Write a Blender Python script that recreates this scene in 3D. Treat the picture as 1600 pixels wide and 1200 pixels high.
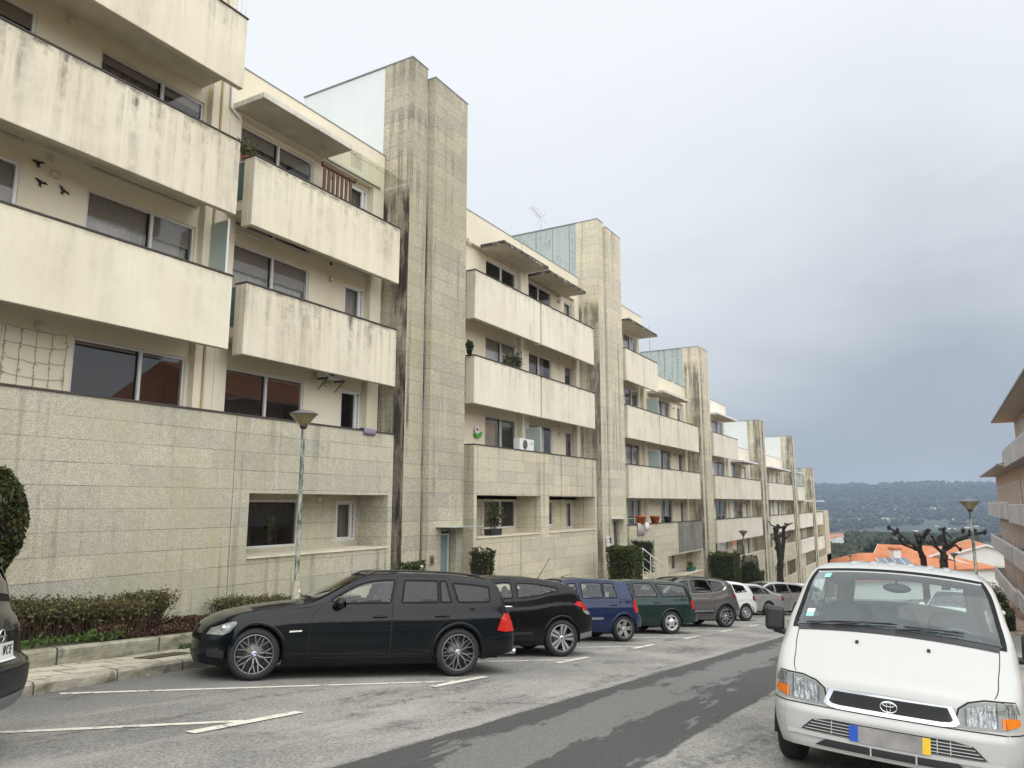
import bpy, bmesh, math, random
from math import sin, cos, pi, radians, sqrt, atan2, hypot
from mathutils import Vector, Matrix
from mathutils.geometry import delaunay_2d_cdt
import numpy as np

for o in list(bpy.data.objects): bpy.data.objects.remove(o)
SC = bpy.context.scene
COL = SC.collection

# ------------------------------------------------------------------ camera
CZ = 1.389                       # eye height above the street under the camera
cd = bpy.data.cameras.new('camera'); cam = bpy.data.objects.new('camera', cd); COL.objects.link(cam)
cd.sensor_width = 36; cd.lens = 36*1150/1600; cd.clip_start = .05; cd.clip_end = 12000
cam.location = (0, 0, CZ)
cam.rotation_euler = (radians(90+9.236), 0, radians(29.9-90))
SC.camera = cam
SC.view_settings.view_transform = 'Standard'; SC.view_settings.look = 'None'
SC.view_settings.exposure = 0.33; SC.view_settings.gamma = 1
SC.render.resolution_x = 1024; SC.render.resolution_y = 768
SC.cycles.volume_bounces = 0; SC.cycles.transparent_max_bounces = 16; SC.cycles.max_bounces = 8
SC.cycles.use_denoising = True

# ------------------------------------------------------------------ node helper
class NT:
    def __init__(s, tree): s.t = tree; s.n = tree.nodes; s.l = tree.links
    def nd(s, ty, ins=None, **kw):
        n = s.n.new('ShaderNode'+ty)
        for k, v in kw.items(): setattr(n, k, v)
        for k, v in (ins or {}).items(): s.put(n.inputs[k], v)
        return n
    def put(s, sock, v):
        if isinstance(v, bpy.types.NodeSocket): s.l.new(v, sock)
        elif isinstance(v, bpy.types.Node): s.l.new(v.outputs[0], sock)
        else:
            if isinstance(v, tuple) and len(v) == 3 and sock.type == 'RGBA': v = v+(1,)
            sock.default_value = v
    def m(s, op, a, b=0, c=None, clamp=False):
        n = s.n.new('ShaderNodeMath'); n.operation = op; n.use_clamp = clamp
        s.put(n.inputs[0], a); s.put(n.inputs[1], b)
        if c is not None: s.put(n.inputs[2], c)
        return n.outputs[0]
    def vm(s, op, a, b=(0, 0, 0)):
        n = s.n.new('ShaderNodeVectorMath'); n.operation = op
        s.put(n.inputs[0], a); s.put(n.inputs[1], b)
        return n.outputs['Value'] if op in ('DOT_PRODUCT', 'LENGTH') else n.outputs[0]
    def mix(s, f, a, b, mode='MIX'):
        n = s.n.new('ShaderNodeMix'); n.data_type = 'RGBA'; n.blend_type = mode
        s.put(n.inputs[0], f); s.put(n.inputs[6], a); s.put(n.inputs[7], b)
        return n.outputs[2]
    def noise(s, vec, scale, detail=3, rough=.55, dist=0, out=0):
        n = s.nd('TexNoise', {'Scale': scale, 'Detail': detail, 'Roughness': rough, 'Distortion': dist})
        if vec is not None: s.put(n.inputs['Vector'], vec)
        return n.outputs[out]
    def rng(s, v, a, b, c=0., d=1.):
        n = s.nd('MapRange', {'Value': v, 'From Min': a, 'From Max': b, 'To Min': c, 'To Max': d}); n.clamp = True
        return n.outputs[0]
    def ramp(s, v, stops, interp='LINEAR'):
        n = s.nd('ValToRGB', {'Fac': v}); r = n.color_ramp; r.interpolation = interp
        while len(r.elements) < len(stops): r.elements.new(.5)
        for e, (p, c) in zip(r.elements, stops): e.position = p; e.color = c+(1,)
        return n.outputs[0]
    def comb(s, x, y, z): return s.nd('CombineXYZ', {'X': x, 'Y': y, 'Z': z}).outputs[0]
    def pos(s):
        g = s.nd('NewGeometry'); x = s.nd('SeparateXYZ', {'Vector': g.outputs['Position']}); s.geo = g
        return g.outputs['Position'], x.outputs[0], x.outputs[1], x.outputs[2]
    def bump(s, h, st, dist=.01):
        return s.nd('Bump', {'Height': h, 'Strength': st, 'Distance': dist}).outputs[0]

# ------------------------------------------------------------------ sky + sun (overcast)
SUN_EL, SUN_AZ = radians(42), radians(-128)     # direction the light comes from (x cos, y sin): behind the camera, street side
w = bpy.data.worlds.new('World'); SC.world = w; w.use_nodes = True
w.node_tree.nodes.clear(); t = NT(w.node_tree)
tc = t.nd('TexCoord').outputs['Generated']
sx = t.nd('SeparateXYZ', {'Vector': tc}); dx, dy, dz = sx.outputs
el = t.m('MAXIMUM', dz, -.05)
warp = t.comb(t.m('MULTIPLY', dx, 1.6), t.m('MULTIPLY', dy, 1.2), t.m('MULTIPLY', dz, 3.6))
n1 = t.noise(warp, 1.3, 5, .55, .5); n2 = t.noise(warp, 4.5, 4, .6, .3)
nn = t.m('ADD', t.m('MULTIPLY', t.m('SUBTRACT', n1, .5), .34), t.m('MULTIPLY', t.m('SUBTRACT', n2, .5), .07))
tt = t.m('ADD', t.m('ADD', el, t.m('MULTIPLY', t.m('ABSOLUTE', dy), .34)), t.m('MULTIPLY', nn, t.rng(el, .02, .25, .4, 1)))
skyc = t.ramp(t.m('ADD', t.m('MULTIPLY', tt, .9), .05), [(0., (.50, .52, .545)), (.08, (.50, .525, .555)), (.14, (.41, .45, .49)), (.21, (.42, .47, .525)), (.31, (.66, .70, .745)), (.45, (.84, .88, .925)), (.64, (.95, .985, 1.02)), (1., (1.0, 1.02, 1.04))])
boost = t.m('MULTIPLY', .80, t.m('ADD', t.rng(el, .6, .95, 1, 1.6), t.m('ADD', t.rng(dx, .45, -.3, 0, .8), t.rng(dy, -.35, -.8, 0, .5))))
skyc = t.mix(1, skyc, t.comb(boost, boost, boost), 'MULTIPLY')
nis = t.nd('TexSky', sky_type='NISHITA', sun_disc=False, sun_elevation=SUN_EL, sun_rotation=radians(90)-SUN_AZ)
nis_c = t.mix(1, nis.outputs[0], (.1, .1, .1), 'MULTIPLY')
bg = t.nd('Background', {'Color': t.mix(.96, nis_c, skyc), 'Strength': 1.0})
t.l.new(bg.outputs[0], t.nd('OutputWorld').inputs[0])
ld = bpy.data.lights.new('sun', 'SUN'); lo = bpy.data.objects.new('sun', ld); COL.objects.link(lo)
ld.energy = 1.5; ld.angle = radians(125); ld.color = (1, .955, .88)
lo.rotation_euler = Vector((cos(SUN_AZ)*cos(SUN_EL), sin(SUN_AZ)*cos(SUN_EL), sin(SUN_EL))).to_track_quat('Z', 'Y').to_euler()

# ------------------------------------------------------------------ ground model
def gz(x, y):
    """street surface: falls 9.6 % along the facade, crowned, lower on the right-hand side"""
    xx = x if x < 95 else 95+(x-95)*.55
    z = -.0957*xx - .0249*max(-40, min(y, 14))
    if y < 2.1: z -= .07*min(2.1-y, 9)
    return z

# ------------------------------------------------------------------ object helpers
def tag(o, label=None, cat=None, group=None, kind=None):
    for k, v in (('label', label), ('category', cat), ('group', group), ('kind', kind)):
        if v: o[k] = v
    return o
def empty(name, loc=(0, 0, 0), rz=0, label=None, cat=None, group=None):
    o = bpy.data.objects.new(name, None); COL.objects.link(o); o.empty_display_size = .3
    o.location = loc; o.rotation_euler = (0, 0, rz)
    return tag(o, label, cat, group)
class MB:
    def __init__(s): s.v = []; s.f = []; s.mi = []; s.sm = []
    def add(s, vs, fs, mi=0, sm=False, M=None):
        b = len(s.v)
        s.v += [tuple(M @ Vector(v)) for v in vs] if M is not None else [tuple(v) for v in vs]
        for f in fs: s.f.append(tuple(b+i for i in f)); s.mi.append(mi); s.sm.append(sm)
        return s
    def box(s, x0, x1, y0, y1, z0, z1, mi=0, M=None):
        v = [(x, y, z) for z in (z0, z1) for y in (y0, y1) for x in (x0, x1)]
        return s.add(v, [(0, 2, 3, 1), (4, 5, 7, 6), (0, 1, 5, 4), (2, 6, 7, 3), (0, 4, 6, 2), (1, 3, 7, 5)], mi, False, M)
    def quad(s, a, b, c, d, mi=0): return s.add([a, b, c, d], [(0, 1, 2, 3)], mi)
    def prism(s, poly, axis, a, b, mi=0, M=None, sm=False):
        """polygon in the two other axes, extruded from a to b along axis"""
        n = len(poly)
        def P(p, t): return {'x': (t, p[0], p[1]), 'y': (p[0], t, p[1]), 'z': (p[0], p[1], t)}[axis]
        v = [P(p, a) for p in poly]+[P(p, b) for p in poly]
        s.add(v, [tuple(range(n))[::-1], tuple(range(n, 2*n))], mi, False, M)
        return s.add(v, [(i, (i+1) % n, n+(i+1) % n, n+i) for i in range(n)], mi, sm, M)
    def tube(s, pts, r, n=8, mi=0, cap=True, M=None, sm=True):
        pts = [Vector(p) for p in pts]; rs = r if isinstance(r, (list, tuple)) else [r]*len(pts)
        V = []; up = None
        for i, p in enumerate(pts):
            d = (pts[min(i+1, len(pts)-1)]-pts[max(i-1, 0)]).normalized()
            if up is None: up = Vector((0, 0, 1)) if abs(d.z) < .9 else Vector((1, 0, 0))
            a = d.cross(up).normalized(); b = a.cross(d); up = b
            for k in range(n):
                t = 2*pi*k/n; V.append(p+(a*cos(t)+b*sin(t))*rs[i])
        F = [(i*n+k, i*n+(k+1) % n, (i+1)*n+(k+1) % n, (i+1)*n+k) for i in range(len(pts)-1) for k in range(n)]
        s.add(V, F, mi, sm, M)
        if cap:
            s.add(V[:n], [tuple(range(n))[::-1]], mi, False, M); s.add(V[-n:], [tuple(range(n))], mi, False, M)
        return s
    def lathe(s, prof, n=24, mi=0, M=None, sm=True, axis='z'):
        """profile of (radius, height)"""
        V = []
        for r, h in prof:
            for k in range(n):
                t = 2*pi*k/n
                V.append((r*cos(t), r*sin(t), h) if axis == 'z' else (r*cos(t), h, r*sin(t)))
        F = [(i*n+k, i*n+(k+1) % n, (i+1)*n+(k+1) % n, (i+1)*n+k) for i in range(len(prof)-1) for k in range(n)]
        return s.add(V, F, mi, sm, M)
    def ball(s, c, r, n=10, mi=0, M=None, jit=0, rnd=None):
        rr = r if isinstance(r, (tuple, list)) else (r, r, r); V = []; m = max(5, n//2+1)
        for i in range(m+1):
            for k in range(n):
                a = pi*i/m; b = 2*pi*k/n; q = 1+(rnd.uniform(-jit, jit) if rnd else 0)
                V.append((c[0]+rr[0]*sin(a)*cos(b)*q, c[1]+rr[1]*sin(a)*sin(b)*q, c[2]+rr[2]*cos(a)*q))
        return s.add(V, [(i*n+k, (i+1)*n+k, (i+1)*n+(k+1) % n, i*n+(k+1) % n) for i in range(m) for k in range(n)], mi, True, M)
    def build(s, name, mats, parent=None, bevel=0, normals=None):
        me = bpy.data.meshes.new(name); me.from_pydata(s.v, [], s.f)
        for m_ in (mats if isinstance(mats, (list, tuple)) else [mats]): me.materials.append(m_)
        me.polygons.foreach_set('material_index', s.mi); me.polygons.foreach_set('use_smooth', s.sm)
        me.update()
        if normals is not None: me.normals_split_custom_set_from_vertices(normals)
        o = bpy.data.objects.new(name, me); COL.objects.link(o)
        if parent is not None: o.parent = parent
        if bevel:
            bv = o.modifiers.new('bevel', 'BEVEL'); bv.width = bevel; bv.segments = 2; bv.limit_method = 'ANGLE'
        return o
def copy_tree(o, parent=None):
    c = o.copy(); COL.objects.link(c); c.parent = parent
    for ch in list(o.children): copy_tree(ch, c)
    return c
def text_mesh(txt, size, mat, name, parent, M, extrude=.002, align='CENTER'):
    cu = bpy.data.curves.new(name, 'FONT'); cu.body = txt; cu.size = size; cu.extrude = extrude; cu.align_x = align; cu.align_y = 'CENTER'
    tmp = bpy.data.objects.new(name, cu); COL.objects.link(tmp)
    dg = bpy.context.evaluated_depsgraph_get(); me = bpy.data.meshes.new_from_object(tmp.evaluated_get(dg))
    bpy.data.objects.remove(tmp); me.transform(M); me.materials.clear(); me.materials.append(mat)
    o = bpy.data.objects.new(name, me); COL.objects.link(o); o.parent = parent
    return o
# ------------------------------------------------------------------ materials
MATS = {}
def new_mat(name):
    m_ = bpy.data.materials.new(name); m_.use_nodes = True; m_.node_tree.nodes.clear(); MATS[name] = m_
    t = NT(m_.node_tree); return m_, t
def out(t, sh): t.put(t.nd('OutputMaterial').inputs[0], sh)
def pbr(t, col, rough=.6, normal=None, **kw):
    ins = {'Base Color': col, 'Roughness': rough}
    if normal is not None: ins['Normal'] = normal
    ins.update(kw)
    b = t.nd('BsdfPrincipled', ins); return b.outputs[0]
def simple(name, col, rough=.6, var=.12, scale=6, **kw):
    m_, t = new_mat(name); p = t.nd('TexCoord').outputs['Object']
    n = t.noise(p, scale, 4, .6)
    c = t.mix(1, col, t.ramp(n, [(.25, (1-var,)*3), (.75, (1+var*.6,)*3)]), 'MULTIPLY')
    out(t, pbr(t, c, rough, **kw)); return m_

def streaks(t, u, z, fu, fz, lo, hi, detail=4, seed=0.):
    return t.rng(t.noise(t.comb(t.m('MULTIPLY', u, fu), seed, t.m('MULTIPLY', z, fz)), 1, detail, .6), lo, hi)
STOREY = 2.8375; PTOP = 6.0*1.25+CZ     # parapet tops repeat every storey
def facade(name, base, dirt, tile=0., grime=.5, top=.8, speck=0., warm=(.60, .52, .36)):
    """painted / tiled parapet and wall paint: run-off streaks below each coping, fine tile relief, patchy weathering"""
    m_, t = new_mat(name); P, x, y, z = t.pos(); u = t.m('ADD', x, y)
    big = t.rng(t.noise(P, .55, 4, .6), .35, .7)
    c = t.mix(t.m('MULTIPLY', big, .35), base, warm)
    d = t.m('FRACT', t.m('DIVIDE', t.m('SUBTRACT', PTOP+.02, z), STOREY))        # 0 at a coping
    s1 = t.m('MULTIPLY', streaks(t, u, z, 1.5, .16, .46, .72, 5), t.rng(t.noise(P, 5., 5, .75), .30, .62, .35, 1)); s2 = t.m('MULTIPLY', streaks(t, u, z, 4.5, .22, .46, .74, 5, 4.), t.rng(t.noise(P, 3.4, 5, .7), .36, .62)); s3 = streaks(t, u, z, 24, .3, .5, .75, 3, 8.)
    fall = t.m('POWER', t.rng(d, 0, .42, 1, 0), 1.3); patch_ = t.rng(t.noise(P, .55, 4, .6), .40, .60)
    a = t.m('ADD', t.m('MULTIPLY', t.m('MULTIPLY', s1, patch_), .50), t.m('MULTIPLY', t.m('MULTIPLY', s2, t.m('ADD', fall, .25)), top*.95))
    a = t.m('ADD', a, t.m('MULTIPLY', t.m('MULTIPLY', s3, t.m('MULTIPLY', s1, patch_)), .35)); a = t.m('MULTIPLY', a, grime, clamp=True)
    edge = t.m('MULTIPLY', t.rng(d, .0, .05, 1, 0), t.rng(t.noise(P, 2.6, 5, .7), .44, .58)); a = t.m('MAXIMUM', a, t.m('MULTIPLY', edge, min(1, grime*1.15)))
    c = t.mix(a, c, dirt); dirtm = t.m('MULTIPLY', s1, patch_)
    h = t.noise(P, 90, 2)
    if tile:
        cell = t.comb(t.m('SINE', t.m('MULTIPLY', u, 2*pi/tile)), 0, 0)
        cu = t.m('ABSOLUTE', t.m('SUBTRACT', t.m('FRACT', t.m('DIVIDE', u, tile)), .5))
        rowi = t.m('FLOOR', t.m('DIVIDE', z, tile)); off = t.m('MULTIPLY', t.m('MODULO', t.m('ABSOLUTE', rowi), 2), .5)
        cu = t.m('ABSOLUTE', t.m('SUBTRACT', t.m('FRACT', t.m('ADD', t.m('DIVIDE', u, tile), off)), .5))
        cv = t.m('ABSOLUTE', t.m('SUBTRACT', t.m('FRACT', t.m('DIVIDE', z, tile)), .5))
        g = t.m('MAXIMUM', t.rng(cu, .36, .48), t.rng(cv, .36, .48))
        gv = t.m('ADD', t.m('MULTIPLY', dirtm, .45), t.rng(t.noise(P, .7, 3), .38, .62, .03, .28))
        c = t.mix(t.m('MULTIPLY', g, gv), c, (base[0]*.42, base[1]*.41, base[2]*.40))
    out(t, pbr(t, c, .75, t.bump(h, .12, .004), **{'Specular IOR Level': .3})); return m_

def stone(name, base, alg, side=False, algae=.5, black=.4, course=.385, z0=1.47*1.25+CZ):
    m_, t = new_mat(name); P, x, y, z = t.pos(); u = t.m('ADD', x, y)
    sp = t.noise(P, 42, 2, .7); sp2 = t.noise(P, 13, 2, .6)
    c = t.mix(1, base, t.ramp(sp, [(.33, (.52, .51, .50)), (.5, (.96, .96, .95)), (.64, (1.18, 1.17, 1.15))]), 'MULTIPLY')
    c = t.mix(1, c, t.ramp(sp2, [(.3, (.86,)*3), (.7, (1.08,)*3)]), 'MULTIPLY')
    v = t.m('DIVIDE', t.m('SUBTRACT', z0, z), course)
    row = t.m('FLOOR', v); slab = t.m('ADD', t.m('DIVIDE', u, 1.37), t.m('MULTIPLY', t.m('MODULO', t.m('ABSOLUTE', row), 3), .37))
    idn = t.nd('TexWhiteNoise', {'Vector': t.comb(t.m('FLOOR', slab), row, 0)}, noise_dimensions='3D').outputs[0]
    c = t.mix(.55, c, t.mix(1, c, t.ramp(idn, [(0., (.76, .76, .80)), (1., (1.15, 1.12, 1.0))]), 'MULTIPLY'))
    jh = t.rng(t.m('ABSOLUTE', t.m('SUBTRACT', t.m('FRACT', t.m('ADD', v, .5)), .5)), .010, .030, 1, 0)
    jv = t.rng(t.m('ABSOLUTE', t.m('SUBTRACT', t.m('FRACT', slab), .5)), .4935, .498, 0, 1)
    jm = t.m('MAXIMUM', t.m('MULTIPLY', jh, t.rng(t.noise(P, 1.1, 3), .3, .65, .25, 1)), t.m('MULTIPLY', jv, .3))
    g1 = t.rng(t.noise(P, .45, 5, .62), .42, .66); g2 = streaks(t, u, z, 3.2, .22, .45, .7, 4, 9.)
    c = t.mix(t.m('MULTIPLY', t.m('ADD', t.m('MULTIPLY', g1, .6), t.m('MULTIPLY', g2, .5)), algae, clamp=True), c, alg)
    wht = t.m('MULTIPLY', streaks(t, u, z, 4.5, .16, .6, .72, 3, 21.), t.rng(t.noise(P, .8, 3), .45, .6)); c = t.mix(t.m('MULTIPLY', wht, .5), c, (.68, .66, .58))
    b1 = streaks(t, u, z, 3.6, .10, .52, .68, 5, 2.); b2 = streaks(t, u, z, 14, .35, .45, .72, 4, 5.)
    bl = t.m('MULTIPLY', t.m('ADD', t.m('MULTIPLY', b1, .8), t.m('MULTIPLY', t.m('MULTIPLY', b2, b1), .6)), t.rng(t.noise(P, .33, 4), .40, .54))
    if side:     # shaft flanks facing uphill carry the heavy black run-off
        nx = t.nd('SeparateXYZ', {'Vector': t.geo.outputs['Normal']}).outputs[0]
        zz_ = t.m('ADD', z, t.m('MULTIPLY', t.noise(t.comb(t.m('MULTIPLY', y, 6), 1., 0), 1, 4, .7), 1.6)); fl = t.m('MULTIPLY', t.rng(nx, -.6, -.9), t.rng(zz_, 11.2, 10.7)); fl = t.m('MULTIPLY', fl, t.rng(t.m('ADD', t.noise(t.comb(t.m('MULTIPLY', y, 5.), 3., t.m('MULTIPLY', z, .22)), 1, 5, .65), t.rng(y, 13.4, 12.4, -.08, .14)), .40, .60))
        fl = t.m('MULTIPLY', fl, t.rng(y, 12.30, 12.42)); fl = t.m('MULTIPLY', fl, t.rng(t.noise(t.comb(t.m('MULTIPLY', y, 11.), 7., t.m('MULTIPLY', z, .9)), 1, 5, .7), .30, .58, .25, 1)); fl = t.m('MULTIPLY', fl, t.rng(t.noise(t.comb(t.m('MULTIPLY', x, .5), t.m('MULTIPLY', y, 2.), t.m('MULTIPLY', z, .55)), 1, 5, .65), .36, .58, .12, 1)); bl = t.m('MAXIMUM', bl, t.m('MULTIPLY', fl, 1.55), clamp=True)
    c = t.mix(t.m('MULTIPLY', bl, black, clamp=True), c, (.055, .047, .038))
    c = t.mix(t.m('MULTIPLY', jm, .62), c, (.10, .092, .07))
    h = t.m('SUBTRACT', t.m('ADD', t.m('MULTIPLY', sp, .5), sp2), t.m('MULTIPLY', jm, 3))
    out(t, pbr(t, c, .85, t.bump(h, .25, .006), **{'Specular IOR Level': .25})); return m_

stone('granite', (.53, .50, .415), (.38, .37, .215), algae=.66, black=.7)
stone('granite_pale', (.62, .575, .465), (.48, .45, .26), algae=.45, black=.8)
stone('granite_shaft', (.475, .44, .36), (.345, .33, .185), True, algae=.62, black=1.)
stone('granite_shaft_pale', (.64, .595, .485), (.46, .44, .26), True, algae=.42, black=.75)
stone('granite_black', (.30, .29, .26), (.08, .08, .075), algae=1., black=.95)
facade('parapet_tile', (.75, .695, .545), (.13, .115, .085), .05, .80, 1.0)
facade('parapet_tile_clean', (.75, .70, .55), (.16, .14, .11), .05, .42, .7)
facade('parapet_tile_dirty', (.71, .655, .515), (.10, .09, .07), .05, 1.05, 1.3)
facade('parapet_paint', (.74, .695, .57), (.15, .135, .105), 0, .72, 1.0)
facade('parapet_paint_pale', (.74, .71, .615), (.15, .14, .12), 0, .75, .9)
facade('wall_paint', (.76, .705, .555), (.30, .26, .18), 0, .32, .35)
facade('wall_paint_pale', (.79, .745, .63), (.30, .27, .2), 0, .35, .35)

def concrete(name, base, black=.9, lo=.5, hi=.62, fine=9.):
    m_, t = new_mat(name); P, x, y, z = t.pos()
    n = t.rng(t.noise(P, fine, 5, .7), lo, hi); n2 = t.noise(P, 2.2, 4)
    c = t.mix(1, base, t.ramp(n2, [(.3, (.85,)*3), (.7, (1.1,)*3)]), 'MULTIPLY')
    c = t.mix(t.m('MULTIPLY', n, black), c, (.035, .033, .028))
    out(t, pbr(t, c, .9, t.bump(n2, .2))); return m_
concrete('canopy_soffit', (.60, .55, .43), .8, .66, .7, 4.)
concrete('canopy_edge', (.62, .60, .52), .6, .55, .72, 12)
concrete('canopy_lichen', (.40, .375, .30), .97, .40, .48, 7)
concrete('coping', (.065, .055, .05), .5)
for nm_, bc_ in (('kerb_stone', (.42, .385, .31)), ('planter_curb', (.36, .34, .255))):
    m_, t = new_mat(nm_); P, x, y, z = t.pos(); n = t.noise(P, 4, 6, .72); f = t.m('ABSOLUTE', t.m('SUBTRACT', t.m('FRACT', t.m('DIVIDE', x, 1.18 if nm_ == 'kerb_stone' else 1.9)), .5))
    mo = t.rng(t.noise(t.comb(t.m('MULTIPLY', x, 1.6), t.m('MULTIPLY', y, 1.6), t.m('MULTIPLY', z, 9)), 1, 5, .7), .42, .66)
    c = t.mix(1, bc_, t.ramp(n, [(.3, (.62,)*3), (.6, (1.1,)*3)]), 'MULTIPLY'); c = t.mix(t.m('MULTIPLY', mo, .75), c, (.085, .085, .045)); c = t.mix(t.rng(t.noise(P, 2.2, 4), .58, .66, 0, .6), c, (.06, .055, .045)); c = t.mix(t.rng(f, .488, .494, 0, .9), c, (.03, .028, .024)); out(t, pbr(t, c, .9, t.bump(n, .4)))
concrete('balcony_slab', (.66, .60, .46), .3, .6, .8, 3)

m_, t = new_mat('white_render'); P, x, y, z = t.pos()
s_ = streaks(t, t.m('ADD', x, y), z, 1.1, .35, .45, .75); out(t, pbr(t, t.mix(t.m('MULTIPLY', s_, .35), (.64, .67, .66), (.50, .54, .52)), .8))
m_, t = new_mat('grey_sheet'); P, x, y, z = t.pos()
s_ = streaks(t, y, z, 6, .5, .42, .66); n = t.rng(t.noise(P, 7, 5, .7), .4, .65)
seam = t.rng(t.m('ABSOLUTE', t.m('SUBTRACT', t.m('FRACT', t.m('DIVIDE', y, .86)), .5)), .475, .49)
c = t.mix(t.m('MULTIPLY', t.m('MULTIPLY', s_, n), .9), (.36, .41, .40), (.14, .155, .15)); c = t.mix(t.m('MULTIPLY', seam, .8), c, (.07, .08, .08))
out(t, pbr(t, c, .55))
simple('alu_frame', (.62, .61, .60), .4, .1, 3)
simple('white_frame', (.74, .74, .75), .35, .06, 3)
simple('flashing', (.22, .23, .24), .5, .2)
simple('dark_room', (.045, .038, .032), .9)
simple('roller_shutter', (.30, .265, .22), .6)
simple('pipe_grey', (.42, .40, .37), .5)
simple('pipe_dark', (.09, .09, .09), .5)
simple('pipe_ochre', (.45, .35, .18), .6)
simple('lamp_plastic', (.62, .56, .45), .4)
simple('vent_dark', (.03, .027, .022), .8)
m_, t = new_mat('curtain'); P, x, y, z = t.pos(); out(t, pbr(t, t.mix(t.noise(t.comb(t.m('MULTIPLY', x, 14), 0, t.m('MULTIPLY', z, .3)), 1, 2), (.40, .375, .34), (.58, .55, .50)), .9))
m_, t = new_mat('curtain_dark'); P, x, y, z = t.pos(); out(t, pbr(t, t.mix(t.noise(t.comb(t.m('MULTIPLY', x, 14), 0, t.m('MULTIPLY', z, .3)), 1, 2), (.16, .125, .10), (.27, .22, .18)), .9))

simple('curtain_white', (.66, .65, .62), .9, .25, 9)
def glass(name, tint, refl=1., rough=.01, body=None, bodyf=0.):
    """thin glazing: tinted see-through with a Fresnel reflection"""
    m_, t = new_mat(name)
    ge = t.nd('NewGeometry'); cs = t.m('ABSOLUTE', t.vm('DOT_PRODUCT', ge.outputs['Normal'], ge.outputs['Incoming']))
    fr = t.m('ADD', .042, t.m('MULTIPLY', t.m('POWER', t.m('SUBTRACT', 1, cs), 5), .958)); fr = t.m('MULTIPLY', fr, refl, clamp=True)
    a = t.nd('BsdfTransparent', {'Color': tint}).outputs[0]
    if body:
        mx = t.nd('MixShader', {0: bodyf}); t.put(mx.inputs[1], a); t.put(mx.inputs[2], t.nd('BsdfDiffuse', {'Color': body}).outputs[0]); a = mx.outputs[0]
    g = t.nd('BsdfGlossy', {'Color': (1, 1, 1), 'Roughness': rough}).outputs[0]
    mx = t.nd('MixShader', {0: fr}); t.put(mx.inputs[1], a); t.put(mx.inputs[2], g); out(t, mx.outputs[0]); return m_
glass('window_glass', (.80, .80, .80), 1.4)
glass('car_glass', (.84, .90, .88), 1.15)
glass('car_glass_dark', (.10, .11, .125), 1.05)
glass('windscreen_glass', (.70, .82, .82), 1.6, .02, (.36, .44, .45), .08)
glass('frosted_glass', (.55, .62, .60), 1.2, .25, (.50, .58, .55), .72)
glass('green_glass', (.18, .26, .26), 1.3, .15, (.10, .17, .17), .7)
glass('door_glass', (.30, .40, .40), 1.2, .1, (.26, .37, .37), .75)
glass('clear_sheet', (.88, .90, .86), 1.5)
glass('lamp_bowl', (.80, .74, .50), 1.3, .2, (.27, .225, .115), .8)
glass('headlight_glass', (.85, .87, .88), 1.8)

# ground
m_, t = new_mat('asphalt'); P, x, y, z = t.pos()
ag = t.noise(P, 38, 2, .75); md = t.noise(P, 9, 4, .6); lg = t.noise(P, .55, 5, .6)
lt = t.mix(1, (.25, .243, .225), t.ramp(ag, [(.3, (.5,)*3), (.5, (1.,)*3), (.68, (1.45,)*3)]), 'MULTIPLY')
lt = t.mix(1, lt, t.ramp(lg, [(.3, (.66,)*3), (.7, (1.2, 1.19, 1.15))]), 'MULTIPLY')
wv = t.comb(t.m('MULTIPLY', x, .5), t.m('MULTIPLY', y, 1.5), 0)
damp = t.m('MULTIPLY', t.rng(t.noise(wv, .9, 6, .7, .4), .52, .62), t.rng(md, .38, .55)); lt = t.mix(t.m('MULTIPLY', damp, .72), lt, (.075, .073, .068))
pale = t.rng(t.noise(t.comb(t.m('MULTIPLY', x, .33), t.m('MULTIPLY', y, 1.1), 5), 1., 5, .68, .3), .56, .62); lt = t.mix(t.m('MULTIPLY', pale, .4), lt, (.36, .345, .315))
bay = t.m('MULTIPLY', t.rng(y, 6.6, 8.2), t.rng(lg, .36, .5)); lt = t.mix(t.m('MULTIPLY', bay, .62), lt, (.085, .085, .083))
# resurfaced strip down the middle of the carriageway, worn through in streaks
eN = t.m('MULTIPLY', t.m('SUBTRACT', t.noise(t.comb(t.m('MULTIPLY', x, .9), 0, 0), 1, 5, .7), .5), .22)
band = t.m('MULTIPLY', t.rng(t.m('ADD', y, eN), 2.13, 2.16), t.rng(t.m('ADD', y, t.m('MULTIPLY', eN, .7)), 4.03, 4.0))
dk = t.mix(1, (.062, .060, .058), t.ramp(ag, [(.3, (.7,)*3), (.7, (1.3,)*3)]), 'MULTIPLY')
skew = t.m('ADD', t.m('ADD', y, t.m('MULTIPLY', t.m('SUBTRACT', t.noise(t.comb(t.m('MULTIPLY', x, .35), t.m('MULTIPLY', y, 1.2), 1), 1, 6, .72, .25), .5), 1.9)), t.m('MULTIPLY', t.m('SUBTRACT', t.noise(t.comb(t.m('MULTIPLY', x, 2.), t.m('MULTIPLY', y, 9), 1), 1, 5, .7), .5), .5))
worn = t.m('MULTIPLY', t.rng(skew, 2.98, 3.03), t.rng(skew, 3.62, 3.56))
w2 = t.rng(t.noise(t.comb(t.m('MULTIPLY', x, .42), t.m('MULTIPLY', y, 2.1), 8), 1., 6, .7, .2), .60, .615); worn = t.m('MAXIMUM', worn, w2)
dk = t.mix(t.m('MULTIPLY', worn, .8), dk, t.mix(1, (.165, .16, .153), t.ramp(ag, [(.3, (.7,)*3), (.7, (1.3,)*3)]), 'MULTIPLY'))
c = t.mix(band, lt, dk)
seamd = t.m('ABSOLUTE', t.m('SUBTRACT', t.m('ADD', y, t.m('MULTIPLY', eN, 1.2)), 4.12)); seamm = t.m('MULTIPLY', t.rng(seamd, .02, .07, 1, 0), .55); c = t.mix(seamm, c, (.29, .28, .26))
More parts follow.
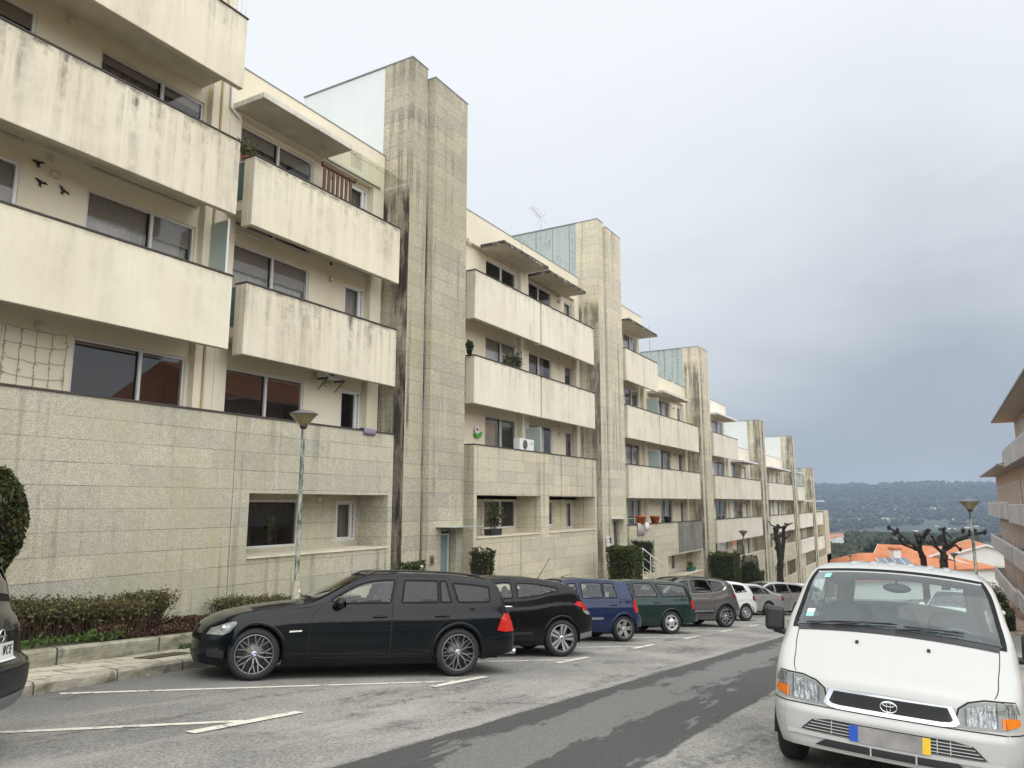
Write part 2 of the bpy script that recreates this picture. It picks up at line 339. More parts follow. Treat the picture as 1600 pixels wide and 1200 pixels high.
ckw = t.vm('ADD', P, t.nd('TexNoise', {'Vector': P, 'Scale': 1.4, 'Detail': 4.}).outputs[1])
vor = t.nd('TexVoronoi', {'Vector': t.vm('MULTIPLY', ckw, (.30, .55, 0)), 'Scale': 1.}, feature='DISTANCE_TO_EDGE')
ck = t.m('MULTIPLY', t.rng(vor.outputs[0], .002, .006, 1, 0), t.rng(t.noise(P, .3, 2), .60, .64)); c = t.mix(t.m('MULTIPLY', ck, .55), c, (.05, .05, .047))
out(t, pbr(t, c, t.mix(band, (.85,)*3, (.7,)*3), t.bump(t.m('ADD', ag, t.m('MULTIPLY', md, .4)), .35, .008), **{'Specular IOR Level': .3}))

m_, t = new_mat('road_paint'); P, x, y, z = t.pos()
wr = t.m('MULTIPLY', t.rng(t.noise(P, 6, 6, .8), .40, .48), t.rng(t.noise(P, 60, 3, .7), .30, .42, .5, 1)); ag = t.noise(P, 45, 2)
out(t, pbr(t, t.mix(wr, (.21, .205, .19), t.mix(ag, (.56, .53, .45), (.74, .71, .62))), .7))
m_, t = new_mat('paving'); P, x, y, z = t.pos()
br = t.nd('TexBrick', {'Vector': t.comb(x, y, 0), 'Scale': 1., 'Brick Width': .6, 'Row Height': .4, 'Mortar Size': .014, 'Color1': (.50, .455, .35, 1), 'Color2': (.40, .37, .295, 1), 'Mortar': (.07, .075, .04, 1)})
ms = t.rng(t.noise(P, 1.7, 5, .65), .55, .68); c = t.mix(t.m('MULTIPLY', ms, .75), br.outputs[0], (.10, .105, .055)); c = t.mix(1, c, t.ramp(t.noise(P, 25, 3), [(.3, (.8,)*3), (.7, (1.15,)*3)]), 'MULTIPLY')
out(t, pbr(t, c, .85, t.bump(br.outputs[1], -.4, .01)))
m_, t = new_mat('soil'); P, x, y, z = t.pos(); out(t, pbr(t, t.mix(t.noise(P, 14, 5, .7), (.035, .026, .018), (.12, .09, .055)), .95, t.bump(t.noise(P, 20, 4), .8, .03)))
m_, t = new_mat('terrain'); P, x, y, z = t.pos()
f1 = t.rng(t.noise(P, .006, 5, .6), .44, .56); fld = t.nd('TexVoronoi', {'Vector': t.vm('MULTIPLY', P, (.010, .016, .05)), 'Scale': 1.}).outputs[1]
fc = t.mix(.5, t.ramp(t.nd('SeparateColor', {'Color': fld}).outputs[0], [(0., (.03, .042, .022)), (.5, (.055, .062, .034)), (1., (.11, .10, .062))]), t.ramp(t.noise(P, .05, 3), [(.3, (.03, .038, .02)), (.7, (.08, .08, .045))]))
ter = t.m('SINE', t.m('MULTIPLY', t.m('ADD', z, t.m('MULTIPLY', t.noise(P, .004, 3), 20)), 1.3)); fc = t.mix(t.m('MULTIPLY', t.rng(ter, .5, .9), .4), fc, (.17, .16, .12))
wd = t.ramp(t.noise(P, .07, 5, .75), [(.35, (.012, .02, .010)), (.7, (.05, .065, .03))])
hi_ = t.rng(t.m('ADD', z, t.m('MULTIPLY', t.noise(P, .005, 3), 30)), 0, 20); c = t.mix(t.m('MAXIMUM', f1, hi_), fc, wd)
near = t.rng(x, 180, 330); c = t.mix(near, t.mix(t.noise(P, .3, 5), (.05, .06, .025), (.16, .15, .08)), c)
out(t, pbr(t, c, .95))

# foliage / bark
def leaf(name, a, b, c_, rough=.5):
    m_, t = new_mat(name); r = t.nd('NewGeometry').outputs['Random Per Island']
    col = t.ramp(r, [(0., a), (.55, b), (1., c_)])
    d = pbr(t, col, rough, **{'Specular IOR Level': .35}); tr = t.nd('BsdfTranslucent', {'Color': col}).outputs[0]
    mx = t.nd('MixShader', {0: .25}); t.put(mx.inputs[1], d); t.put(mx.inputs[2], tr); out(t, mx.outputs[0]); return m_
leaf('hedge_leaf', (.022, .036, .010), (.058, .080, .022), (.13, .15, .05))
leaf('thuja_leaf', (.018, .026, .008), (.045, .058, .018), (.12, .095, .035))
leaf('twig_leaf', (.06, .05, .018), (.12, .115, .04), (.20, .20, .075))
leaf('red_cover_leaf', (.032, .016, .010), (.085, .040, .026), (.13, .085, .045))
leaf('weed_leaf', (.035, .065, .015), (.07, .12, .03), (.12, .19, .05))
leaf('shrub_leaf', (.02, .03, .012), (.05, .065, .025), (.10, .11, .045))
leaf('pot_leaf', (.02, .035, .012), (.05, .075, .03), (.20, .21, .11))
leaf('wood_leaf', (.012, .019, .010), (.03, .04, .018), (.06, .068, .03))
m_, t = new_mat('bark'); P = t.nd('TexCoord').outputs['Object']; n = t.noise(P, 9, 6, .7)
out(t, pbr(t, t.ramp(n, [(.3, (.010, .008, .007)), (.55, (.034, .028, .020)), (.8, (.11, .105, .07))]), .9, t.bump(n, .8, .03)))
simple('net_wire', (.22, .18, .12), .7)
simple('twig', (.085, .055, .032), .8, .4, 20)
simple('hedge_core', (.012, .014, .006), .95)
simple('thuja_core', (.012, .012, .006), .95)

# street furniture, misc
m_, t = new_mat('lamp_post_paint'); P = t.nd('TexCoord').outputs['Object']; n = t.rng(t.noise(t.vm('MULTIPLY', P, (9, 9, 3)), 1, 5, .7), .45, .56)
out(t, pbr(t, t.mix(n, (.075, .10, .085), (.40, .40, .34)), .6))
simple('lamp_hood', (.13, .13, .135), .45)
simple('lamp_sleeve', (.42, .39, .30), .8, .3, 9)
simple('black_plastic', (.018, .018, .020), .45, .2, 5)
simple('grey_plastic', (.16, .165, .17), .5)
simple('rubber', (.016, .016, .016), .75, .3, 10)
simple('rubber_seal', (.008, .008, .008), .7, .1, 5, **{'Specular IOR Level': .2})
simple('seam', (.004, .004, .004), .7, .0)
simple('underbody', (.012, .012, .012), .9)
simple('chrome', (.75, .76, .78), .12, .05, 5, Metallic=1.)
simple('alloy', (.60, .60, .60), .28, .06, 8, Metallic=.85)
simple('alloy_dark', (.045, .045, .048), .35, .1, 8, Metallic=.5)
simple('alloy_grey', (.34, .34, .345), .28, .1, 8, Metallic=.85)
simple('steel_disc', (.20, .19, .18), .45, .1, 8, Metallic=.8)
simple('plate_white', (.74, .74, .72), .35, .04)
simple('plate_text', (.015, .015, .02), .5, 0)
simple('plate_blue', (.02, .08, .45), .4, 0)
simple('plate_yellow', (.78, .50, .03), .4, 0)
simple('plate_blur', (.30, .285, .28), .5, .45, 5)
simple('seat_fabric', (.10, .11, .115), .9, .2, 8)
simple('seat_light', (.30, .33, .33), .9, .15, 8)
simple('dash', (.12, .125, .13), .8, .1)
m_, t = new_mat('reflector'); P = t.nd('TexCoord').outputs['Object']; n = t.noise(t.vm('MULTIPLY', P, (30, 60, 14)), 1, 3, .6)
out(t, pbr(t, t.ramp(n, [(.35, (.20, .21, .21)), (.55, (.62, .64, .63)), (.7, (.9, .9, .88))]), .22, t.bump(n, .9, .02), Metallic=.75))
simple('lamp_grey', (.30, .30, .26), .2, .3, 12)
simple('lamp_dark', (.06, .065, .07), .25, .1)
simple('orange_lens', (.78, .20, .015), .15, .12, 25)
simple('clear_lens', (.70, .68, .62), .15, .1)
simple('sticker', (.25, .55, .48), .5, .2)
simple('terracotta', (.42, .10, .03), .7)
simple('pot_black', (.02, .02, .02), .5)
simple('pot_green', (.02, .12, .09), .5)
simple('green_plastic', (.04, .38, .05), .4)
simple('red_cloth', (.50, .04, .04), .8)
simple('white_plastic', (.74, .74, .72), .4, .05)
simple('towel_grey', (.42, .40, .38), .95)
simple('towel_white', (.72, .71, .68), .95)
simple('mat_purple', (.21, .18, .24), .9)
simple('barrier_wood', (.105, .042, .02), .55, .3, 7)
simple('bird_black', (.008, .008, .009), .5)
simple('number_black', (.04, .035, .03), .6)
simple('intercom', (.16, .14, .12), .4)
simple('rail_white', (.66, .65, .62), .5)
simple('panel_solar', (.13, .17, .22), .2, .2)
m_, t = new_mat('red_lens'); out(t, pbr(t, t.mix(t.noise(t.nd('TexCoord').outputs['Object'], 30, 2), (.42, .008, .008), (.62, .02, .015)), .12, **{'Coat Weight': .6}))
m_, t = new_mat('dark_red_lens'); out(t, pbr(t, t.mix(t.noise(t.nd('TexCoord').outputs['Object'], 30, 2), (.10, .006, .010), (.20, .012, .02)), .12, **{'Coat Weight': .6}))
def paint(name, col, metal=0., rough=.28, coat=1., dust=.10):
    m_, t = new_mat(name); P = t.nd('TexCoord').outputs['Object']; pz = t.nd('SeparateXYZ', {'Vector': P}).outputs[2]
    n = t.rng(t.noise(P, 3.5, 5, .65), .42, .75); low = t.rng(pz, .75, .2, .25, 1.)
    f = t.m('MULTIPLY', t.m('MULTIPLY', n, low), dust*2.2, clamp=True)
    c = t.mix(f, col, (.20, .19, .165)); r_ = t.m('ADD', rough, t.m('MULTIPLY', f, .4))
    out(t, pbr(t, c, r_, Metallic=metal, **{'Specular IOR Level': .12, 'Coat Weight': coat, 'Coat Roughness': .03, 'Coat IOR': 1.42})); return m_
paint('paint_black', (.0018, .0034, .0052), .0, .3, .62, .004)
paint('paint_gloss_black', (.0015, .0015, .002), .0, .3, .62, .004)
paint('paint_blue', (.003, .014, .060), .1, .3, 1., .05)
paint('paint_green', (.004, .022, .020), .2, .3, 1., .05)
paint('paint_bronze', (.115, .107, .104), .45, .38, 1., .08)
paint('paint_white', (.66, .665, .65), 0, .35, .8, .06)
paint('paint_silver', (.50, .50, .485), .6, .34, .9, .08)
paint('paint_grey_silver', (.40, .40, .39), .6, .34, .9, .08)
paint('paint_dark_grey', (.012, .013, .019), .1, .3, .5, .04)
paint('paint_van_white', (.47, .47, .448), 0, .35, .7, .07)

# roofs / far houses / opposite buildings
m_, t = new_mat('roof_tile'); P, x, y, z = t.pos()
rw = t.m('SINE', t.m('MULTIPLY', t.m('ADD', x, y), 26)); n = t.noise(P, .8, 5, .7)
c = t.mix(1, (.48, .17, .07), t.ramp(n, [(.3, (.7, .68, .65)), (.7, (1.15, 1.18, 1.2))]), 'MULTIPLY'); c = t.mix(t.m('MULTIPLY', t.rng(rw, .3, 1), .3), c, (.25, .07, .03)); c = t.mix(t.rng(t.noise(P, 2.3, 5, .7), .6, .75, 0, .4), c, (.16, .12, .08))
out(t, pbr(t, c, .8))
simple('house_white', (.72, .70, .66), .8, .06, 1)
simple('house_cream', (.62, .55, .42), .8, .06, 1)
simple('house_window', (.03, .035, .04), .2, 0)
simple('chimney_brick', (.42, .22, .14), .8, .3, 6)
m_, t = new_mat('brick_tan'); P, x, y, z = t.pos(); br = t.nd('TexBrick', {'Vector': t.comb(t.m('ADD', x, y), z, 0), 'Scale': 1., 'Brick Width': .24, 'Row Height': .075, 'Mortar Size': .008, 'Color1': (.46, .28, .165, 1), 'Color2': (.36, .20, .11, 1), 'Mortar': (.46, .40, .32, 1)})
out(t, pbr(t, t.mix(t.m('MULTIPLY', t.rng(t.noise(P, 1.2, 4), .4, .7), .4), br.outputs[0], (.24, .16, .10)), .85))
simple('shutter_wood', (.36, .17, .07), .6, .3, 9)
m_, t = new_mat('granite_grey'); P, x, y, z = t.pos(); u = t.m('ADD', x, y); pn = t.nd('TexWhiteNoise', {'Vector': t.comb(t.m('FLOOR', t.m('DIVIDE', u, 2.1)), t.m('FLOOR', t.m('DIVIDE', z, 1.4)), 0)}, noise_dimensions='3D').outputs[0]
jn = t.rng(t.m('ABSOLUTE', t.m('SUBTRACT', t.m('FRACT', t.m('DIVIDE', u, 2.1)), .5)), .485, .495); c = t.mix(1, t.mix(t.noise(P, 40, 2, .7), (.30, .29, .28), (.52, .50, .48)), t.ramp(pn, [(0., (.8, .8, .84)), (1., (1.1, 1.05, 1.0))]), 'MULTIPLY'); c = t.mix(t.m('MULTIPLY', streaks(t, u, z, 3, .2, .5, .72), .4), c, (.16, .15, .13)); out(t, pbr(t, t.mix(jn, c, (.12, .11, .10)), .6))
m_, t = new_mat('pinkish_paving'); P, x, y, z = t.pos(); br = t.nd('TexBrick', {'Vector': t.comb(x, y, 0), 'Scale': 1., 'Brick Width': .5, 'Row Height': .35, 'Mortar Size': .02, 'Color1': (.34, .22, .17, 1), 'Color2': (.27, .18, .145, 1), 'Mortar': (.36, .32, .27, 1)}); out(t, pbr(t, br.outputs[0], .85))
simple('eave_soffit', (.50, .45, .38), .7)
def Mt(*n): return [MATS[k] for k in n]
# ------------------------------------------------------------------ the stepped apartment row (facade modules: 1 unit = S metres)
S = 1.25
YF, YP, YW, YB = 10.0, 10.66, 10.80, 13.44
def D(x, y, z): return (x*S, y*S, z*S+CZ)
class DB(MB):
    def b(s, x0, x1, y0, y1, z0, z1, mi=0): return s.box(x0*S, x1*S, y0*S, y1*S, z0*S+CZ, z1*S+CZ, mi)
    def q(s, a, b, c, d, mi=0): return s.add([D(*a), D(*b), D(*c), D(*d)], [(0, 1, 2, 3)], mi)
    def wall(s, x0, x1, z0, z1, y, th, ops, mi=0, back=True):
        """front skin at y with openings (x0,x1,z0,z1) and their reveals"""
        xs = sorted({x0, x1, *[max(x0, min(x1, v)) for o in ops for v in o[:2]]}); zs = sorted({z0, z1, *[max(z0, min(z1, v)) for o in ops for v in o[2:4]]})
        for a, b in zip(xs, xs[1:]):
            for c, d in zip(zs, zs[1:]):
                mx, mz = (a+b)/2, (c+d)/2
                if not any(o[0] < mx < o[1] and o[2] < mz < o[3] for o in ops): s.q((a, y, c), (b, y, c), (b, y, d), (a, y, d), mi)
        for a, b, c, d in [o[:4] for o in ops]:
            e = y+th
            s.q((a, y, c), (a, e, c), (a, e, d), (a, y, d), mi); s.q((b, y, c), (b, y, d), (b, e, d), (b, e, c), mi)
            s.q((a, y, d), (a, e, d), (b, e, d), (b, y, d), mi); s.q((a, y, c), (b, y, c), (b, e, c), (a, e, c), mi)
        s.q((x0, y, z0), (x0, y, z1), (x0, y+th, z1), (x0, y+th, z0), mi); s.q((x1, y, z0), (x1, y+th, z0), (x1, y+th, z1), (x1, y, z1), mi)
        s.q((x0, y, z1), (x1, y, z1), (x1, y+th, z1), (x0, y+th, z1), mi); s.q((x0, y, z0), (x0, y+th, z0), (x1, y+th, z0), (x1, y, z0), mi)
        return s
class Block:
    def __init__(s, label, x, group=None):
        s.e = empty('apartment_block', D(x, YF, -2), 0, label, 'apartment building', group); s.room = DB()
    def add(s, mb, name, mats, parent=None, bevel=0, label=None):
        o = mb.build(name, mats, s.e if parent is None else parent, bevel)
        if parent is None: o.location = -s.e.location
        if label: o['label'] = label
        return o
rng = random.Random(7)
def window(B, x0, x1, z0, z1, y=YW, n=2, shut=.2, cur='curtain', fr='alu_frame', split=None, glassm='window_glass', louvre=False):
    f = DB(); w = .042; yf = y+.03; yb = y+.085
    for a, b, c, d in ((x0, x1, z0, z0+w), (x0, x1, z1-w, z1), (x0, x0+w, z0+w, z1-w), (x1-w, x1, z0+w, z1-w)): f.b(a, b, yf, yb, c, d)
    xm = [x0+w]+([split] if split else [x0+(x1-x0)*k/n for k in range(1, n)])+[x1-w]
    lo = x1-w-.10 if louvre else None
    for k, xx in enumerate(xm[1:-1]):
        f.b(xx-.022, xx+.026, yf-.012, yb-.02, z0+w, z1-w); f.b(xx-.055, xx-.022, yf+.03, yb-.01, z0+w, z1-w, 1)
    if n == 1:
        for a, b, c, d in ((x0+w, (lo or x1-w), z0+w, z0+w+.035), (x0+w, (lo or x1-w), z1-w-.035, z1-w), (x0+w, x0+w+.035, z0+w+.035, z1-w-.035), ((lo or x1-w)-.035, (lo or x1-w), z0+w+.035, z1-w-.035)): f.b(a, b, yf-.01, yb-.02, c, d)
    if louvre:
        f.b(lo, lo+.035, yf, yb-.015, z0+w, z1-w)
        k = z0+w
        while k < z1-w-.03: f.b(lo+.035, x1-w, yf+.005, yb-.03, k, k+.022); f.b(lo+.035, x1-w, yf+.03, yb, k+.022, k+.05, 1); k += .05
    wo = B.add(f, 'window', Mt(fr, 'rubber_seal'))
    for k in range(len(xm)-1):
        p = DB(); yy = yf+(.012 if k % 2 else .035); p.q((xm[k], yy, z0+w), (lo or xm[k+1], yy, z0+w), (lo or xm[k+1], yy, z1-w), (xm[k], yy, z1-w)) if len(xm) == 2 else p.q((xm[k], yy, z0+w), (xm[k+1], yy, z0+w), (xm[k+1], yy, z1-w), (xm[k], yy, z1-w))
        p.build('pane', Mt(glassm), wo)
    if shut:
        sh = DB(); zb = z1-w-(z1-z0)*shut; k = zb
        while k < z1-w: sh.b(x0+w, x1-w, yb+.012, yb+.024, k, min(k+.036, z1-w)); k += .04
        sh.build('roller_shutter', Mt('roller_shutter'), wo)
    if cur:
        c = DB(); xs = x0+w; n_ = 60; V = []; F = []
        cov = rng.choice((.86, 1, 1, .7)) if n > 1 else 1.
        for i in range(n_+1):
            xx = xs+(x1-w-xs)*cov*i/n_; yy = yb+.085+.018*sin(i*1.9+rng.random())+.008*sin(i*.7)
            V += [D(xx, yy, z0), D(xx, yy+rng.uniform(-.004, .004), z1-.02)]
        for i in range(n_): F.append((2*i, 2*i+2, 2*i+3, 2*i+1))
        c.add(V, F, 0, True); c.build('curtain', Mt(cur), wo)
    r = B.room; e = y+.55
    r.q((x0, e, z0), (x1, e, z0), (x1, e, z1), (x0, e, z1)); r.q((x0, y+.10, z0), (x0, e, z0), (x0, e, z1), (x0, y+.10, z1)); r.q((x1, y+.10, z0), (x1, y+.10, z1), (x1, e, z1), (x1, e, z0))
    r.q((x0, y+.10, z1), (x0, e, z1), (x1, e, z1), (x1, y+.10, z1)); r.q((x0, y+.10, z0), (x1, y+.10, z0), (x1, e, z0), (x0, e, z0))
    return wo
def parapet(B, x0, x1, zt, zb, mat, y=YF, left=True, screen=True, scr_mat='green_glass', label=None, right=False, ends=True):
    th = .11; p = DB()
    p.b(x0, x1, y, y+th, zb, zt)
    if left: p.b(x0, x0+.09, y+th+.0016, y+.27, zb+.0016, zt-.0016)
    if right: p.b(x1-.09, x1, y+th+.0016, YP, zb+.0016, zt-.0016)
    o = B.add(p, 'parapet', Mt(mat), None, .012, label)
    c = DB(); c.b(x0-.012, x1+.012, y-.018, y+th+.02, zt+.001, zt+.026)
    if left: c.b(x0-.012, x0+.10, y+th+.0215, y+.28, zt+.001, zt+.026)
    c.build('coping', Mt('coping'), o)
    if screen:
        g = DB(); g.b(x0+.03, x0+.042, y+.275, YP-.005, zb+.52, zt-.03); g.build('side_screen', Mt(scr_mat), o)
        r = DB(); r.b(x0+.022, x0+.05, y+.272, YP-.002, zb+.49, zb+.518); r.b(x0+.022, x0+.05, y+.272, YP-.002, zt-.028, zt-.005); r.b(x0+.022, x0+.05, y+.268, y+.29, zb+.52, zt-.03); r.build('screen_frame', Mt('pipe_grey'), o)
    s = DB(); s.b(x0+.015, x1-.015, y+th+.002, YW+.002, zb+.33, zb+.48); B.add(s, 'balcony_slab', Mt('balcony_slab'))
    return o
def canopy(B, x0, x1, z, y=9.88, mats=('canopy_soffit', 'canopy_edge'), th=.10):
    c = DB(); c.b(x0, x1, y, YP-.002, z, z+th, 1); c.b(x0+.012, x1-.012, y+.012, YP-.004, z-.004, z-.0005, 0)
    return B.add(c, 'canopy', Mt(*mats))
def roofwall(B, x0, x1, zb, zt, mat='wall_paint', left=False, right=False):
    r = DB(); r.b(x0, x1, YP, YP+.12, zb, zt)
    if right: r.b(x1-.1, x1, YP+.1216, YB, zb-1.0, zt-.0016)
    if left: r.b(x0, x0+.1, YP+.1216, YB, zb, zt-.0016)
    o = B.add(r, 'roof_parapet', Mt(mat)); c = DB(); c.b(x0-.01, x1+.01, YP-.012, YP+.14, zt+.001, zt+.022)
    if right: c.b(x1-.12, x1+.012, YP+.1416, YB, zt+.001, zt+.022)
    c.build('roof_flashing', Mt('flashing'), o)
    s = DB(); s.b(x0, x1, YP+.122, YB, zb-.02, zb+.14); B.add(s, 'roof_slab', Mt('balcony_slab')); return o
def wall_lamp(B, x, z, y=YW, r=.055, dz=.11):
    l = MB(); M = Matrix.Translation(D(x, y-.045, z))
    l.lathe([(0, -dz*S/2), (r*S*.8, -dz*S/2), (r*S, 0), (r*S*.95, dz*S*.4), (0, dz*S/2)], 14, 0, M); l.box(-.05, .05, .0, .055, -.06, .06, 0, M)
    return B.add(l, 'wall_lamp', Mt('lamp_plastic'))
def vent(B, x, z, dark=True, y=YW, w=.06):
    v = DB(); v.b(x-w/2, x+w/2, y-.008, y-.001, z-w*.55, z+w*.55); 
    if not dark: v.b(x-w*.3, x+w*.3, y-.012, y-.0085, z-w*.33, z+w*.33)
    return B.add(v, 'wall_vent', Mt('vent_dark' if dark else 'lamp_plastic'))
def pipe(B, pts, r, mat, name='downpipe'):
    p = MB(); p.tube([D(*q) for q in pts], r*S, 8); return B.add(p, name, Mt(mat))
def tower(B, xs, xm, xe, ztop, zbot, stone_, panel='white_render', door=None, num=None, y1=9.92, y2=9.72, drop=.24):
    a = DB(); a.b(xs, xm, y1, 10.74, zbot, ztop)
    sh = DB(); ops = []
    if door: ops = [(door[0], door[1], door[2], door[3])]
    sh.wall(xm+.05, xe, zbot, ztop-drop, y2, 1.02, ops)
    o = B.add(a, 'stair_tower', Mt(stone_))
    sh.build('tower_shaft', Mt(stone_), o)
    b = DB(); b.b(xs+.015, xe-.015, 10.7416, YB, zbot, ztop-.004); b.build('tower_rear_wall', Mt(panel), o)
    c = DB(); c.b(xs-.012, xm+.012, y1-.012, YB+.01, ztop+.001, ztop+.028); c.b(xm+.04, xe+.012, y2-.012, 10.75, ztop-drop+.001, ztop-drop+.026); c.build('roof_flashing', Mt('flashing'), o)
    p = DB(); p.b(xm+.002, xm+.048, y1+.12, 10.7, zbot, ztop-drop); p.build('joint_infill', Mt('pipe_dark'), o)
    pp = MB(); pp.tube([D(xm+.026, y1+.02, ztop-drop-.3), D(xm+.026, y1+.02, zbot)], .022*S, 8); pp.build('downpipe', Mt('pipe_grey'), o)
    if door:
        d = DB(); yy = y2+.22; d.b(door[0], door[1], yy, yy+.02, door[2]+.02, door[3]-.05, 1)
        for q in ((door[0], door[0]+.035), (door[1]-.035, door[1])): d.b(q[0], q[1], yy-.025, yy-.001, door[2], door[3]-.05)
        d.b(door[0]+.036, door[1]-.036, yy-.025, yy-.001, door[3]-.09, door[3]-.05); dd = d.build('entrance_door', Mt('alu_frame', 'door_glass'), o)
        h = MB(); h.tube([D(door[0]+.09, yy-.05, door[2]+.55), D(door[0]+.09, yy-.05, door[2]+1.0)], .012, 6); h.build('handle', Mt('chrome'), dd)
        g = DB(); g.b(door[0]-.2, door[1]+.42, y2-.50, y2-.001, door[3]+.10, door[3]+.116); gg = g.build('glass_canopy', Mt('frosted_glass'), o)
        g = DB(); g.b(door[0]-.2, door[1]+.40, y2-.03, y2-.001, door[3]+.075, door[3]+.099)
        g.b(door[0]-.02, door[1]-.06, y2-.02, y2-.0005, door[3]+.01, door[3]+.07); g.build('canopy_rail', Mt('flashing'), gg)
        i = DB(); i.b(door[0]-.40, door[0]-.27, y2-.02, y2-.001, door[3]-.70, door[3]-.5); i.b(door[0]-.375, door[0]-.32, y2-.026, y2-.0205, door[3]-.66, door[3]-.56, 1); i.build('intercom', Mt('intercom', 'vent_dark'), o)
        if num: text_mesh(num, .17, MATS['number_black'], 'house_number', o, Matrix.Translation(D((door[0]+door[1])/2-.05, y2-.024, door[3]+.04)) @ Matrix.Rotation(radians(90), 4, 'X'))
    return o
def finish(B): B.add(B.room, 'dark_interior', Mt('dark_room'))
# ---- first (tall) block on the left
B = Block('tallest apartment block at the left edge, rounded white rail above its top balcony', 4)
P_TILE, P_D = 'parapet_tile', 'parapet_tile_dirty'
wl = DB(); ops = [(5.92, 7.80, z, z+2.03) for z in (.36, 2.63, 4.9+.25, 7.42)]
lv = [(1.47, 2.42), (3.74, 4.72), (6.02, 7.04), (8.28, 9.3)]
ops = []
for zt, top in lv: ops += [(5.92, 7.80, zt-.98, top), (2.6, 4.97, zt-.98, top)]
wl.wall(-3, 8.24, -.2, 10.4, YW, .12, ops); B.add(wl, 'recess_wall', Mt('wall_paint'))
for k, (zt, top) in enumerate(lv):
    window(B, 5.92, 7.80, zt-.98, top, shut=(.02, .18, .06, .1)[k], cur=(None, 'curtain', 'curtain_dark', 'curtain')[k], split=7.0)
    window(B, 2.6, 4.97, zt-.98, top, shut=(0, .3, .1, .1)[k], cur=(None, 'curtain', 'curtain_dark', 'curtain')[k], fr='white_frame')
parapet(B, -3, 7.93, 3.735, 2.50, 'parapet_tile_clean', y=9.93, left=False, screen=False, label='clean cream tiled parapet')
parapet(B, -3, 7.80, 6.03, 4.745, P_D, y=9.78, left=False, screen=False, label='weather stained cream tiled parapet')
tp = parapet(B, -3, 7.75, 8.27, 6.975, P_TILE, y=9.735, left=False, screen=False)
r = MB()
for k in range(14):
    x = 7.72-k*.085; r.tube([D(x, 9.80, 8.28), D(x, 9.77, 8.42), D(x, 9.75, 8.62), D(x, 9.80, 8.8)], .008, 6)
r.tube([D(7.72, 9.80, 8.8), D(6.6, 9.80, 8.8)], .012, 6); r.build('balcony_rail', Mt('rail_white'), tp)
pr = DB(); pr.b(7.86, 8.245, YP, YW-.002, -.2, 10.4); B.add(pr, 'pier', Mt('wall_paint'))
pipe(B, [(8.03, YP-.02, 10), (8.03, YP-.02, 1.4)], .02, 'pipe_ochre')
st = DB(); st.b(-3, 8.243, YF, YF+.12, -4.2, 1.45); B.add(st, 'stone_base', Mt('granite'))
c = DB(); c.b(-3, 8.243, YF-.02, YF+.15, 1.451, 1.48); B.add(c, 'coping', Mt('coping'))
s = DB(); s.b(-3, 8.24, YF+.1216, YW+.4, .30, .44); B.add(s, 'balcony_slab', Mt('balcony_slab'))
for z in (2.46, 4.72, 7.17): wall_lamp(B, 5.42, z)
for z in (4.96, 7.37): vent(B, 5.34, z, False, w=.10)
g = DB(); g.b(8.0, 8.012, 10.22, 10.79, 3.9, 4.82); o_ = B.add(g, 'privacy_screen', Mt('frosted_glass')); 
g = DB(); g.b(7.99, 8.022, 10.205, 10.218, 3.8, 4.83); g.build('screen_post', Mt('white_frame'), o_)
finish(B)

# ---- block A with the first stair tower
B = Block('apartment block with a brown wooden barrier on its top balcony, beside the tallest stone tower', 10.5)
lv = [(1.47, 2.40), (3.74, 4.72), (6.02, 7.04)]
ops = []
for zt, top in lv: ops += [(8.60, 10.48, zt-.98, top), (11.50, 12.17, zt-.98, top)]
wl = DB(); wl.wall(8.25, 12.56, .25, 7.13, YW, .12, ops); B.add(wl, 'recess_wall', Mt('wall_paint'))
for k, (zt, top) in enumerate(lv):
    window(B, 8.60, 10.48, zt-.98, top, shut=(.02, .22, .12)[k], cur=(None, 'curtain', 'curtain_dark')[k])
    window(B, 11.50, 12.17, zt-.98, top, n=1, shut=0, cur=(None, 'curtain', 'curtain_dark')[k], fr='white_frame', louvre=True)
parapet(B, 8.27, 12.33, 3.735, 2.49, P_D, y=9.995, label='parapet with black run-off under its coping')
parapet(B, 8.27, 12.33, 6.04, 4.78, P_TILE, y=9.965)
roofwall(B, 8.25, 12.56, 7.13, 8.05)
canopy(B, 8.31, 10.63, 7.16)
g = DB(); g.b(10.66, 12.5, 9.92, YP-.01, 7.2, 7.212); o_ = B.add(g, 'glass_awning', Mt('clear_sheet'))
g = DB(); g.b(10.66, 12.4, YP-.03, YP-.011, 7.165, 7.195); 
g.build('awning_rail', Mt('flashing'), o_)
for x in (10.9, 11.6, 12.3):
    r = MB(); r.tube([D(x, 10.05, 7.215), D(x, YP, 7.62)], .006, 5); r.ball(D(x, 10.05, 7.215), .02, 8); r.build('tie_rod', Mt('pipe_dark'), o_)
for q in ((8.252, 8.50), (12.20, 12.56)): pr = DB(); pr.b(q[0], q[1], YP, YW-.002, .25, 7.13); B.add(pr, 'pier', Mt('wall_paint'))
pipe(B, [(8.22, YP-.03, 7.9), (8.22, YP-.03, 7.12), (8.42, YP-.03, 7.02)], .028, 'white_frame', 'rain_pipe')
pipe(B, [(8.50, YW-.03, 2.6), (8.50, YW-.03, 4.93), (9.2, YW-.03, 4.93)], .025, 'white_frame', 'cable_duct')
st = DB(); st.wall(8.257, 12.33, -4.4, 1.45, YF, .12, [(8.59, 12.20, -.865, .175)])
st.q((8.59, YF+.12, -.865), (8.59, YW, -.865), (8.59, YW, .175), (8.59, YF+.12, .175)); st.q((12.20, YF+.12, -.865), (12.20, YF+.12, .175), (12.20, YW, .175), (12.20, YW, -.865))
st.q((8.59, YF+.12, .175), (8.59, YW, .175), (12.2, YW, .175), (12.2, YF+.12, .175))
st.b(12.24, 12.33, YF+.1216, YP, -4.4, 1.45)
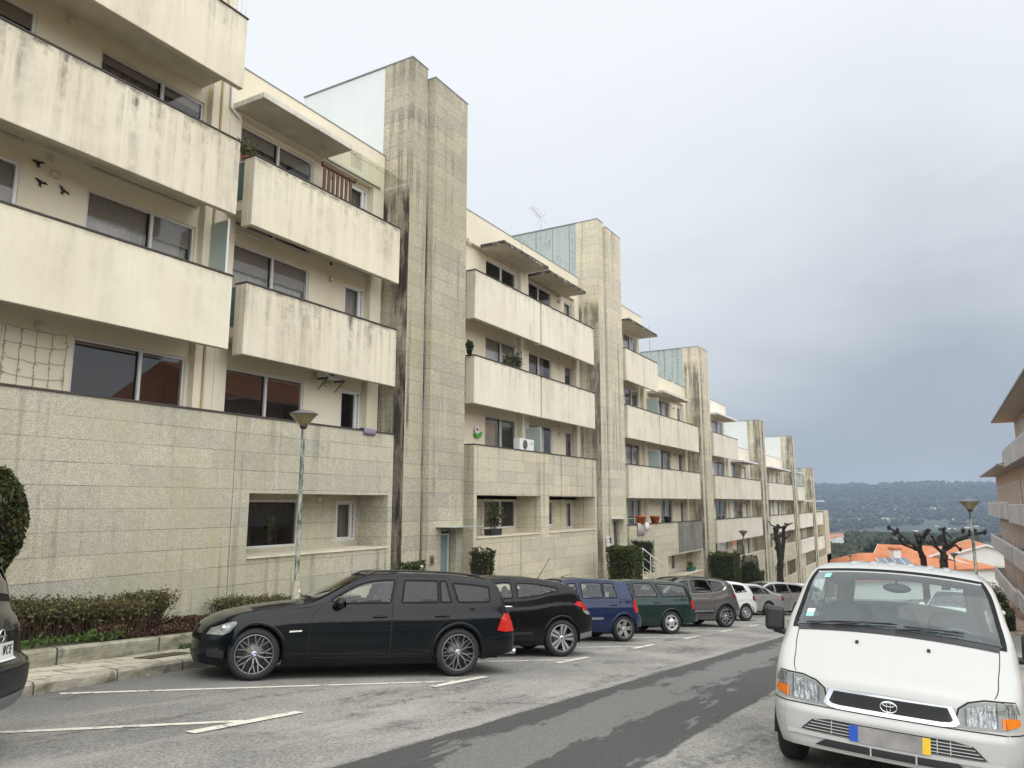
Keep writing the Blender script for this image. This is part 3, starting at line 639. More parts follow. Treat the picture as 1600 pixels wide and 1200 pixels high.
st.wall(8.59, 12.2, -.9, .19, YW, .12, [(8.45, 10.50, -.80, .07), (11.51, 12.14, -.76, .06)]); B.add(st, 'stone_base', Mt('granite'))
c = DB(); c.b(8.247, 12.34, YF-.02, YF+.15, 1.451, 1.48); c.b(12.2, 12.34, YF+.152, YP, 1.451, 1.48); B.add(c, 'coping', Mt('coping'))
c = DB(); c.b(8.592, 12.198, YF-.035, YW-.001, -.90, -.866); B.add(c, 'window_ledge', Mt('balcony_slab'))
s = DB(); s.b(8.25, 12.33, YF+.1216, YW+.4, .30, .44); B.add(s, 'balcony_slab', Mt('balcony_slab'))
window(B, 8.46, 10.50, -.80, .07, shut=0, cur=None, split=9.05, fr='alu_frame'); window(B, 11.51, 12.14, -.76, .06, n=1, shut=0, cur='curtain_dark', louvre=True)
for z in (2.43, 4.68): wall_lamp(B, 11.08, z)
wall_lamp(B, 10.95, 6.95, r=.07, dz=.12); wall_lamp(B, 11.0, .1, r=.04); vent(B, 11.08, 5.02)
tower(B, 12.58, 13.18, 14.62, 10.37, -4.6, 'granite_shaft', 'white_render', (13.72, 14.32, -2.3, -.62), '3A')
finish(B)

# ---- generic following blocks
def block(label, bays, tow=None, base=None, pmat='parapet_paint', wmat='wall_paint', first=None, extra=None, canm=('canopy_soffit', 'canopy_lichen')):
    """bays: (x0, x1, top level index, windows[(x0,x1,n)], canopy(x0,x1) or None); level tops are LV"""
    B = Block(label, (bays[0][0]+bays[-1][1])/2)
    x0, x1 = bays[0][0], bays[-1][1]
    for i, (a, b, top, low, wins, can) in enumerate(bays):
        a2 = a-(.22 if i == 0 else .0); b2 = b+(.24 if i == len(bays)-1 else 0.)
        tops = LV[top:low+1]; zr = LV[top]+1.1; zl = LV[low]-1.35
        ops = []
        for zt in tops:
            for w_ in wins: ops.append((w_[0], w_[1], zt-.98, zt+.97))
        wl = DB(); wl.wall(a2, b2, zl, zr, YW, .12, ops); B.add(wl, 'recess_wall', Mt(wmat))
        for zt in tops:
            for w_ in wins:
                window(B, w_[0], w_[1], zt-.98, zt+.97, n=w_[2], shut=rng.choice((0, .08, .15, .3)), cur=rng.choice(('curtain', 'curtain_dark', 'curtain_white', None, 'curtain')), fr=rng.choice(('alu_frame', 'white_frame')), louvre=False)
            wall_lamp(B, a+.6, zt+.85) if i == 0 else wall_lamp(B, (wins[0][1]+wins[-1][0])/2, zt+.8)
            vent(B, a+.58 if i == 0 else (wins[0][1]+wins[-1][0])/2, zt+1.08 if zt != tops[0] else zt+.98)
        nxt = bays[i+1][2] if i+1 < len(bays) else 99
        roofwall(B, a2, b2, zr, LV[top]+1.98, wmat, right=(nxt > top and i+1 < len(bays)))
        if can: canopy(B, can[0], can[1], LV[top]+(can[2] if len(can) > 2 else 1.0), 9.88, can[3] if len(can) > 3 else canm)
        for q in ([(a2, a2+.3)] if i == 0 else [(a2-.12, wins[0][0]-.06)])+([(b2-.35, b2)] if i == len(bays)-1 else []):
            pr = DB(); pr.b(q[0], q[1], YP, YW-.002, zl, zr-.002); B.add(pr, 'pier', Mt(wmat))
    return B
LV = [6.02, 3.74, 1.475, -.79, -3.0, -5.25]
def rail_glass(B, x, zt):
    g = DB(); g.b(x, x+.012, 10.16, YW-.02, zt-.35, zt+.75); o_ = B.add(g, 'privacy_screen', Mt('frosted_glass')); g = DB(); g.b(x-.006, x+.018, 10.135, 10.158, zt-.45, zt+.78); g.b(x-.006, x+.018, 10.16, YW-.02, zt+.752, zt+.78); g.build('screen_frame', Mt('alu_frame'), o_)

# block B
B = block('apartment block between the two tallest stone towers, two lichen-blackened canopies at its top', [(15.45, 19.10, 0, 2, [(17.28, 19.04, 2)], (16.75, 19.45, 1.08)), (19.20, 23.08, 0, 2, [(19.64, 21.43, 2), (22.38, 23.02, 1)], (19.52, 22.2, 1.0))])
for zt, zb in ((6.0, 4.72), (3.735, 2.51)):
    parapet(B, 15.47, 19.10, zt, zb, 'parapet_paint'); parapet(B, 19.20, 23.08, zt, zb, 'parapet_paint', y=10.0, screen=False)
st = DB(); st.wall(15.49, 23.10, -4.6, 1.46, YF, .12, [(15.63, 19.07, -.815, .215), (19.58, 22.97, -.815, .225)])
for a, b in ((15.63, 19.07), (19.58, 22.97)):
    st.q((a, YF+.12, -.815), (a, YW, -.815), (a, YW, .22), (a, YF+.12, .22)); st.q((b, YF+.12, -.815), (b, YF+.12, .22), (b, YW, .22), (b, YW, -.815)); st.q((a, YF+.12, .215), (a, YW, .215), (b, YW, .215), (b, YF+.12, .215))
st.b(15.49, 15.60, YF+.1216, YP, -4.6, 1.46); st.b(23.0, 23.10, YF+.1216, YP, -4.6, 1.46)
st.wall(15.6, 19.1, -.9, .24, YW, .12, [(17.26, 19.02, -.68, .1)]); st.wall(19.55, 23.0, -.9, .24, YW, .12, [(19.8, 21.5, -.68, .08), (22.36, 22.92, -.82, .08)]); B.add(st, 'stone_base', Mt('granite_pale'))
window(B, 17.26, 19.02, -.68, .1, shut=0, cur='curtain_dark', fr='alu_frame'); window(B, 19.8, 21.5, -.68, .08, shut=.45, cur='curtain', fr='white_frame'); window(B, 22.36, 22.92, -.82, .08, n=1, shut=0, cur='curtain', fr='alu_frame')
for a, b in ((15.632, 19.068), (19.582, 22.968)):
    c = DB(); c.b(a, b, YF-.03, YW-.001, -.85, -.816); B.add(c, 'window_ledge', Mt('balcony_slab'))
c = DB(); c.b(15.48, 23.11, YF-.02, YF+.15, 1.461, 1.487); c.b(15.48, 15.62, YF+.1516, YP, 1.461, 1.487); B.add(c, 'coping', Mt('coping'))
s = DB(); s.b(15.61, 22.99, YF+.1216, YW+.3, .30, .44); B.add(s, 'balcony_slab', Mt('balcony_slab'))
rail_glass(B, 19.36, 1.47); wall_lamp(B, 22.0, .1, r=.05)
pipe(B, [(19.12, YP-.03, 4.6), (19.12, YP-.03, 1.5)], .02, 'white_frame'); pipe(B, [(22.98, YP-.03, 5), (22.98, YP-.03, 1.5)], .016, 'white_frame')
f = DB(); f.b(19.70, 19.80, 10.9, 11.0, 7.4, 8.1); f.b(19.70, 19.80, YP-.05, 10.9, 7.6, 7.68); B.add(f, 'flue', Mt('white_plastic'))
b = MB(); b.ball(D(16.0, YP-.12, 7.0), (.09, .09, .13), 10); b.tube([D(16.0, YP, 7.12), D(16.0, YP-.12, 7.12), D(16.0, YP-.12, 7.02)], .02, 6); B.add(b, 'bracket_lamp', Mt('lamp_plastic'))
tower(B, 23.33, 23.83, 25.28, 10.10, -4.8, 'granite_shaft_pale', 'grey_sheet', (24.02, 24.55, -2.5, -.62), None, 9.89, 9.80, .14)
finish(B)

# block C
B = block('apartment block with terracotta pots and towels on a stained stone balcony', [(26.14, 29.82, 0, 3, [(27.98, 29.62, 2)], (26.3, 29.6, .98)), (29.95, 35.70, 1, 3, [(31.7, 33.75, 2), (34.93, 35.62, 1)], (30.3, 34.0, .98, ('canopy_soffit', 'canopy_edge')))])
parapet(B, 26.15, 29.81, 5.90, 4.66, 'parapet_paint')
for zt, zb in ((3.71, 2.46), (1.455, .21)):
    parapet(B, 26.15, 29.83, zt, zb, 'parapet_paint', screen=False); parapet(B, 29.95, 35.68, zt, zb, 'parapet_paint', y=10.0, screen=False, left=True)
st = DB(); st.wall(26.05, 35.68, -6.4, -2.1, YF, .12, [(30.4, 35.5, -3.08, -2.16)]); st.b(26.05, 30.4, YF+.0005, YF+.12, -2.0995, -.80); st.b(35.58, 35.68, YF+.1216, YP, -6.4, -.8)
for a, b in ((30.4, 35.5),):
    st.q((a, YF+.12, -3.08), (a, YW, -3.08), (a, YW, -2.16), (a, YF+.12, -2.16)); st.q((b, YF+.12, -3.08), (b, YF+.12, -2.16), (b, YW, -2.16), (b, YW, -3.08)); st.q((a, YF+.12, -2.16), (a, YW, -2.16), (b, YW, -2.16), (b, YF+.12, -2.16))
B.add(st, 'stone_base', Mt('granite_pale'))
st = DB(); st.b(30.402, 35.679, YF, YF+.12, -2.0985, -.80); B.add(st, 'balcony_front', Mt('granite_pale', 'granite_black'), label='stone balcony front')
st = DB(); st.b(31.9, 35.672, YF-.004, YF-.0005, -2.095, -.803); B.add(st, 'stained_cladding', Mt('granite_black'), label='blackened stone cladding')
c = DB(); c.b(26.04, 35.69, YF-.02, YF+.15, -.799, -.772); B.add(c, 'coping', Mt('coping'))
s = DB(); s.b(26.1, 35.6, YF+.1216, YW+.3, -1.9, -1.76); B.add(s, 'balcony_slab', Mt('balcony_slab'))
c = DB(); c.b(30.402, 35.498, YF-.03, YW-.001, -3.12, -3.081); B.add(c, 'window_ledge', Mt('balcony_slab'))
wl = DB(); wl.wall(30.4, 35.5, -3.2, -2.1, YW, .12, [(30.9, 32.4, -3.0, -2.2), (33.3, 34.0, -3.0, -2.2)]); B.add(wl, 'loggia_wall', Mt('wall_paint_pale'))
window(B, 30.9, 32.4, -3.0, -2.2, shut=0, cur='curtain_dark', fr='white_frame'); window(B, 33.3, 34.0, -3.0, -2.2, n=1, shut=0, cur=None, fr='white_frame')
rail_glass(B, 30.2, 3.71); rail_glass(B, 30.2, 1.455)
pipe(B, [(29.9, YP-.03, 3.5), (29.9, YP-.03, -.7)], .02, 'white_frame')
f = DB(); f.b(33.9, 34.0, YP-.05, YP+.3, 5.2, 5.28); f.b(33.9, 34.0, YP-.05, YP+.05, 5.28, 5.75); B.add(f, 'flue', Mt('white_plastic'))
tower(B, 35.95, 36.25, 37.45, 7.78, -6.6, 'granite_shaft_pale', 'grey_sheet', None, None, 9.95, 9.85, .02)
finish(B)

# block D
CE = ('canopy_soffit', 'white_frame')
B = block('pale apartment block above the long trimmed hedge and the pointed bush', [(38.5, 44.05, 1, 3, [(41.4, 43.8, 2)], (39.2, 43.6, .98, CE)), (44.2, 49.6, 2, 3, [(44.9, 47.9, 2), (48.75, 49.4, 1)], (44.6, 48.6, .98, CE))], pmat='parapet_paint_pale', wmat='wall_paint_pale')
parapet(B, 38.5, 43.9, 3.69, 2.47, 'parapet_paint_pale')
for zt, zb in ((1.455, .25), (-.81, -2.0)):
    parapet(B, 38.5, 44.10, zt, zb, 'parapet_paint'); parapet(B, 44.2, 49.62, zt, zb, 'parapet_paint_pale', screen=False)
st = DB(); st.wall(38.4, 49.75, -7.4, -2.95, YF, .12, [(44.5, 49.5, -5.2, -4.1)]); B.add(st, 'stone_base', Mt('granite_pale'))
c = DB(); c.b(38.4, 49.76, YF-.02, YF+.15, -2.949, -2.92); B.add(c, 'coping', Mt('balcony_slab'))
wl = DB(); wl.wall(38.3, 49.9, -5.6, -2.0, YW, .12, [(39.2, 43.6, -4.0, -2.1), (44.8, 47.9, -4.0, -2.1), (48.7, 49.4, -4, -2.1)]); B.add(wl, 'loggia_wall', Mt('wall_paint_pale'))
for a, b in ((39.2, 43.6), (44.8, 47.9)): window(B, a, b, -4.0, -2.1, shut=0, cur='curtain')
window(B, 48.7, 49.4, -4, -2.1, n=1, shut=0, cur='curtain_dark')
tower(B, 50.0, 50.55, 51.0, 5.45, -7.8, 'granite_shaft_pale', 'white_render', None, None, 9.95, 9.85, .06)
finish(B)
# block E
B = block('small pale apartment block behind the lopped street tree', [(52.45, 57.4, 2, 4, [(54.0, 56.8, 2)], (52.8, 60.6, .98, CE)), (57.5, 61.55, 2, 4, [(58.6, 60.2, 2), (60.8, 61.4, 1)], None)], wmat='wall_paint_pale')
for zt, zb in ((1.43, .26), (-.8, -1.98)):
    parapet(B, 52.45, 57.45, zt, zb, 'parapet_paint_pale', screen=False); parapet(B, 57.5, 61.6, zt, zb, 'parapet_paint', screen=False)
st = DB(); st.wall(52.4, 61.7, -9, -2.9, YF, .12, [(52.8, 56.8, -5.2, -4.15), (57.4, 61.4, -5.2, -4.15)]); B.add(st, 'stone_base', Mt('granite_pale'))
wl = DB(); wl.wall(52.4, 61.7, -5.6, -4.0, YW, .12, [(53.5, 56, -5.1, -4.2)]); B.add(wl, 'loggia_wall', Mt('wall_paint_pale')); window(B, 53.5, 56, -5.1, -4.2, shut=0, cur='curtain_dark')
tower(B, 61.75, 62.0, 62.6, 5.33, -9, 'granite_shaft_pale', 'white_render', None, None, 9.95, 9.85, .04)
finish(B)
# block F
B = block('narrow apartment block second from the far end of the row', [(64.3, 67.5, 2, 4, [(65.0, 67.0, 2)], (64.3, 67.2, .98, CE)), (67.6, 71.3, 3, 4, [(68.2, 70.6, 2)], (67.0, 71.0, .98, CE))], wmat='wall_paint_pale')
parapet(B, 64.3, 67.4, 1.41, .25, 'parapet_paint_pale', screen=False)
for zt, zb in ((-.78, -1.98), (-2.85, -4.02)):
    parapet(B, 64.3, 71.35, zt, zb, 'parapet_paint_pale', screen=False)
st = DB(); st.wall(64.3, 71.4, -10, -5.1, YF, .12, []); B.add(st, 'stone_base', Mt('granite_pale'))
wl = DB(); wl.wall(64.3, 71.4, -6, -4.0, YW, .12, [(65.3, 68.2, -5.1, -4.2)]); B.add(wl, 'loggia_wall', Mt('wall_paint_pale')); window(B, 65.3, 68.2, -5.1, -4.2, shut=0, cur=None)
tower(B, 71.5, 71.8, 72.4, 3.17, -10, 'granite_shaft_pale', 'grey_sheet', None, None, 9.95, 9.85, .02)
finish(B)
# block G
B = block('lowest apartment block at the far end of the row', [(73.5, 77.8, 3, 4, [(74.4, 76.6, 2)], (73.6, 78.6, .98, CE)), (77.9, 81.0, 4, 4, [(78.6, 80.2, 2)], None)], wmat='wall_paint_pale')
parapet(B, 73.5, 77.8, -.78, -1.95, 'parapet_paint_pale', screen=False); parapet(B, 73.5, 77.8, -3.0, -4.2, 'parapet_paint_pale', screen=False)
st = DB(); st.wall(73.5, 82.0, -10.5, -4.9, YF, .12, []); B.add(st, 'stone_base', Mt('granite_pale'))
e_ = DB(); e_.b(79.0, 82.0, YF, YB, -10.5, -.65); B.add(e_, 'end_wall', Mt('granite_pale'))
finish(B)
# ------------------------------------------------------------------ placing by sight line onto a known plane
_f = 1150.; _th = math.atan(187/_f); _yw = math.atan(670/(_f/cos(_th)))
FW = Vector((cos(_yw)*cos(_th), sin(_yw)*cos(_th), sin(_th))); RT = Vector((sin(_yw), -cos(_yw), 0)); UP = RT.cross(FW)
def ray(px, py): return FW*_f+RT*(px-800)+UP*(600-py)
def at(px, py, y): r = ray(px, py); return r*(y/r.y)+Vector((0, 0, CZ))
def atd(px, py, d): return ray(px, py)*(d/_f)+Vector((0, 0, CZ))

# ------------------------------------------------------------------ ground
def terr(x, y):
    prof = [(95, -9.1), (200, -14), (400, -20), (700, -31), (1100, -43), (1400, -34), (1800, -4), (2200, 26), (2600, 47), (3200, 58), (4300, 60)]
    if x <= 95: return gz(x, y)-.07
    for (a, za), (b, zb) in zip(prof, prof[1:]):
        if x <= b:
            k = (x-a)/(b-a); k = k*k*(3-2*k)*.5+k*.5; z = za+(zb-za)*k; break
    else: z = 60
    n = mnoise.fractal(Vector((x*.0016, y*.0016, 3)), .9, 2.1, 5)
    amp = 0 if x < 300 else min(1, (x-300)/1500)
    g0 = gz(95, y)+9.1 if x < 200 else 0
    return z+n*13*amp+(g0*max(0, 1-(x-95)/105))-.07
from mathutils import noise as mnoise
xs = [-60, -40, -25]+[i*2.5-15 for i in range(0, 46)]+[105, 115, 130, 150, 175, 200, 230, 270]+[300+45*i for i in range(60)]+[3010]
ys = sorted({round(s_*v, 2) for s_ in (-1, 1) for v in (0, 1, 2.1, 4, 6, 9, 12, 16, 22, 30, 40, 55, 75, 100, 130, 165, 200, 240, 290, 340, 400, 470, 550, 650, 780, 950, 1200, 1600, 2200, 3000)})
g = MB(); V = [(x, y, terr(x, y)) for x in xs for y in ys]; n = len(ys)
g.add(V, [(i*n+j, (i+1)*n+j, (i+1)*n+j+1, i*n+j+1) for i in range(len(xs)-1) for j in range(n-1)], 0, True)
tag(g.build('ground', Mt('terrain')), kind='structure')

KERB = [(-12, 6.2), (3, 8.15), (4.8, 8.75), (7.6, 9.55), (9.2, 9.8), (12, 9.85), (104, 9.85)]
CURB = [(-12, 7.4), (3, 9.2), (6.9, 10.45), (9.0, 11.15), (11, 11.45), (14.0, 11.5)]
def ylin(P, x):
    for (a, b), (c, d) in zip(P, P[1:]):
        if x <= c: return b+(d-b)*(x-a)/(c-a)
    return P[-1][1]
xr = [-12+.8*i for i in range(146)]
def strip(name, mat, y0, y1, dz, ny=6, x0=-12, x1=104.1, side=False, kind='structure'):
    """a sheet following the street between two lines y0(x), y1(x)"""
    m = MB(); X = [x for x in xr if x0 <= x <= x1]; V = []
    for x in X:
        a, b = y0(x), y1(x)
        for j in range(ny+1): y = a+(b-a)*j/ny; V.append((x, y, gz(x, y)+dz))
    k = ny+1
    m.add(V, [(i*k+j, (i+1)*k+j, (i+1)*k+j+1, i*k+j+1) for i in range(len(X)-1) for j in range(ny)], 0, True)
    return tag(m.build(name, Mt(mat)), kind=kind)
strip('road', 'asphalt', lambda x: -4.2, lambda x: ylin(KERB, x)+.1, 0, 26)
strip('pavement', 'paving', lambda x: ylin(KERB, x)+.16, lambda x: 13.0, .125, 5)
strip('right_pavement', 'pinkish_paving', lambda x: -9., lambda x: -2.2, .03, 6, 34, 84)
def ribbon(name, mat, P, w_, h0, h1, x0=-12, x1=104, step=.8):
    m = MB(); X = [x for x in xr if x0 <= x <= x1]; V = []
    for x in X:
        y = ylin(P, x)
        for a, b in ((-.0, h0), (.0, h1-.03), (.03, h1), (w_, h1), (w_, h0)): V.append((x, y+a, gz(x, y)+b))
    m.add(V, [(i*5+j, i*5+j+1, (i+1)*5+j+1, (i+1)*5+j) for i in range(len(X)-1) for j in range(4)], 0, False)
    m.add(V[:5], [(0, 1, 2, 3, 4)]); m.add(V[-5:], [(4, 3, 2, 1, 0)])
    return m.build(name, Mt(mat))
tag(ribbon('kerb', 'kerb_stone', KERB, .17, -.05, .135), kind='structure')
tag(ribbon('planter_curb', 'planter_curb', CURB, .14, 0, .34, -12, 14), 'low mossy stone curb edging the flower bed below the wall', 'curb')
strip('flower_bed', 'soil', lambda x: ylin(CURB, x)+.13, lambda x: 12.6, .30, 5, -12, 14)
# markings
def mark(pts, w_):
    m = MB(); (ax, ay), (bx, by) = pts; L = hypot(bx-ax, by-ay); tx, ty = (bx-ax)/L, (by-ay)/L; n = max(2, int(L/.5)); V = []
    for i in range(n+1):
        x, y = ax+tx*L*i/n, ay+ty*L*i/n
        for s_ in (-1, 1): X, Y = x-ty*s_*w_/2, y+tx*s_*w_/2; V.append((X, Y, gz(X, Y)+.005))
    m.add(V, [(2*i, 2*i+1, 2*i+3, 2*i+2) for i in range(n)]); return m
first = None
for k in range(12):
    x0 = 5.1+3.55*k
    m = mark([(x0-3.7, 8.62), (x0+.02, 5.80+.06)], .10); t_ = mark([(x0-.62, 5.79), (x0+.66, 5.79)], .13)
    m.add([(v[0], v[1], v[2]+.004) for v in t_.v], t_.f)
    tag(m.build('bay_marking', Mt('road_paint')), kind='structure')

# ------------------------------------------------------------------ planting
def leaves(mb, pts, size, rnd, mi=0, up=.0, asp=1.6):
    V = []; F = []
    for p in pts:
        s_ = size*rnd.uniform(.6, 1.3); a = Vector((rnd.gauss(0, 1), rnd.gauss(0, 1), rnd.gauss(0, 1)+up)).normalized()
        b = a.cross(Vector((rnd.gauss(0, 1), rnd.gauss(0, 1), rnd.gauss(0, 1)))).normalized()
        p = Vector(p); k = len(V); V += [p-b*s_*.5, p+a*s_*asp*.5, p+b*s_*.5, p-a*s_*asp*.5]; F.append((k, k+1, k+2, k+3))
    mb.add(V, F, mi)
def hedge(label, x0, x1, y0, y1, zb, zt, n, mat='hedge_leaf', size=.045, name='hedge', core='hedge_core', bump=.06, slope=True, seed=1, taper=0., group=None, ragged=0., bare=0.):
    rnd = random.Random(seed); cx, cy = (x0+x1)/2, (y0+y1)/2
    e = empty(name, (cx, cy, zb), 0, label, 'hedge', group); m = MB(); L = x1-x0; W = y1-y0; H = zt-zb; pts = []
    def gzr(x): return gz(x, cy)-gz(cx, cy) if slope else 0
    for _ in range(n):
        u, v, w_ = rnd.random(), rnd.random(), rnd.random()**(.75)
        f = rnd.random(); A = [L*W, L*H, W*H]; q = rnd.random()*(L*W+2*L*H+2*W*H); dpt = abs(rnd.gauss(0, .07))
        if q < L*W: p = [u*L, v*W, H-dpt]
        elif q < L*W+2*L*H: p = [u*L, dpt if f < .6 else W-dpt, w_*H]
        else: p = [dpt if f < .6 else L-dpt, v*W, w_*H]
        k = mnoise.noise(Vector((p[0]*2.2+x0, p[1]*2.2, p[2]*2.2+seed)))*bump*2
        if bare and p[2] < H*bare and rnd.random() < .8: continue
        if ragged: p[2] *= 1-ragged*max(0, mnoise.noise(Vector((p[0]*1.3+seed, p[1], 1))))
        t_ = 1-taper*(1-p[2]/H)
        x = x0+L/2+(p[0]-L/2)*t_*(1+k/L); y = y0+W/2+(p[1]-W/2)*t_*(1+k/W*1.); z = p[2]+k
        pts.append((x-cx, y-cy, z+gzr(x)))
    leaves(m, pts, size, rnd); f_ = m.build('foliage', Mt(mat), e)
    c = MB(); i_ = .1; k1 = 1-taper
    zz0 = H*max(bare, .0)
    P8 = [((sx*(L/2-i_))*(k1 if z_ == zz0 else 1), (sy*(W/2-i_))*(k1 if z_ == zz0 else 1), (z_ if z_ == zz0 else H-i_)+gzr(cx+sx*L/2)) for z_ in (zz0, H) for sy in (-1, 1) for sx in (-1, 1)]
    c.add(P8, [(0, 2, 3, 1), (4, 5, 7, 6), (0, 1, 5, 4), (2, 6, 7, 3), (0, 4, 6, 2), (1, 3, 7, 5)]); c.build('foliage_core', Mt(core), e)  # solid near-black block filling the hedge behind its leaves
    return e
def twig_hedge(label, x0, x1, y0, y1, h, n, seed, green=.3, fan=0.):
    rnd = random.Random(seed); cx, cy = (x0+x1)/2, (y0+y1)/2; zb = gz(cx, cy)+.31
    e = empty('twiggy_hedge', (cx, cy, zb), 0, label, 'hedge', 'bare clipped hedges in the flower bed'); m = MB(); pts = []
    for _ in range(n):
        bx, by = rnd.uniform(x0, x1)-cx, rnd.uniform(y0, y1)-cy
        if fan: bx *= .35; by *= .35
        tx, ty = bx*(1+fan*2)+rnd.gauss(0, .10), by*(1+fan)+rnd.gauss(0, .08); hh = h*rnd.uniform(.75, 1.02); z0 = gz(bx+cx, cy)-gz(cx, cy)
        P = [Vector((bx+(tx-bx)*k+rnd.gauss(0, .02), by+(ty-by)*k+rnd.gauss(0, .02), z0+hh*k**.9)) for k in (0, .35, .7, 1)]
        m.tube(P, [.008, .007, .005, .003], 3, 0, False)
        for k in range(3):
            q = P[2].lerp(P[3], rnd.random()*.9)
            d = Vector((rnd.gauss(0, .10), rnd.gauss(0, .10), rnd.uniform(.02, .14))); m.tube([q, q+d*.6, q+d], [.004, .003, .002], 3, 0, False); pts.append(q+d)
            for _q in range(2): pts.append(q+d*rnd.random()+Vector((rnd.gauss(0, .03), rnd.gauss(0, .03), rnd.gauss(0, .03))))
        for k in range(4):
            q = P[rnd.randint(1, 2)].lerp(P[3], rnd.random()); pts.append(q+Vector((rnd.gauss(0, .05), rnd.gauss(0, .05), rnd.gauss(0, .04))))
    m.build('branches', Mt('twig'), e); l = MB(); leaves(l, pts, .030, rnd); l.build('foliage', Mt('twig_leaf'), e); return e
twig_hedge('long brown twiggy hedge under the stone wall, beside the parked dark grey car', 4.6, 7.6, 11.0, 11.9, .53, 1100, 3)
twig_hedge('fan-shaped bare bush at the free end of the twiggy hedge', 7.4, 8.5, 11.3, 11.95, .62, 420, 4, fan=.35)
twig_hedge('low clipped twiggy hedge behind the bonnet of the black estate car', 9.9, 13.6, 11.75, 12.35, .50, 900, 5)
rnd = random.Random(11)
m = MB(); pts = []
for _ in range(17000):
    x = rnd.uniform(6.6, 12.5); y = rnd.uniform(ylin(CURB, x)+.10, 12.3); h_ = .22+.20*mnoise.noise(Vector((x*1.4, y*1.4, 0)))
    pts.append((x, y, gz(x, y)+.30+max(.03, h_)*rnd.random()**.6))
leaves(m, pts, .030, rnd); tag(m.build('ground_cover', Mt('red_cover_leaf')), 'reddish brown ground cover filling the flower bed', 'ground cover', kind='stuff')
m = MB(); pts = []
for _ in range(800):
    x = rnd.uniform(4.2, 7.0); y = ylin(CURB, x)+.12+abs(rnd.gauss(0, .12)); pts.append((x, y, gz(x, y)+.37+abs(rnd.gauss(0, .05))))
for _ in range(120):
    x = rnd.uniform(8.0, 8.5); y = ylin(CURB, x)-.06-abs(rnd.gauss(0, .03)); pts.append((x, y, gz(x, y)+.13+abs(rnd.gauss(0, .03))))
leaves(m, pts, .045, rnd, 0, .6); tag(m.build('weeds', Mt('weed_leaf')), 'bright green weeds along the mossy curb', 'weeds', kind='stuff')
# clipped column at the left edge
def topiary(label, cx, cy, zb, z0, z1, rx, n, mat, seed, cone=0., name='clipped_tree'):
    rnd = random.Random(seed); e = empty(name, (cx, cy, zb), 0, label, 'tree'); m = MB(); pts = []
    for _ in range(n):
        k = rnd.random(); a = rnd.uniform(0, 2*pi); prof = (sin(pi*min(1, .08+.9*k))**.5) if not cone else (min(1, k*5)**.6)*(1-k*cone)
        r = rx*prof*(1+.14*mnoise.noise(Vector((cos(a)*2, sin(a)*2, k*5+seed))))-abs(rnd.gauss(0, .05))
        pts.append((r*cos(a), r*sin(a), z0-zb+(z1-z0)*k+rnd.gauss(0, .02)))
    leaves(m, pts, .045, rnd, 0, .7, 2.0); m.build('crown', Mt(mat), e)
    c = MB(); c.ball((0, 0, (z0+z1)/2-zb), (rx*.84, rx*.84, (z1-z0)*.44) if not cone else (rx*.6, rx*.6, (z1-z0)*.38), 14); c.build('foliage_core', Mt('thuja_core'), e)  # solid near-black ball filling the crown behind its leaves
    t_ = MB(); t_.tube([(0, 0, -.1), (0, 0, z0-zb+.25)], [.07, .05], 8); t_.build('trunk', Mt('bark'), e); return e
q = at(-14, 810, 11.2); topiary('clipped column-shaped conifer cut off by the left edge', q.x, 11.2, gz(q.x, 11.2)+.35, at(0, 888, 11.2).z, at(0, 733, 11.2).z, .42, 5200, 'thuja_leaf', 21)
def hb(label, px0, px1, pyt, y, depth, n, seed, mat='hedge_leaf', size=.05, **kw):
    a = at(px0, pyt, y+depth); b = at(px1, pyt, y); cx = (a.x+b.x)/2; zb = gz(cx, y)+.1
    return hedge(label, a.x, b.x, y, y+depth, zb, at((px0+px1)/2, pyt, y).z, n, mat, size, seed=seed, slope=False, **kw)
hb('small green hedge left of the frosted door of the first tower', 621, 664, 880, 11.2, .55, 1800, 31, bump=.05)
hb('ragged half-bare hedge stump right of the first tower door', 740, 768, 860, 11.0, .7, 2600, 32, 'thuja_leaf', ragged=.10, taper=.35, bump=.09)
hb('large clipped green hedge beside the stair rail', 946, 1006, 858, 10.4, 1.2, 6500, 33, taper=.12, bump=.08)
e = hb('smaller rounded clipped hedge above the stair rail', 989, 1020, 846, 11.4, 1.0, 3800, 34, bump=.09, taper=.2, bare=.55)
hb('long trimmed hedge with trailing shoots in front of the pale block', 1107, 1158, 870, 10.8, 1.5, 8000, 35, bump=.07)
a = at(1171, 868, 10.6); topiary('pointed green bush beside the far street lamp', a.x, 10.6, gz(a.x, 10.6), gz(a.x, 10.6)+.3, a.z, .95, 5200, 'shrub_leaf', 36, .55, 'pointed_bush')
hb('low green hedge at the foot of the pointed bush', 1158, 1196, 897, 10.3, .8, 2200, 37, 'shrub_leaf')

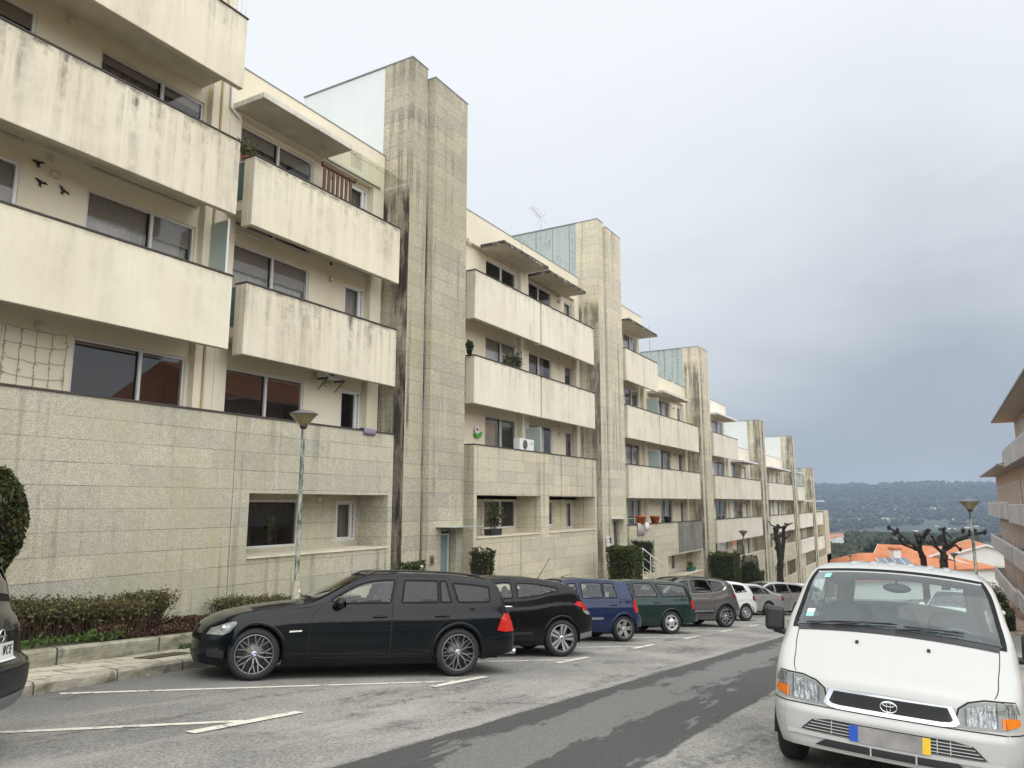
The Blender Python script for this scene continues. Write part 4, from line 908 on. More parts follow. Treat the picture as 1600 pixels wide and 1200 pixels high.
# ------------------------------------------------------------------ lopped trees
def pollard(label, base, px, limbs, knobs, seed, zdrop, rtrunk, name='pollarded_tree'):
    """limbs: polylines in (right, up) metres with a depth swing, plus radii"""
    rnd = random.Random(seed); e = empty(name, base, 0, label, 'tree', None); R = RT.copy(); Dp = Vector((RT.y*-1, RT.x, 0))
    def P(p, d=0.): return R*p[0]*px+Vector((0, 0, 1))*p[1]*px+Dp*d
    tr = MB()
    for k, (pts, r0, r1, dep) in enumerate(limbs):
        n = len(pts); Q = []
        for i in range(n-1):
            for j in range(4):
                s_ = (i+j/4)/(n-1); a, b = pts[i], pts[i+1]; f = j/4
                Q.append((P((a[0]+(b[0]-a[0])*f, a[1]+(b[1]-a[1])*f), dep*s_)+Vector((rnd.gauss(0, .12), rnd.gauss(0, .12), rnd.gauss(0, .12)))*px, r0+(r1-r0)*s_))
        Q.append((P(pts[-1], dep), r1))
        if k == 0: Q[0] = (Vector((0, 0, zdrop)), r0*1.25)
        mb = tr if k == 0 else MB()
        mb.tube([q[0] for q in Q], [q[1]*px*rnd.uniform(.85, 1.15) for q in Q], 9)
        for q in Q[2::2]:
            if rnd.random() < .55: mb.ball(q[0]+Vector((rnd.gauss(0, .5), rnd.gauss(0, .5), rnd.gauss(0, .5)))*q[1]*px, q[1]*px*rnd.uniform(.7, 1.05), 7, 0, None, .2, rnd)
        if k: mb.build('limb', Mt('bark'), e)
    tr.build('trunk', Mt('bark'), e)
    for (x, y, r, dep) in knobs:
        kb = MB()
        c = P((x, y), dep)
        for _ in range(7): kb.ball(c+Vector((rnd.gauss(0, .42), rnd.gauss(0, .42), rnd.gauss(0, .42)))*r*px, r*px*rnd.uniform(.45, .8), 8, 0, None, .15, rnd)
        for _ in range(5): 
            d = Vector((rnd.gauss(0, 1), rnd.gauss(0, 1), abs(rnd.gauss(0, 1)))).normalized()*r*px*1.7; kb.tube([c, c+d], [.02, .008], 4)
        kb.build('pruning_knob', Mt('bark'), e)
    return e
def zz(L, ox, oy): return [((x-ox)/10, (oy-y)/10) for x, y in L]
b_ = atd(1444, 874, 27); g0 = gz(b_.x, b_.y); o_ = (640, 740)
T1 = [(zz([(640, 740), (600, 640), (588, 560), (600, 480)], *o_), 4.2, 3.2, 0), (zz([(600, 490), (632, 400), (640, 310)], *o_), 2.6, 2, -.3),
      (zz([(592, 590), (450, 470), (330, 330), (250, 270)], *o_), 2.4, 1.5, .5), (zz([(595, 620), (430, 560), (240, 500), (150, 400)], *o_), 2.3, 1.3, -.6),
      (zz([(410, 465), (330, 462), (260, 455)], *o_), 1., .7, .4), (zz([(600, 480), (500, 440), (430, 370)], *o_), 2., 1.2, -.5), (zz([(640, 730), (690, 700), (702, 610)], *o_), 1.4, 1.2, .6)]
K1 = [(*zz([(250, 268)], *o_)[0], 3, .5), (*zz([(335, 290)], *o_)[0], 3, .3), (*zz([(150, 405)], *o_)[0], 3, -.6), (*zz([(235, 435)], *o_)[0], 2, .4), (*zz([(440, 555)], *o_)[0], 2.4, -.3), (*zz([(565, 385)], *o_)[0], 3.4, -.2), (*zz([(640, 305)], *o_)[0], 3.6, -.3), (*zz([(430, 370)], *o_)[0], 2.4, -.5), (*zz([(300, 360)], *o_)[0], 2.6, .4), (*zz([(702, 605)], *o_)[0], 2.4, .6)]
pollard('left one of the two lopped trees behind the white van', b_, 27/1150, T1, K1, 51, g0-b_.z, 4)
b_ = atd(1475, 878, 25.5); g0 = gz(b_.x, b_.y); o_ = (950, 780)
T2 = [(zz([(950, 780), (945, 700), (955, 640), (985, 540)], *o_), 5.6, 3.4, 0), (zz([(985, 560), (975, 470), (935, 390), (920, 285)], *o_), 2.4, 1.6, -.3),
      (zz([(985, 560), (1150, 430), (1300, 345), (1430, 320)], *o_), 3., 2., -.7), (zz([(1110, 415), (1082, 340), (1040, 290)], *o_), 1.3, .9, .4), (zz([(940, 640), (860, 520), (760, 460)], *o_), 2.3, 1.6, .5),
      (zz([(930, 660), (790, 520), (680, 390)], *o_), 1.9, 1.4, -.5), (zz([(1010, 600), (1140, 560), (1265, 530), (1380, 610)], *o_), 1.7, 1.3, .6), (zz([(1010, 680), (1065, 730), (1015, 790)], *o_), 1.6, 1.2, .5), (zz([(985, 540), (1005, 480), (1000, 420)], *o_), 2.4, 2, .3)]
K2 = [(*zz([p], *o_)[0], r, d) for p, r, d in (((920, 280), 2.6, -.3), ((1440, 310), 3, -.7), ((1340, 295), 3, -.5), ((1180, 305), 3.4, -.4), ((1040, 288), 2, .4), ((760, 462), 2.4, .5), ((865, 490), 2.2, .3), ((1000, 415), 3.4, .3), ((1385, 610), 3, .6), ((1265, 535), 2.2, .5), ((680, 385), 2, -.5), ((1260, 310), 2.4, -.5))]
pollard('right lopped tree behind the white van, its long arm reaching past the lamp post', b_, 25.5/1150, T2, K2, 52, g0-b_.z, 5)
b_ = atd(1219, 903, 50); g0 = gz(b_.x, b_.y); o_ = (925, 890)
def z8(L): return [((x-925)/6.667, (890-y)/6.667) for x, y in L]
T3 = [(z8([(925, 890), (938, 720), (930, 560), (905, 440), (918, 365)]), 5.2, 3.4, 0), (z8([(945, 720), (975, 600), (998, 450), (1000, 368)]), 3.6, 2.6, .2), (z8([(915, 372), (870, 350), (850, 305)]), 1.4, .6, .3), (z8([(905, 380), (960, 375), (1030, 345), (1075, 325)]), 2.2, .7, -.3), (z8([(1005, 490), (1050, 460), (1078, 425), (1080, 398)]), 1.4, .7, .4)]
K3 = [(*z8([p])[0], r, 0) for p, r in (((905, 400), 3.4), ((1000, 372), 3), ((1025, 345), 2.6), ((905, 500), 3.4), ((960, 460), 2.4))]
pollard('dark lopped street tree trunk before the pale apartment blocks', b_, 50/1150, T3, K3, 53, g0-b_.z, 5, 'lopped_tree')

# ------------------------------------------------------------------ street lamps
def make_lamp(h=4.5):
    e = empty('street_lamp', (0, 0, 0)); p = MB(); p.tube([(0, 0, .9), (0, 0, h-.34)], [.050, .040], 12); p.build('post', Mt('lamp_post_paint'), e)
    s_ = MB(); s_.tube([(0, 0, -.3), (0, 0, 1.0), (0, 0, 1.06)], [.085, .085, .06], 14); sl = s_.build('sleeve', Mt('lamp_sleeve'), e); k = MB(); k.box(-.0855, -.0855, 0, 0, 0, 0); 
    st_ = MB(); st_.prism([(-.03+.0, .84), (.03, .84), (.03, .90), (-.03, .90)], 'y', -.0885, -.0865); st_.build('sticker', Mt('plate_white'), sl)
    head = MB(); head.lathe([(.04, h-.40), (.062, h-.385), (.085, h-.32), (.0, h-.315)], 18); head.build('lamp_cup', Mt('black_plastic'), e)
    b = MB(); b.lathe([(.085, h-.318), (.275, h-.10)], 28); b.build('lamp_bowl', Mt('lamp_bowl'), e)
    hd = MB(); hd.lathe([(.0, h-.105), (.275, h-.105), (.292, h-.095), (.288, h-.075), (.12, h-.012), (.05, h), (0, h)], 28); hd.build('lamp_hood', Mt('lamp_hood'), e); return e
lamp0 = make_lamp()
LP = [(11.0, 11.3, 3.31-4.5, 'street lamp with yellowed cone shade before the stone wall of the near block'), (*atd(1514, 779, 22.5)[:2], atd(1514, 779, 22.5).z-4.5, 'street lamp right of the lopped trees, its shade against the hills'),
      (*atd(1161, 828, 47)[:2], atd(1161, 828, 47).z-4.5, 'street lamp beside the pointed bush'), (*atd(1328, 866, 88)[:2], atd(1328, 866, 88).z-4.5, 'farthest street lamp, by the lowest apartment block'),
      (*atd(1490, 863, 55)[:2], atd(1490, 863, 55).z-4.5, 'distant street lamp seen between the lopped tree and the orange roof')]
for i, (x, y, z, l) in enumerate(LP):
    o = lamp0 if i == 0 else copy_tree(lamp0)
    o.location = (x, y, z); tag(o, l, 'street lamp', 'street lamps along the road')

# ------------------------------------------------------------------ the building across the street (right)
def right_block(label, x0, x1, zeave, tops, seed, over0=0, end=True):
    rnd = random.Random(seed); yw = -4.5; e = empty('balcony_apartment_block', (x0, yw, gz(x0, yw)), 0, label, 'apartment building')
    L = -Vector(e.location)
    def A(mb, n_, mats, parent=None):
        o = mb.build(n_, mats, parent or e)
        if parent is None: o.location = L
        return o
    zg = gz(x1, -6)-3; w_ = MB(); w_.box(x0, x1, -15, yw, zg, zeave-.02); A(w_, 'wall', Mt('brick_tan'))
    r = MB(); r.box(x0-.9, x1+.9 if end else x1, -16.2, -3.4, zeave, zeave+.10, 1); r.prism([(-16.2, zeave+.101), (-3.4, zeave+.101), (-9.8, zeave+2.6)], 'x', x0-.9, x1+.9 if end else x1, 0); ro = A(r, 'roof', Mt('roof_tile', 'eave_soffit'))
    gt = MB(); gt.tube([(x0-.9, -3.36, zeave+.06), (x1+.9, -3.36, zeave+.06)], .075, 8); gt.build('gutter', Mt('flashing'), ro)
    for k, zt in enumerate(tops):
        b = MB(); b.box(x0+.4, x1+.3, -3.8, -3.68, zt-1.12, zt-.12); b.box(x1+.2, x1+.3, yw+.002, -3.6815, zt-1.12, zt-.12); b.box(x0+.4, x1+.3, yw+.002, -3.682, zt-1.1, zt-.95); bo = A(b, 'balcony', Mt('granite_grey'))
        r_ = MB(); r_.tube([(x0+.4, -3.74, zt), (x1+.27, -3.74, zt), (x1+.27, yw, zt)], .025, 6); r_.tube([(x0+.4, -3.74, zt-.07), (x1+.27, -3.74, zt-.07)], .018, 6)
        x = x0+.4
        while x < x1+.2: r_.tube([(x, -3.74, zt-.12), (x, -3.74, zt)], .014, 5); x += .55
        r_.build('balcony_rail', Mt('rail_white'), bo)
        zf = zt-1.0; x = x1-.7
        while x > x0+1:
            ww = rnd.choice((.5, .62, .9)); s_ = MB(); s_.box(x-ww, x, yw+.003, yw+.05, zf, zf+2.15); so = A(s_, 'shutter', Mt('shutter_wood'))
            if rnd.random() < .75: d_ = MB(); d_.box(x-ww-.34, x-ww-.01, yw+.003, yw+.02, zf, zf+2.05); A(d_, 'window', Mt('house_window'))
            p_ = MB(); p_.box(x-ww-.48, x-ww-.36, yw+.003, yw+.09, zf-.1, zf+2.4); A(p_, 'pilaster', Mt('house_white'))
            x -= ww+rnd.choice((.5, .75))
    return e
right_block('lower brick and timber block on the right, its eaves against the hills', 57.2, 80, CZ+2.4, [CZ+.1, CZ-2.65, CZ-5.5], 61)
right_block('taller brick and timber block at the right edge with a deep overhanging roof', 26, 57, CZ+5.25, [CZ+3.4, CZ-.05, CZ-2.65, CZ-5.3], 62)
# the row continues behind the photographer: seen mirrored in the windows
def opp(x0, x1, y, zt, label, seed):
    e = empty('tiled_apartment_block', (x0, y, gz(x0, y)), 0, label, 'apartment building'); L = -Vector(e.location); rnd = random.Random(seed)
    def A(mb, n_, mats):
        o = mb.build(n_, mats, e); o.location = L; return o
    w_ = MB(); w_.box(x0, x1, y-11, y, -3, zt); A(w_, 'wall', Mt('house_cream'))
    r = MB(); r.prism([(y-11.8, zt), (y+.8, zt), (y-5.5, zt+2.6)], 'x', x0-.6, x1+.6); A(r, 'roof', Mt('roof_tile'))
    x = x0+2
    while x < x1-1: c = MB(); c.box(x, x+1.1, y-3.6, y-2.7, zt+.4, zt+2.9); c.box(x-.1, x+1.2, y-3.7, y-2.6, zt+2.901, zt+3.05); A(c, 'chimney', Mt('house_cream')); x += rnd.uniform(3, 4.5)
    for zf in (zt-2.9, zt-5.8):
        b = MB(); b.box(x0+.5, x1-.5, y+.002, y+1.1, zf-.1, zf+1.0); A(b, 'balcony', Mt('house_cream'))
        x = x0+1
        while x < x1-3: q = MB(); q.box(x, x+2.0, y+.002, y+.03, zf, zf+2.2); A(q, 'window', Mt('shutter_wood')); x += rnd.uniform(3, 4)
opp(-12, 4, -19, CZ+3.3, 'tile-roofed block across the street behind the camera', 71)
opp(4.8, 24.5, -21, CZ+2.3, 'long tile-roofed block across the street with square chimneys', 72)

# ------------------------------------------------------------------ houses down the slope
def gable_house(label, c, w_, l_, hw, hr, rz, wall='house_white', extra=None, group=None, small=False, below=4, cat='house'):
    e = empty('house', c, rz, label, cat, group); b = MB(); b.box(-l_/2, l_/2, -w_/2, w_/2, -below, hw); 
    b.prism([(-w_/2, hw), (w_/2, hw), (0, hw+hr)], 'x', -l_/2, l_/2); b.build('wall', Mt(wall), e)
    r = MB(); o_ = .35; t_ = .16
    for s_ in (-1, 1):
        k = hr/(w_/2); y1 = s_*(w_/2+o_); P4 = [(y1, hw-k*o_+.02), (0, hw+hr+.02), (0, hw+hr+t_+.02), (y1, hw-k*o_+t_+.02)]
        r.prism(P4 if s_ > 0 else P4[::-1], 'x', -l_/2-o_, l_/2+o_, 0)
    ro = r.build('roof', Mt('roof_tile'), e)
    if not small:
        v = MB()
        for s_ in (-1, 1):
            k = hr/(w_/2); y1 = s_*(w_/2+o_)
            for xe in (-l_/2-o_-.03, l_/2+o_-.02): v.prism([(y1, hw-k*o_-.06), (0, hw+hr-.06), (0, hw+hr+t_+.06), (y1, hw-k*o_+t_+.06)], 'x', xe, xe+.05)
        v.build('verge_board', Mt('house_white'), ro)
    return e
def win_on(e, x, y, z, w_, h_, axis='x'):
    f = MB(); 
    if axis == 'x': f.box(x-.05, x, y-w_/2-.1, y+w_/2+.1, z-.1, z+h_+.1)
    else: f.box(x-w_/2-.1, x+w_/2+.1, y, y+.05, z-.1, z+h_+.1)
    o = f.build('window', Mt('house_cream'), e); g_ = MB()
    if axis == 'x': g_.box(x-.06, x-.051, y-w_/2, y+w_/2, z, z+h_)
    else: g_.box(x-w_/2, x+w_/2, y+.051, y+.06, z, z+h_)
    g_.build('pane', Mt('house_window'), o)
P_ = atd(1530, 852, 100); e = gable_house('white gabled house with a small square window, beside the lamp post', (P_.x+7, P_.y, P_.z-6.6), 11.5, 14, 4.7, 1.9, radians(6))
win_on(e, -7.0, -1.6, 1.6, 1.0, 1.1); win_on(e, -7.0, 3.1, 1.1, .6, 1.9)
P_ = atd(1512, 876, 92); e = gable_house('lower wing of the white house with a bright orange roof', (P_.x+3, P_.y+3.6, P_.z-3.3), 8.4, 6, 2.4, 1.6, radians(8)); win_on(e, -3.0, -2.0, .5, .7, 1.2)
P_ = atd(1465, 850, 118); gable_house('orange-roofed house behind the right lopped tree', (P_.x, P_.y, P_.z-6.1), 9, 17, 3.7, 1.9, radians(80))
def hip_house(label, c, w_, l_, hw, hr, rz, ridge=.35):
    e = empty('house', c, rz, label, 'house'); b = MB(); b.box(-l_/2, l_/2, -w_/2, w_/2, -4, hw); b.build('wall', Mt('house_white'), e)
    r = MB(); o_ = .5; a, b2 = l_/2+o_, w_/2+o_; rr = max(.3, a-b2+.5)
    r.add([(-a, -b2, hw), (a, -b2, hw), (a, b2, hw), (-a, b2, hw), (-rr, 0, hw+hr), (rr, 0, hw+hr), (-a, -b2, hw+.15), (a, -b2, hw+.15), (a, b2, hw+.15), (-a, b2, hw+.15)], [(0, 3, 2, 1), (6, 7, 5, 4), (7, 8, 5), (8, 9, 4, 5), (9, 6, 4), (0, 1, 7, 6), (1, 2, 8, 7), (2, 3, 9, 8), (3, 0, 6, 9)])
    r.build('roof', Mt('roof_tile'), e); return e
P_ = atd(1356, 856, 90); e = hip_house('orange hip-roofed house with solar panels seen over the van roof', (P_.x, P_.y, P_.z-5.9), 12.5, 14, 2.6, 2.7, radians(-55))
sp = MB(); M = Matrix.Translation((1.8, -3.4, 4.35)) @ Matrix.Rotation(radians(-4), 4, 'Z') @ Matrix.Rotation(radians(24), 4, 'X')
for k in range(4): sp.box(-2.4+k*.95, -2.4+k*.95+.86, -.9, .9, .12, .16, 0, M); sp.box(-2.46+k*.95, -2.4+k*.95-.005, -.95, .95, .11, .17, 1, M)
sp.build('solar_panel', Mt('panel_solar', 'white_frame'), e)
P_ = atd(1398, 857, 88); ch = MB(); ch.box(-.45, .45, -.45, .45, -2.2, -.15); c2 = MB(); c2.box(-.55, .55, -.55, .55, -.149, .12)
cl = Vector((P_.x, P_.y, P_.z)); M_ = Matrix.Rotation(radians(55), 4, 'Z')
chp = ch.build('chimney', Mt('house_white'), e); chp.location = M_ @ (cl-e.location); c2.build('chimney_cap', Mt('roof_tile'), chp)
P_ = atd(1432, 859, 96); hip_house('orange hip-roofed house behind the left lopped tree', (P_.x, P_.y, P_.z-5.4), 11, 13, 3.3, 2.1, radians(-50))
# valley town and wooded hills
rnd = random.Random(81)
proto = gable_house('small pale house with an orange roof in the valley', (0, 0, 0), 9, 13, 4.5, 2.2, 0, 'house_white', group='houses scattered over the valley', small=True, below=3)
proto2 = gable_house('low white building on the far hillside', (0, 0, 0), 12, 34, 4, 1.6, 0, 'house_white', group='white buildings on the far slope', small=True, below=3); [c_ for c_ in proto2.children if c_.name.startswith('roof')][0].data.materials[0] = MATS['house_cream']
first = True
for k in range(46):
    d = rnd.uniform(540, 980); px = rnd.choice((rnd.uniform(1284, 1330), rnd.uniform(1290, 1330), rnd.uniform(1330, 1375))); r_ = ray(px, 800); s_ = d/hypot(r_.x, r_.y); x, y = r_.x*s_, r_.y*s_
    o = proto if first else copy_tree(proto); first = False
    o.location = (x, y, terr(x, y)+1); o.rotation_euler = (0, 0, rnd.uniform(0, 3.1)); sc = rnd.uniform(.42, .75); o.scale = (sc, sc, sc)
first = True
for k in range(24):
    px = rnd.uniform(1320, 1560); d = rnd.uniform(1150, 1750); r_ = ray(px, 800); s_ = d/hypot(r_.x, r_.y); x, y = r_.x*s_, r_.y*s_
    o = proto2 if first else copy_tree(proto2); first = False
    o.location = (x, y, terr(x, y)+3); o.rotation_euler = (0, 0, rnd.uniform(1.2, 1.9)); sc = rnd.uniform(.12, .34); o.scale = (sc, sc, sc)
def wood(name, label, n, fx, seed, s0, s1):
    rnd = random.Random(seed); m = MB()
    for _ in range(n):
        x, y = fx(rnd); h_ = rnd.uniform(s0, s1); z = terr(x, y); w_ = h_*rnd.uniform(.35, .6)
        for q in range(4): m.ball((x+rnd.gauss(0, w_*.35), y+rnd.gauss(0, w_*.4), z+h_*rnd.uniform(.35, .75)), (w_*.6, w_*rnd.uniform(.4, .7), h_*rnd.uniform(.18, .36)), 6, 0, None, .35, rnd)
    return tag(m.build(name, Mt('wood_leaf')), label, 'woodland', kind='stuff')
wood('ridge_wood', 'dark woodland along the crest of the far hills', 1500, lambda r: (lambda x: (x, r.uniform(-.14, .32)*x))(2250+r.random()**.7*480), 91, 8, 24)
wood('slope_wood', 'wooded upper slopes of the far hills', 2200, lambda r: (lambda x: (x, r.uniform(-.14, .32)*x))(r.uniform(1600, 2300)), 92, 6, 12)
def clump(r):
    for _ in range(40):
        x = r.uniform(1050, 1750); y = r.uniform(-.14, .30)*x
        if mnoise.noise(Vector((x*.006, y*.006, 7))) > .02: break
    return x, y
wood('field_trees', 'tree lines and copses on the lower slopes', 1500, clump, 94, 5, 11)
wood('near_scrub', 'scrub below the end of the apartment row', 260, lambda r: (lambda x: (x, r.uniform(.085, .15)*x))(r.uniform(170, 330)), 95, 2, 4.5)
wood('valley_wood', 'dark trees between the valley houses and the orange roofs', 1500, lambda r: (lambda x: (x, r.uniform(-.03, .098)*x))(r.uniform(330, 760)), 93, 4, 8)
# ------------------------------------------------------------------ vehicles
def pchip(P):
    xs = np.array([p[0] for p in P], float); ys = np.array([p[1] for p in P], float); h = np.diff(xs); d = np.diff(ys)/h; n = len(xs); m = np.zeros(n)
    if n > 2:
        for i in range(1, n-1):
            if d[i-1]*d[i] > 0: w1 = 2*h[i]+h[i-1]; w2 = h[i]+2*h[i-1]; m[i] = (w1+w2)/(w1/d[i-1]+w2/d[i])
        m[0] = d[0]; m[-1] = d[-1]
    else: m[:] = d[0]
    def f(x):
        x = min(max(x, xs[0]), xs[-1]); i = min(max(int(np.searchsorted(xs, x))-1, 0), n-2); t = (x-xs[i])/h[i]
        return float((1+2*t)*(1-t)**2*ys[i]+t*(1-t)**2*h[i]*m[i]+t*t*(3-2*t)*ys[i+1]+t*t*(t-1)*h[i]*m[i+1])
    return f
def inpoly(x, y, P):
    c = False; j = len(P)-1
    for i in range(len(P)):
        if (P[i][1] > y) != (P[j][1] > y) and x < (P[j][0]-P[i][0])*(y-P[i][1])/(P[j][1]-P[i][1])+P[i][0]: c = not c
        j = i
    return c
class Car:
    def __init__(s, name, label, cat, S_):
        s.S = S_; s.L, s.W = S_['L'], S_['W']; s.fzt, s.fzb, s.fbelt = pchip(S_['zt']), pchip(S_['zb']), pchip(S_['belt'])
        s.fplan = pchip(S_['plan']); s.ffr = pchip(S_.get('front', [(0, 0), (1, 0)])); s.frr = pchip(S_.get('rear', [(0, 0), (1, 0)]))
        s.tb = math.tan(radians(S_.get('tumble', 20))); s.rf = pchip(S_.get('fillet', [(0, .07), (1, .1), (1.6, .07), (s.L-.5, .08), (s.L, .06)]))
        s.crown = S_.get('crown', .035); s.bf, s.br = S_.get('bow', (.16, .10)); s.sf, s.sr, s.r = S_['axles'][0], S_['axles'][1], S_['tyre']
        s.mid = (s.sf+s.sr)/2; s.e = empty(name, (0, 0, 0), 0, label, cat)
        s.shoulder = S_.get('shoulder', .035)
    def side_y(s, a, z):
        w = s.W/2*s.fplan(a); zb, zbelt, zt = s.fzb(a), s.fbelt(a), s.fzt(a)-s.crown
        zm = zb+.45*(zbelt-zb)
        if z < zm: y = w*(1-.075*((zm-z)/max(zm-zb, .05))**2)
        elif z < zbelt: y = w*(1-s.shoulder*((z-zm)/max(zbelt-zm, .05))**2)
        else: y = w*(1-s.shoulder)-(z-zbelt)*s.tb*min(1, .55+(z-zbelt)*2.2)
        # soft waistline crease
        y += .012*math.exp(-((z-(zb+.72*(zbelt-zb)))/.05)**2)*min(1, max(0, (a-.5)/.6))
        return max(y, .02)
    def X(s, a, y, z):
        q = abs(y)/(s.W/2); f = math.exp(-(a/.42)**2); r = math.exp(-((s.L-a)/.42)**2)
        return a+s.bf*q**2.2*f+s.ffr(z)*math.exp(-(a/.22)**2)-s.br*q**2.2*r-s.frr(z)*math.exp(-((s.L-a)/.22)**2)
    def P(s, a, y, z, side=1): return Vector((s.mid-s.X(a, y, z), y*side, z))
    def side(s, a, z): return s.P(a, s.side_y(a, z), z)
    def edge(s, a): return s.fzt(a)-s.crown
    def top(s, a, v):
        ze = s.edge(a); ye = s.side_y(a, ze)-s.rf(a)*1.0; return s.P(a, ye*v, s.fzt(a)-s.crown*v*v*.8)
    def front(s, y, z): return s.P(0, y, z)
    def rear(s, y, z): return s.P(s.L, y, z)
    def ring(s, a, ns=22, nf=5, nt=8):
        zb = s.fzb(a); ze = s.edge(a); r = min(s.rf(a), (ze-zb)*.4); out_ = []
        for i in range(ns): z = zb+(ze-r-zb)*i/(ns-1); out_.append((s.side_y(a, z), z))
        p0 = (s.side_y(a, ze-r), ze-r); pc = (s.side_y(a, ze), ze); ye = pc[0]-r; p2 = (ye, s.fzt(a)-s.crown*.8)
        for i in range(1, nf+1): t = i/nf; out_.append(tuple((1-t)**2*p0[k]+2*t*(1-t)*pc[k]+t*t*p2[k] for k in (0, 1)))
        for i in range(1, nt+1): v = 1-i/nt; out_.append((ye*v, s.fzt(a)-s.crown*.8*v*v))
        return out_
    def fnorm(s, fn, u, v, h=.004):
        a = fn(u+h, v)-fn(u-h, v); b = fn(u, v+h)-fn(u, v-h); n = a.cross(b)
        return n.normalized() if n.length > 1e-12 else Vector((0, 1, 0))
    def body(s, mat, holes, topholes, doors, step=.032, mats_extra=None):
        S_ = s.S; L = s.L; st = [0, .006, .015, .03, .05]+list(np.arange(.075, L-.075, step))+[L-.05, L-.03, L-.015, L-.006, L]
        R = [s.ring(a) for a in st]; M_ = len(R[0]); pts = np.array([[tuple(s.P(a, y, z)) for y, z in r] for a, r in zip(st, R)])
        du = np.gradient(pts, axis=0); dv = np.gradient(pts, axis=1); nn = np.cross(du, dv); ln = np.linalg.norm(nn, axis=2, keepdims=True); ln[ln < 1e-12] = 1; nn = nn/ln
        nn[np.einsum('ijk,ijk->ij', nn, np.concatenate([np.zeros_like(pts[..., :1]), pts[..., 1:2], pts[..., 2:]-.5], 2)) < 0] *= -1
        nn[:, -1, 1] = 0
        arches = [(s.sf, S_['arch']), (s.sr, S_['arch'])]; zc = s.r+S_.get('arch_dz', .01)
        groups = {}
        names = ['body']+['door']*len(doors)
        for i in range(len(st)-1):
            for j in range(M_-1):
                a = (st[i]+st[i+1])/2; z = (R[i][j][1]+R[i+1][j+1][1])/2; isside = j < 22
                if isside:
                    if any(hypot(a-c, z-zc) < ra for c, ra in arches): continue
                    if all(any(inpoly(aa, zz, h) for h in holes) for aa, zz in ((st[i], R[i][j][1]), (st[i+1], R[i+1][j][1]), (st[i], R[i][j+1][1]), (st[i+1], R[i+1][j+1][1]))): continue
                    k = 0
                    for q, dpoly in enumerate(doors):
                        if inpoly(a, z, dpoly): k = q+1
                else:
                    k = 0
                    if j >= 22+3:
                        v0 = [max(0, 1-(jj-26)/8) for jj in (j, j+1)]
                        if any(h[0] <= st[i] and st[i+1] <= h[1] and max(v0) <= h[2]+.01 for h in topholes): continue
                groups.setdefault(k, []).append((i, j))
        # front / rear caps
        for cap, i in (('f', 0), ('r', len(st)-1)):
            J = 9; cp = [[s.P(st[i], y*(1-jj/J), z) for jj in range(J+1)] for y, z in R[i]]
            groups.setdefault('cap'+cap, cp)
        parts = {}
        for k in [g_ for g_ in groups if not isinstance(g_, str)]:
            for side in ((1, -1) if k else (0,)):
                mb = MB(); N = []; idx = {}
                for sd in ((1, -1) if k == 0 else (side,)):
                    for i, j in groups[k]:
                        f = []
                        for ii, jj in ((i, j), (i+1, j), (i+1, j+1), (i, j+1)):
                            key = (sd, ii, jj)
                            if key not in idx: idx[key] = len(mb.v); p = pts[ii, jj]; mb.v.append((p[0], p[1]*sd, p[2])); N.append((nn[ii, jj, 0], nn[ii, jj, 1]*sd, nn[ii, jj, 2]))
                            f.append(idx[key])
                        a_, b_, c_, d_ = (Vector(mb.v[q]) for q in f)
                        g_ = (c_-a_).cross(d_-b_); mb.f.append(tuple(f) if g_.dot(Vector(N[f[0]])+Vector(N[f[2]])) > 0 else tuple(f[::-1])); mb.mi.append(0); mb.sm.append(True)
                if k == 0:
                    for cap in ('capf', 'capr'):
                        cp = groups[cap]; sgn = 1 if cap == 'capf' else -1
                        for sd in (1, -1):
                            b0 = len(mb.v); J = len(cp[0])
                            for ii in range(len(cp)):
                                for jj in range(J):
                                    p = cp[ii][jj]; mb.v.append((p.x, p.y*sd, p.z))
                                    q0 = cp[max(ii-1, 0)][jj]; q1 = cp[min(ii+1, len(cp)-1)][jj]; r0 = cp[ii][max(jj-1, 0)]; r1 = cp[ii][min(jj+1, J-1)]
                                    n_ = (q1-q0).cross(r1-r0)
                                    n_ = n_.normalized() if n_.length > 1e-9 else Vector((sgn, 0, 0))
                                    if n_.x*sgn < 0: n_ = -n_
                                    if jj == J-1: n_.y = 0
                                    if jj < 3 and ii < 22:      # round the cap into the flank
                                        fn = Vector(nn[0 if sgn > 0 else -1, ii]); n_ = n_.lerp(fn, (.55, .25, .08)[jj]).normalized()
                                    N.append((n_.x, n_.y*sd, n_.z))
                            for ii in range(len(cp)-1):
                                for jj in range(J-1):
                                    q = (b0+ii*J+jj, b0+(ii+1)*J+jj, b0+(ii+1)*J+jj+1, b0+ii*J+jj+1); a_, b_, c_, d_ = (Vector(mb.v[k_]) for k_ in q)
                                    g_ = (c_-a_).cross(d_-b_); mb.f.append(q if g_.x*sgn > 0 else q[::-1]); mb.mi.append(0); mb.sm.append(True)
                parts[(k, side)] = mb.build('body' if k == 0 else 'door', Mt(mat), s.e, 0, N)
        s.parts = parts
        # wheel housings, floor
        hb_ = MB()
        for c, ra in arches:
            for sd in (1, -1):
                yo = s.side_y(c, zc+ra*.6)-.012; n = 20; V = []
                for q in range(n+1):
                    t = -.25+(pi+.5)*q/n; V += [(s.mid-c+ra*1.0*cos(t), sd*(yo+.0), zc+ra*sin(t)), (s.mid-c+ra*.98*cos(t), sd*(yo-.42), zc+ra*sin(t))]
                hb_.add(V, [(2*q, 2*q+1, 2*q+3, 2*q+2) for q in range(n)], 0, True); hb_.box(s.mid-c-ra, s.mid-c+ra, min(sd*(yo-.43), sd*(yo-.42)), max(sd*(yo-.43), sd*(yo-.42)), s.fzb(c)+.0, zc+ra)
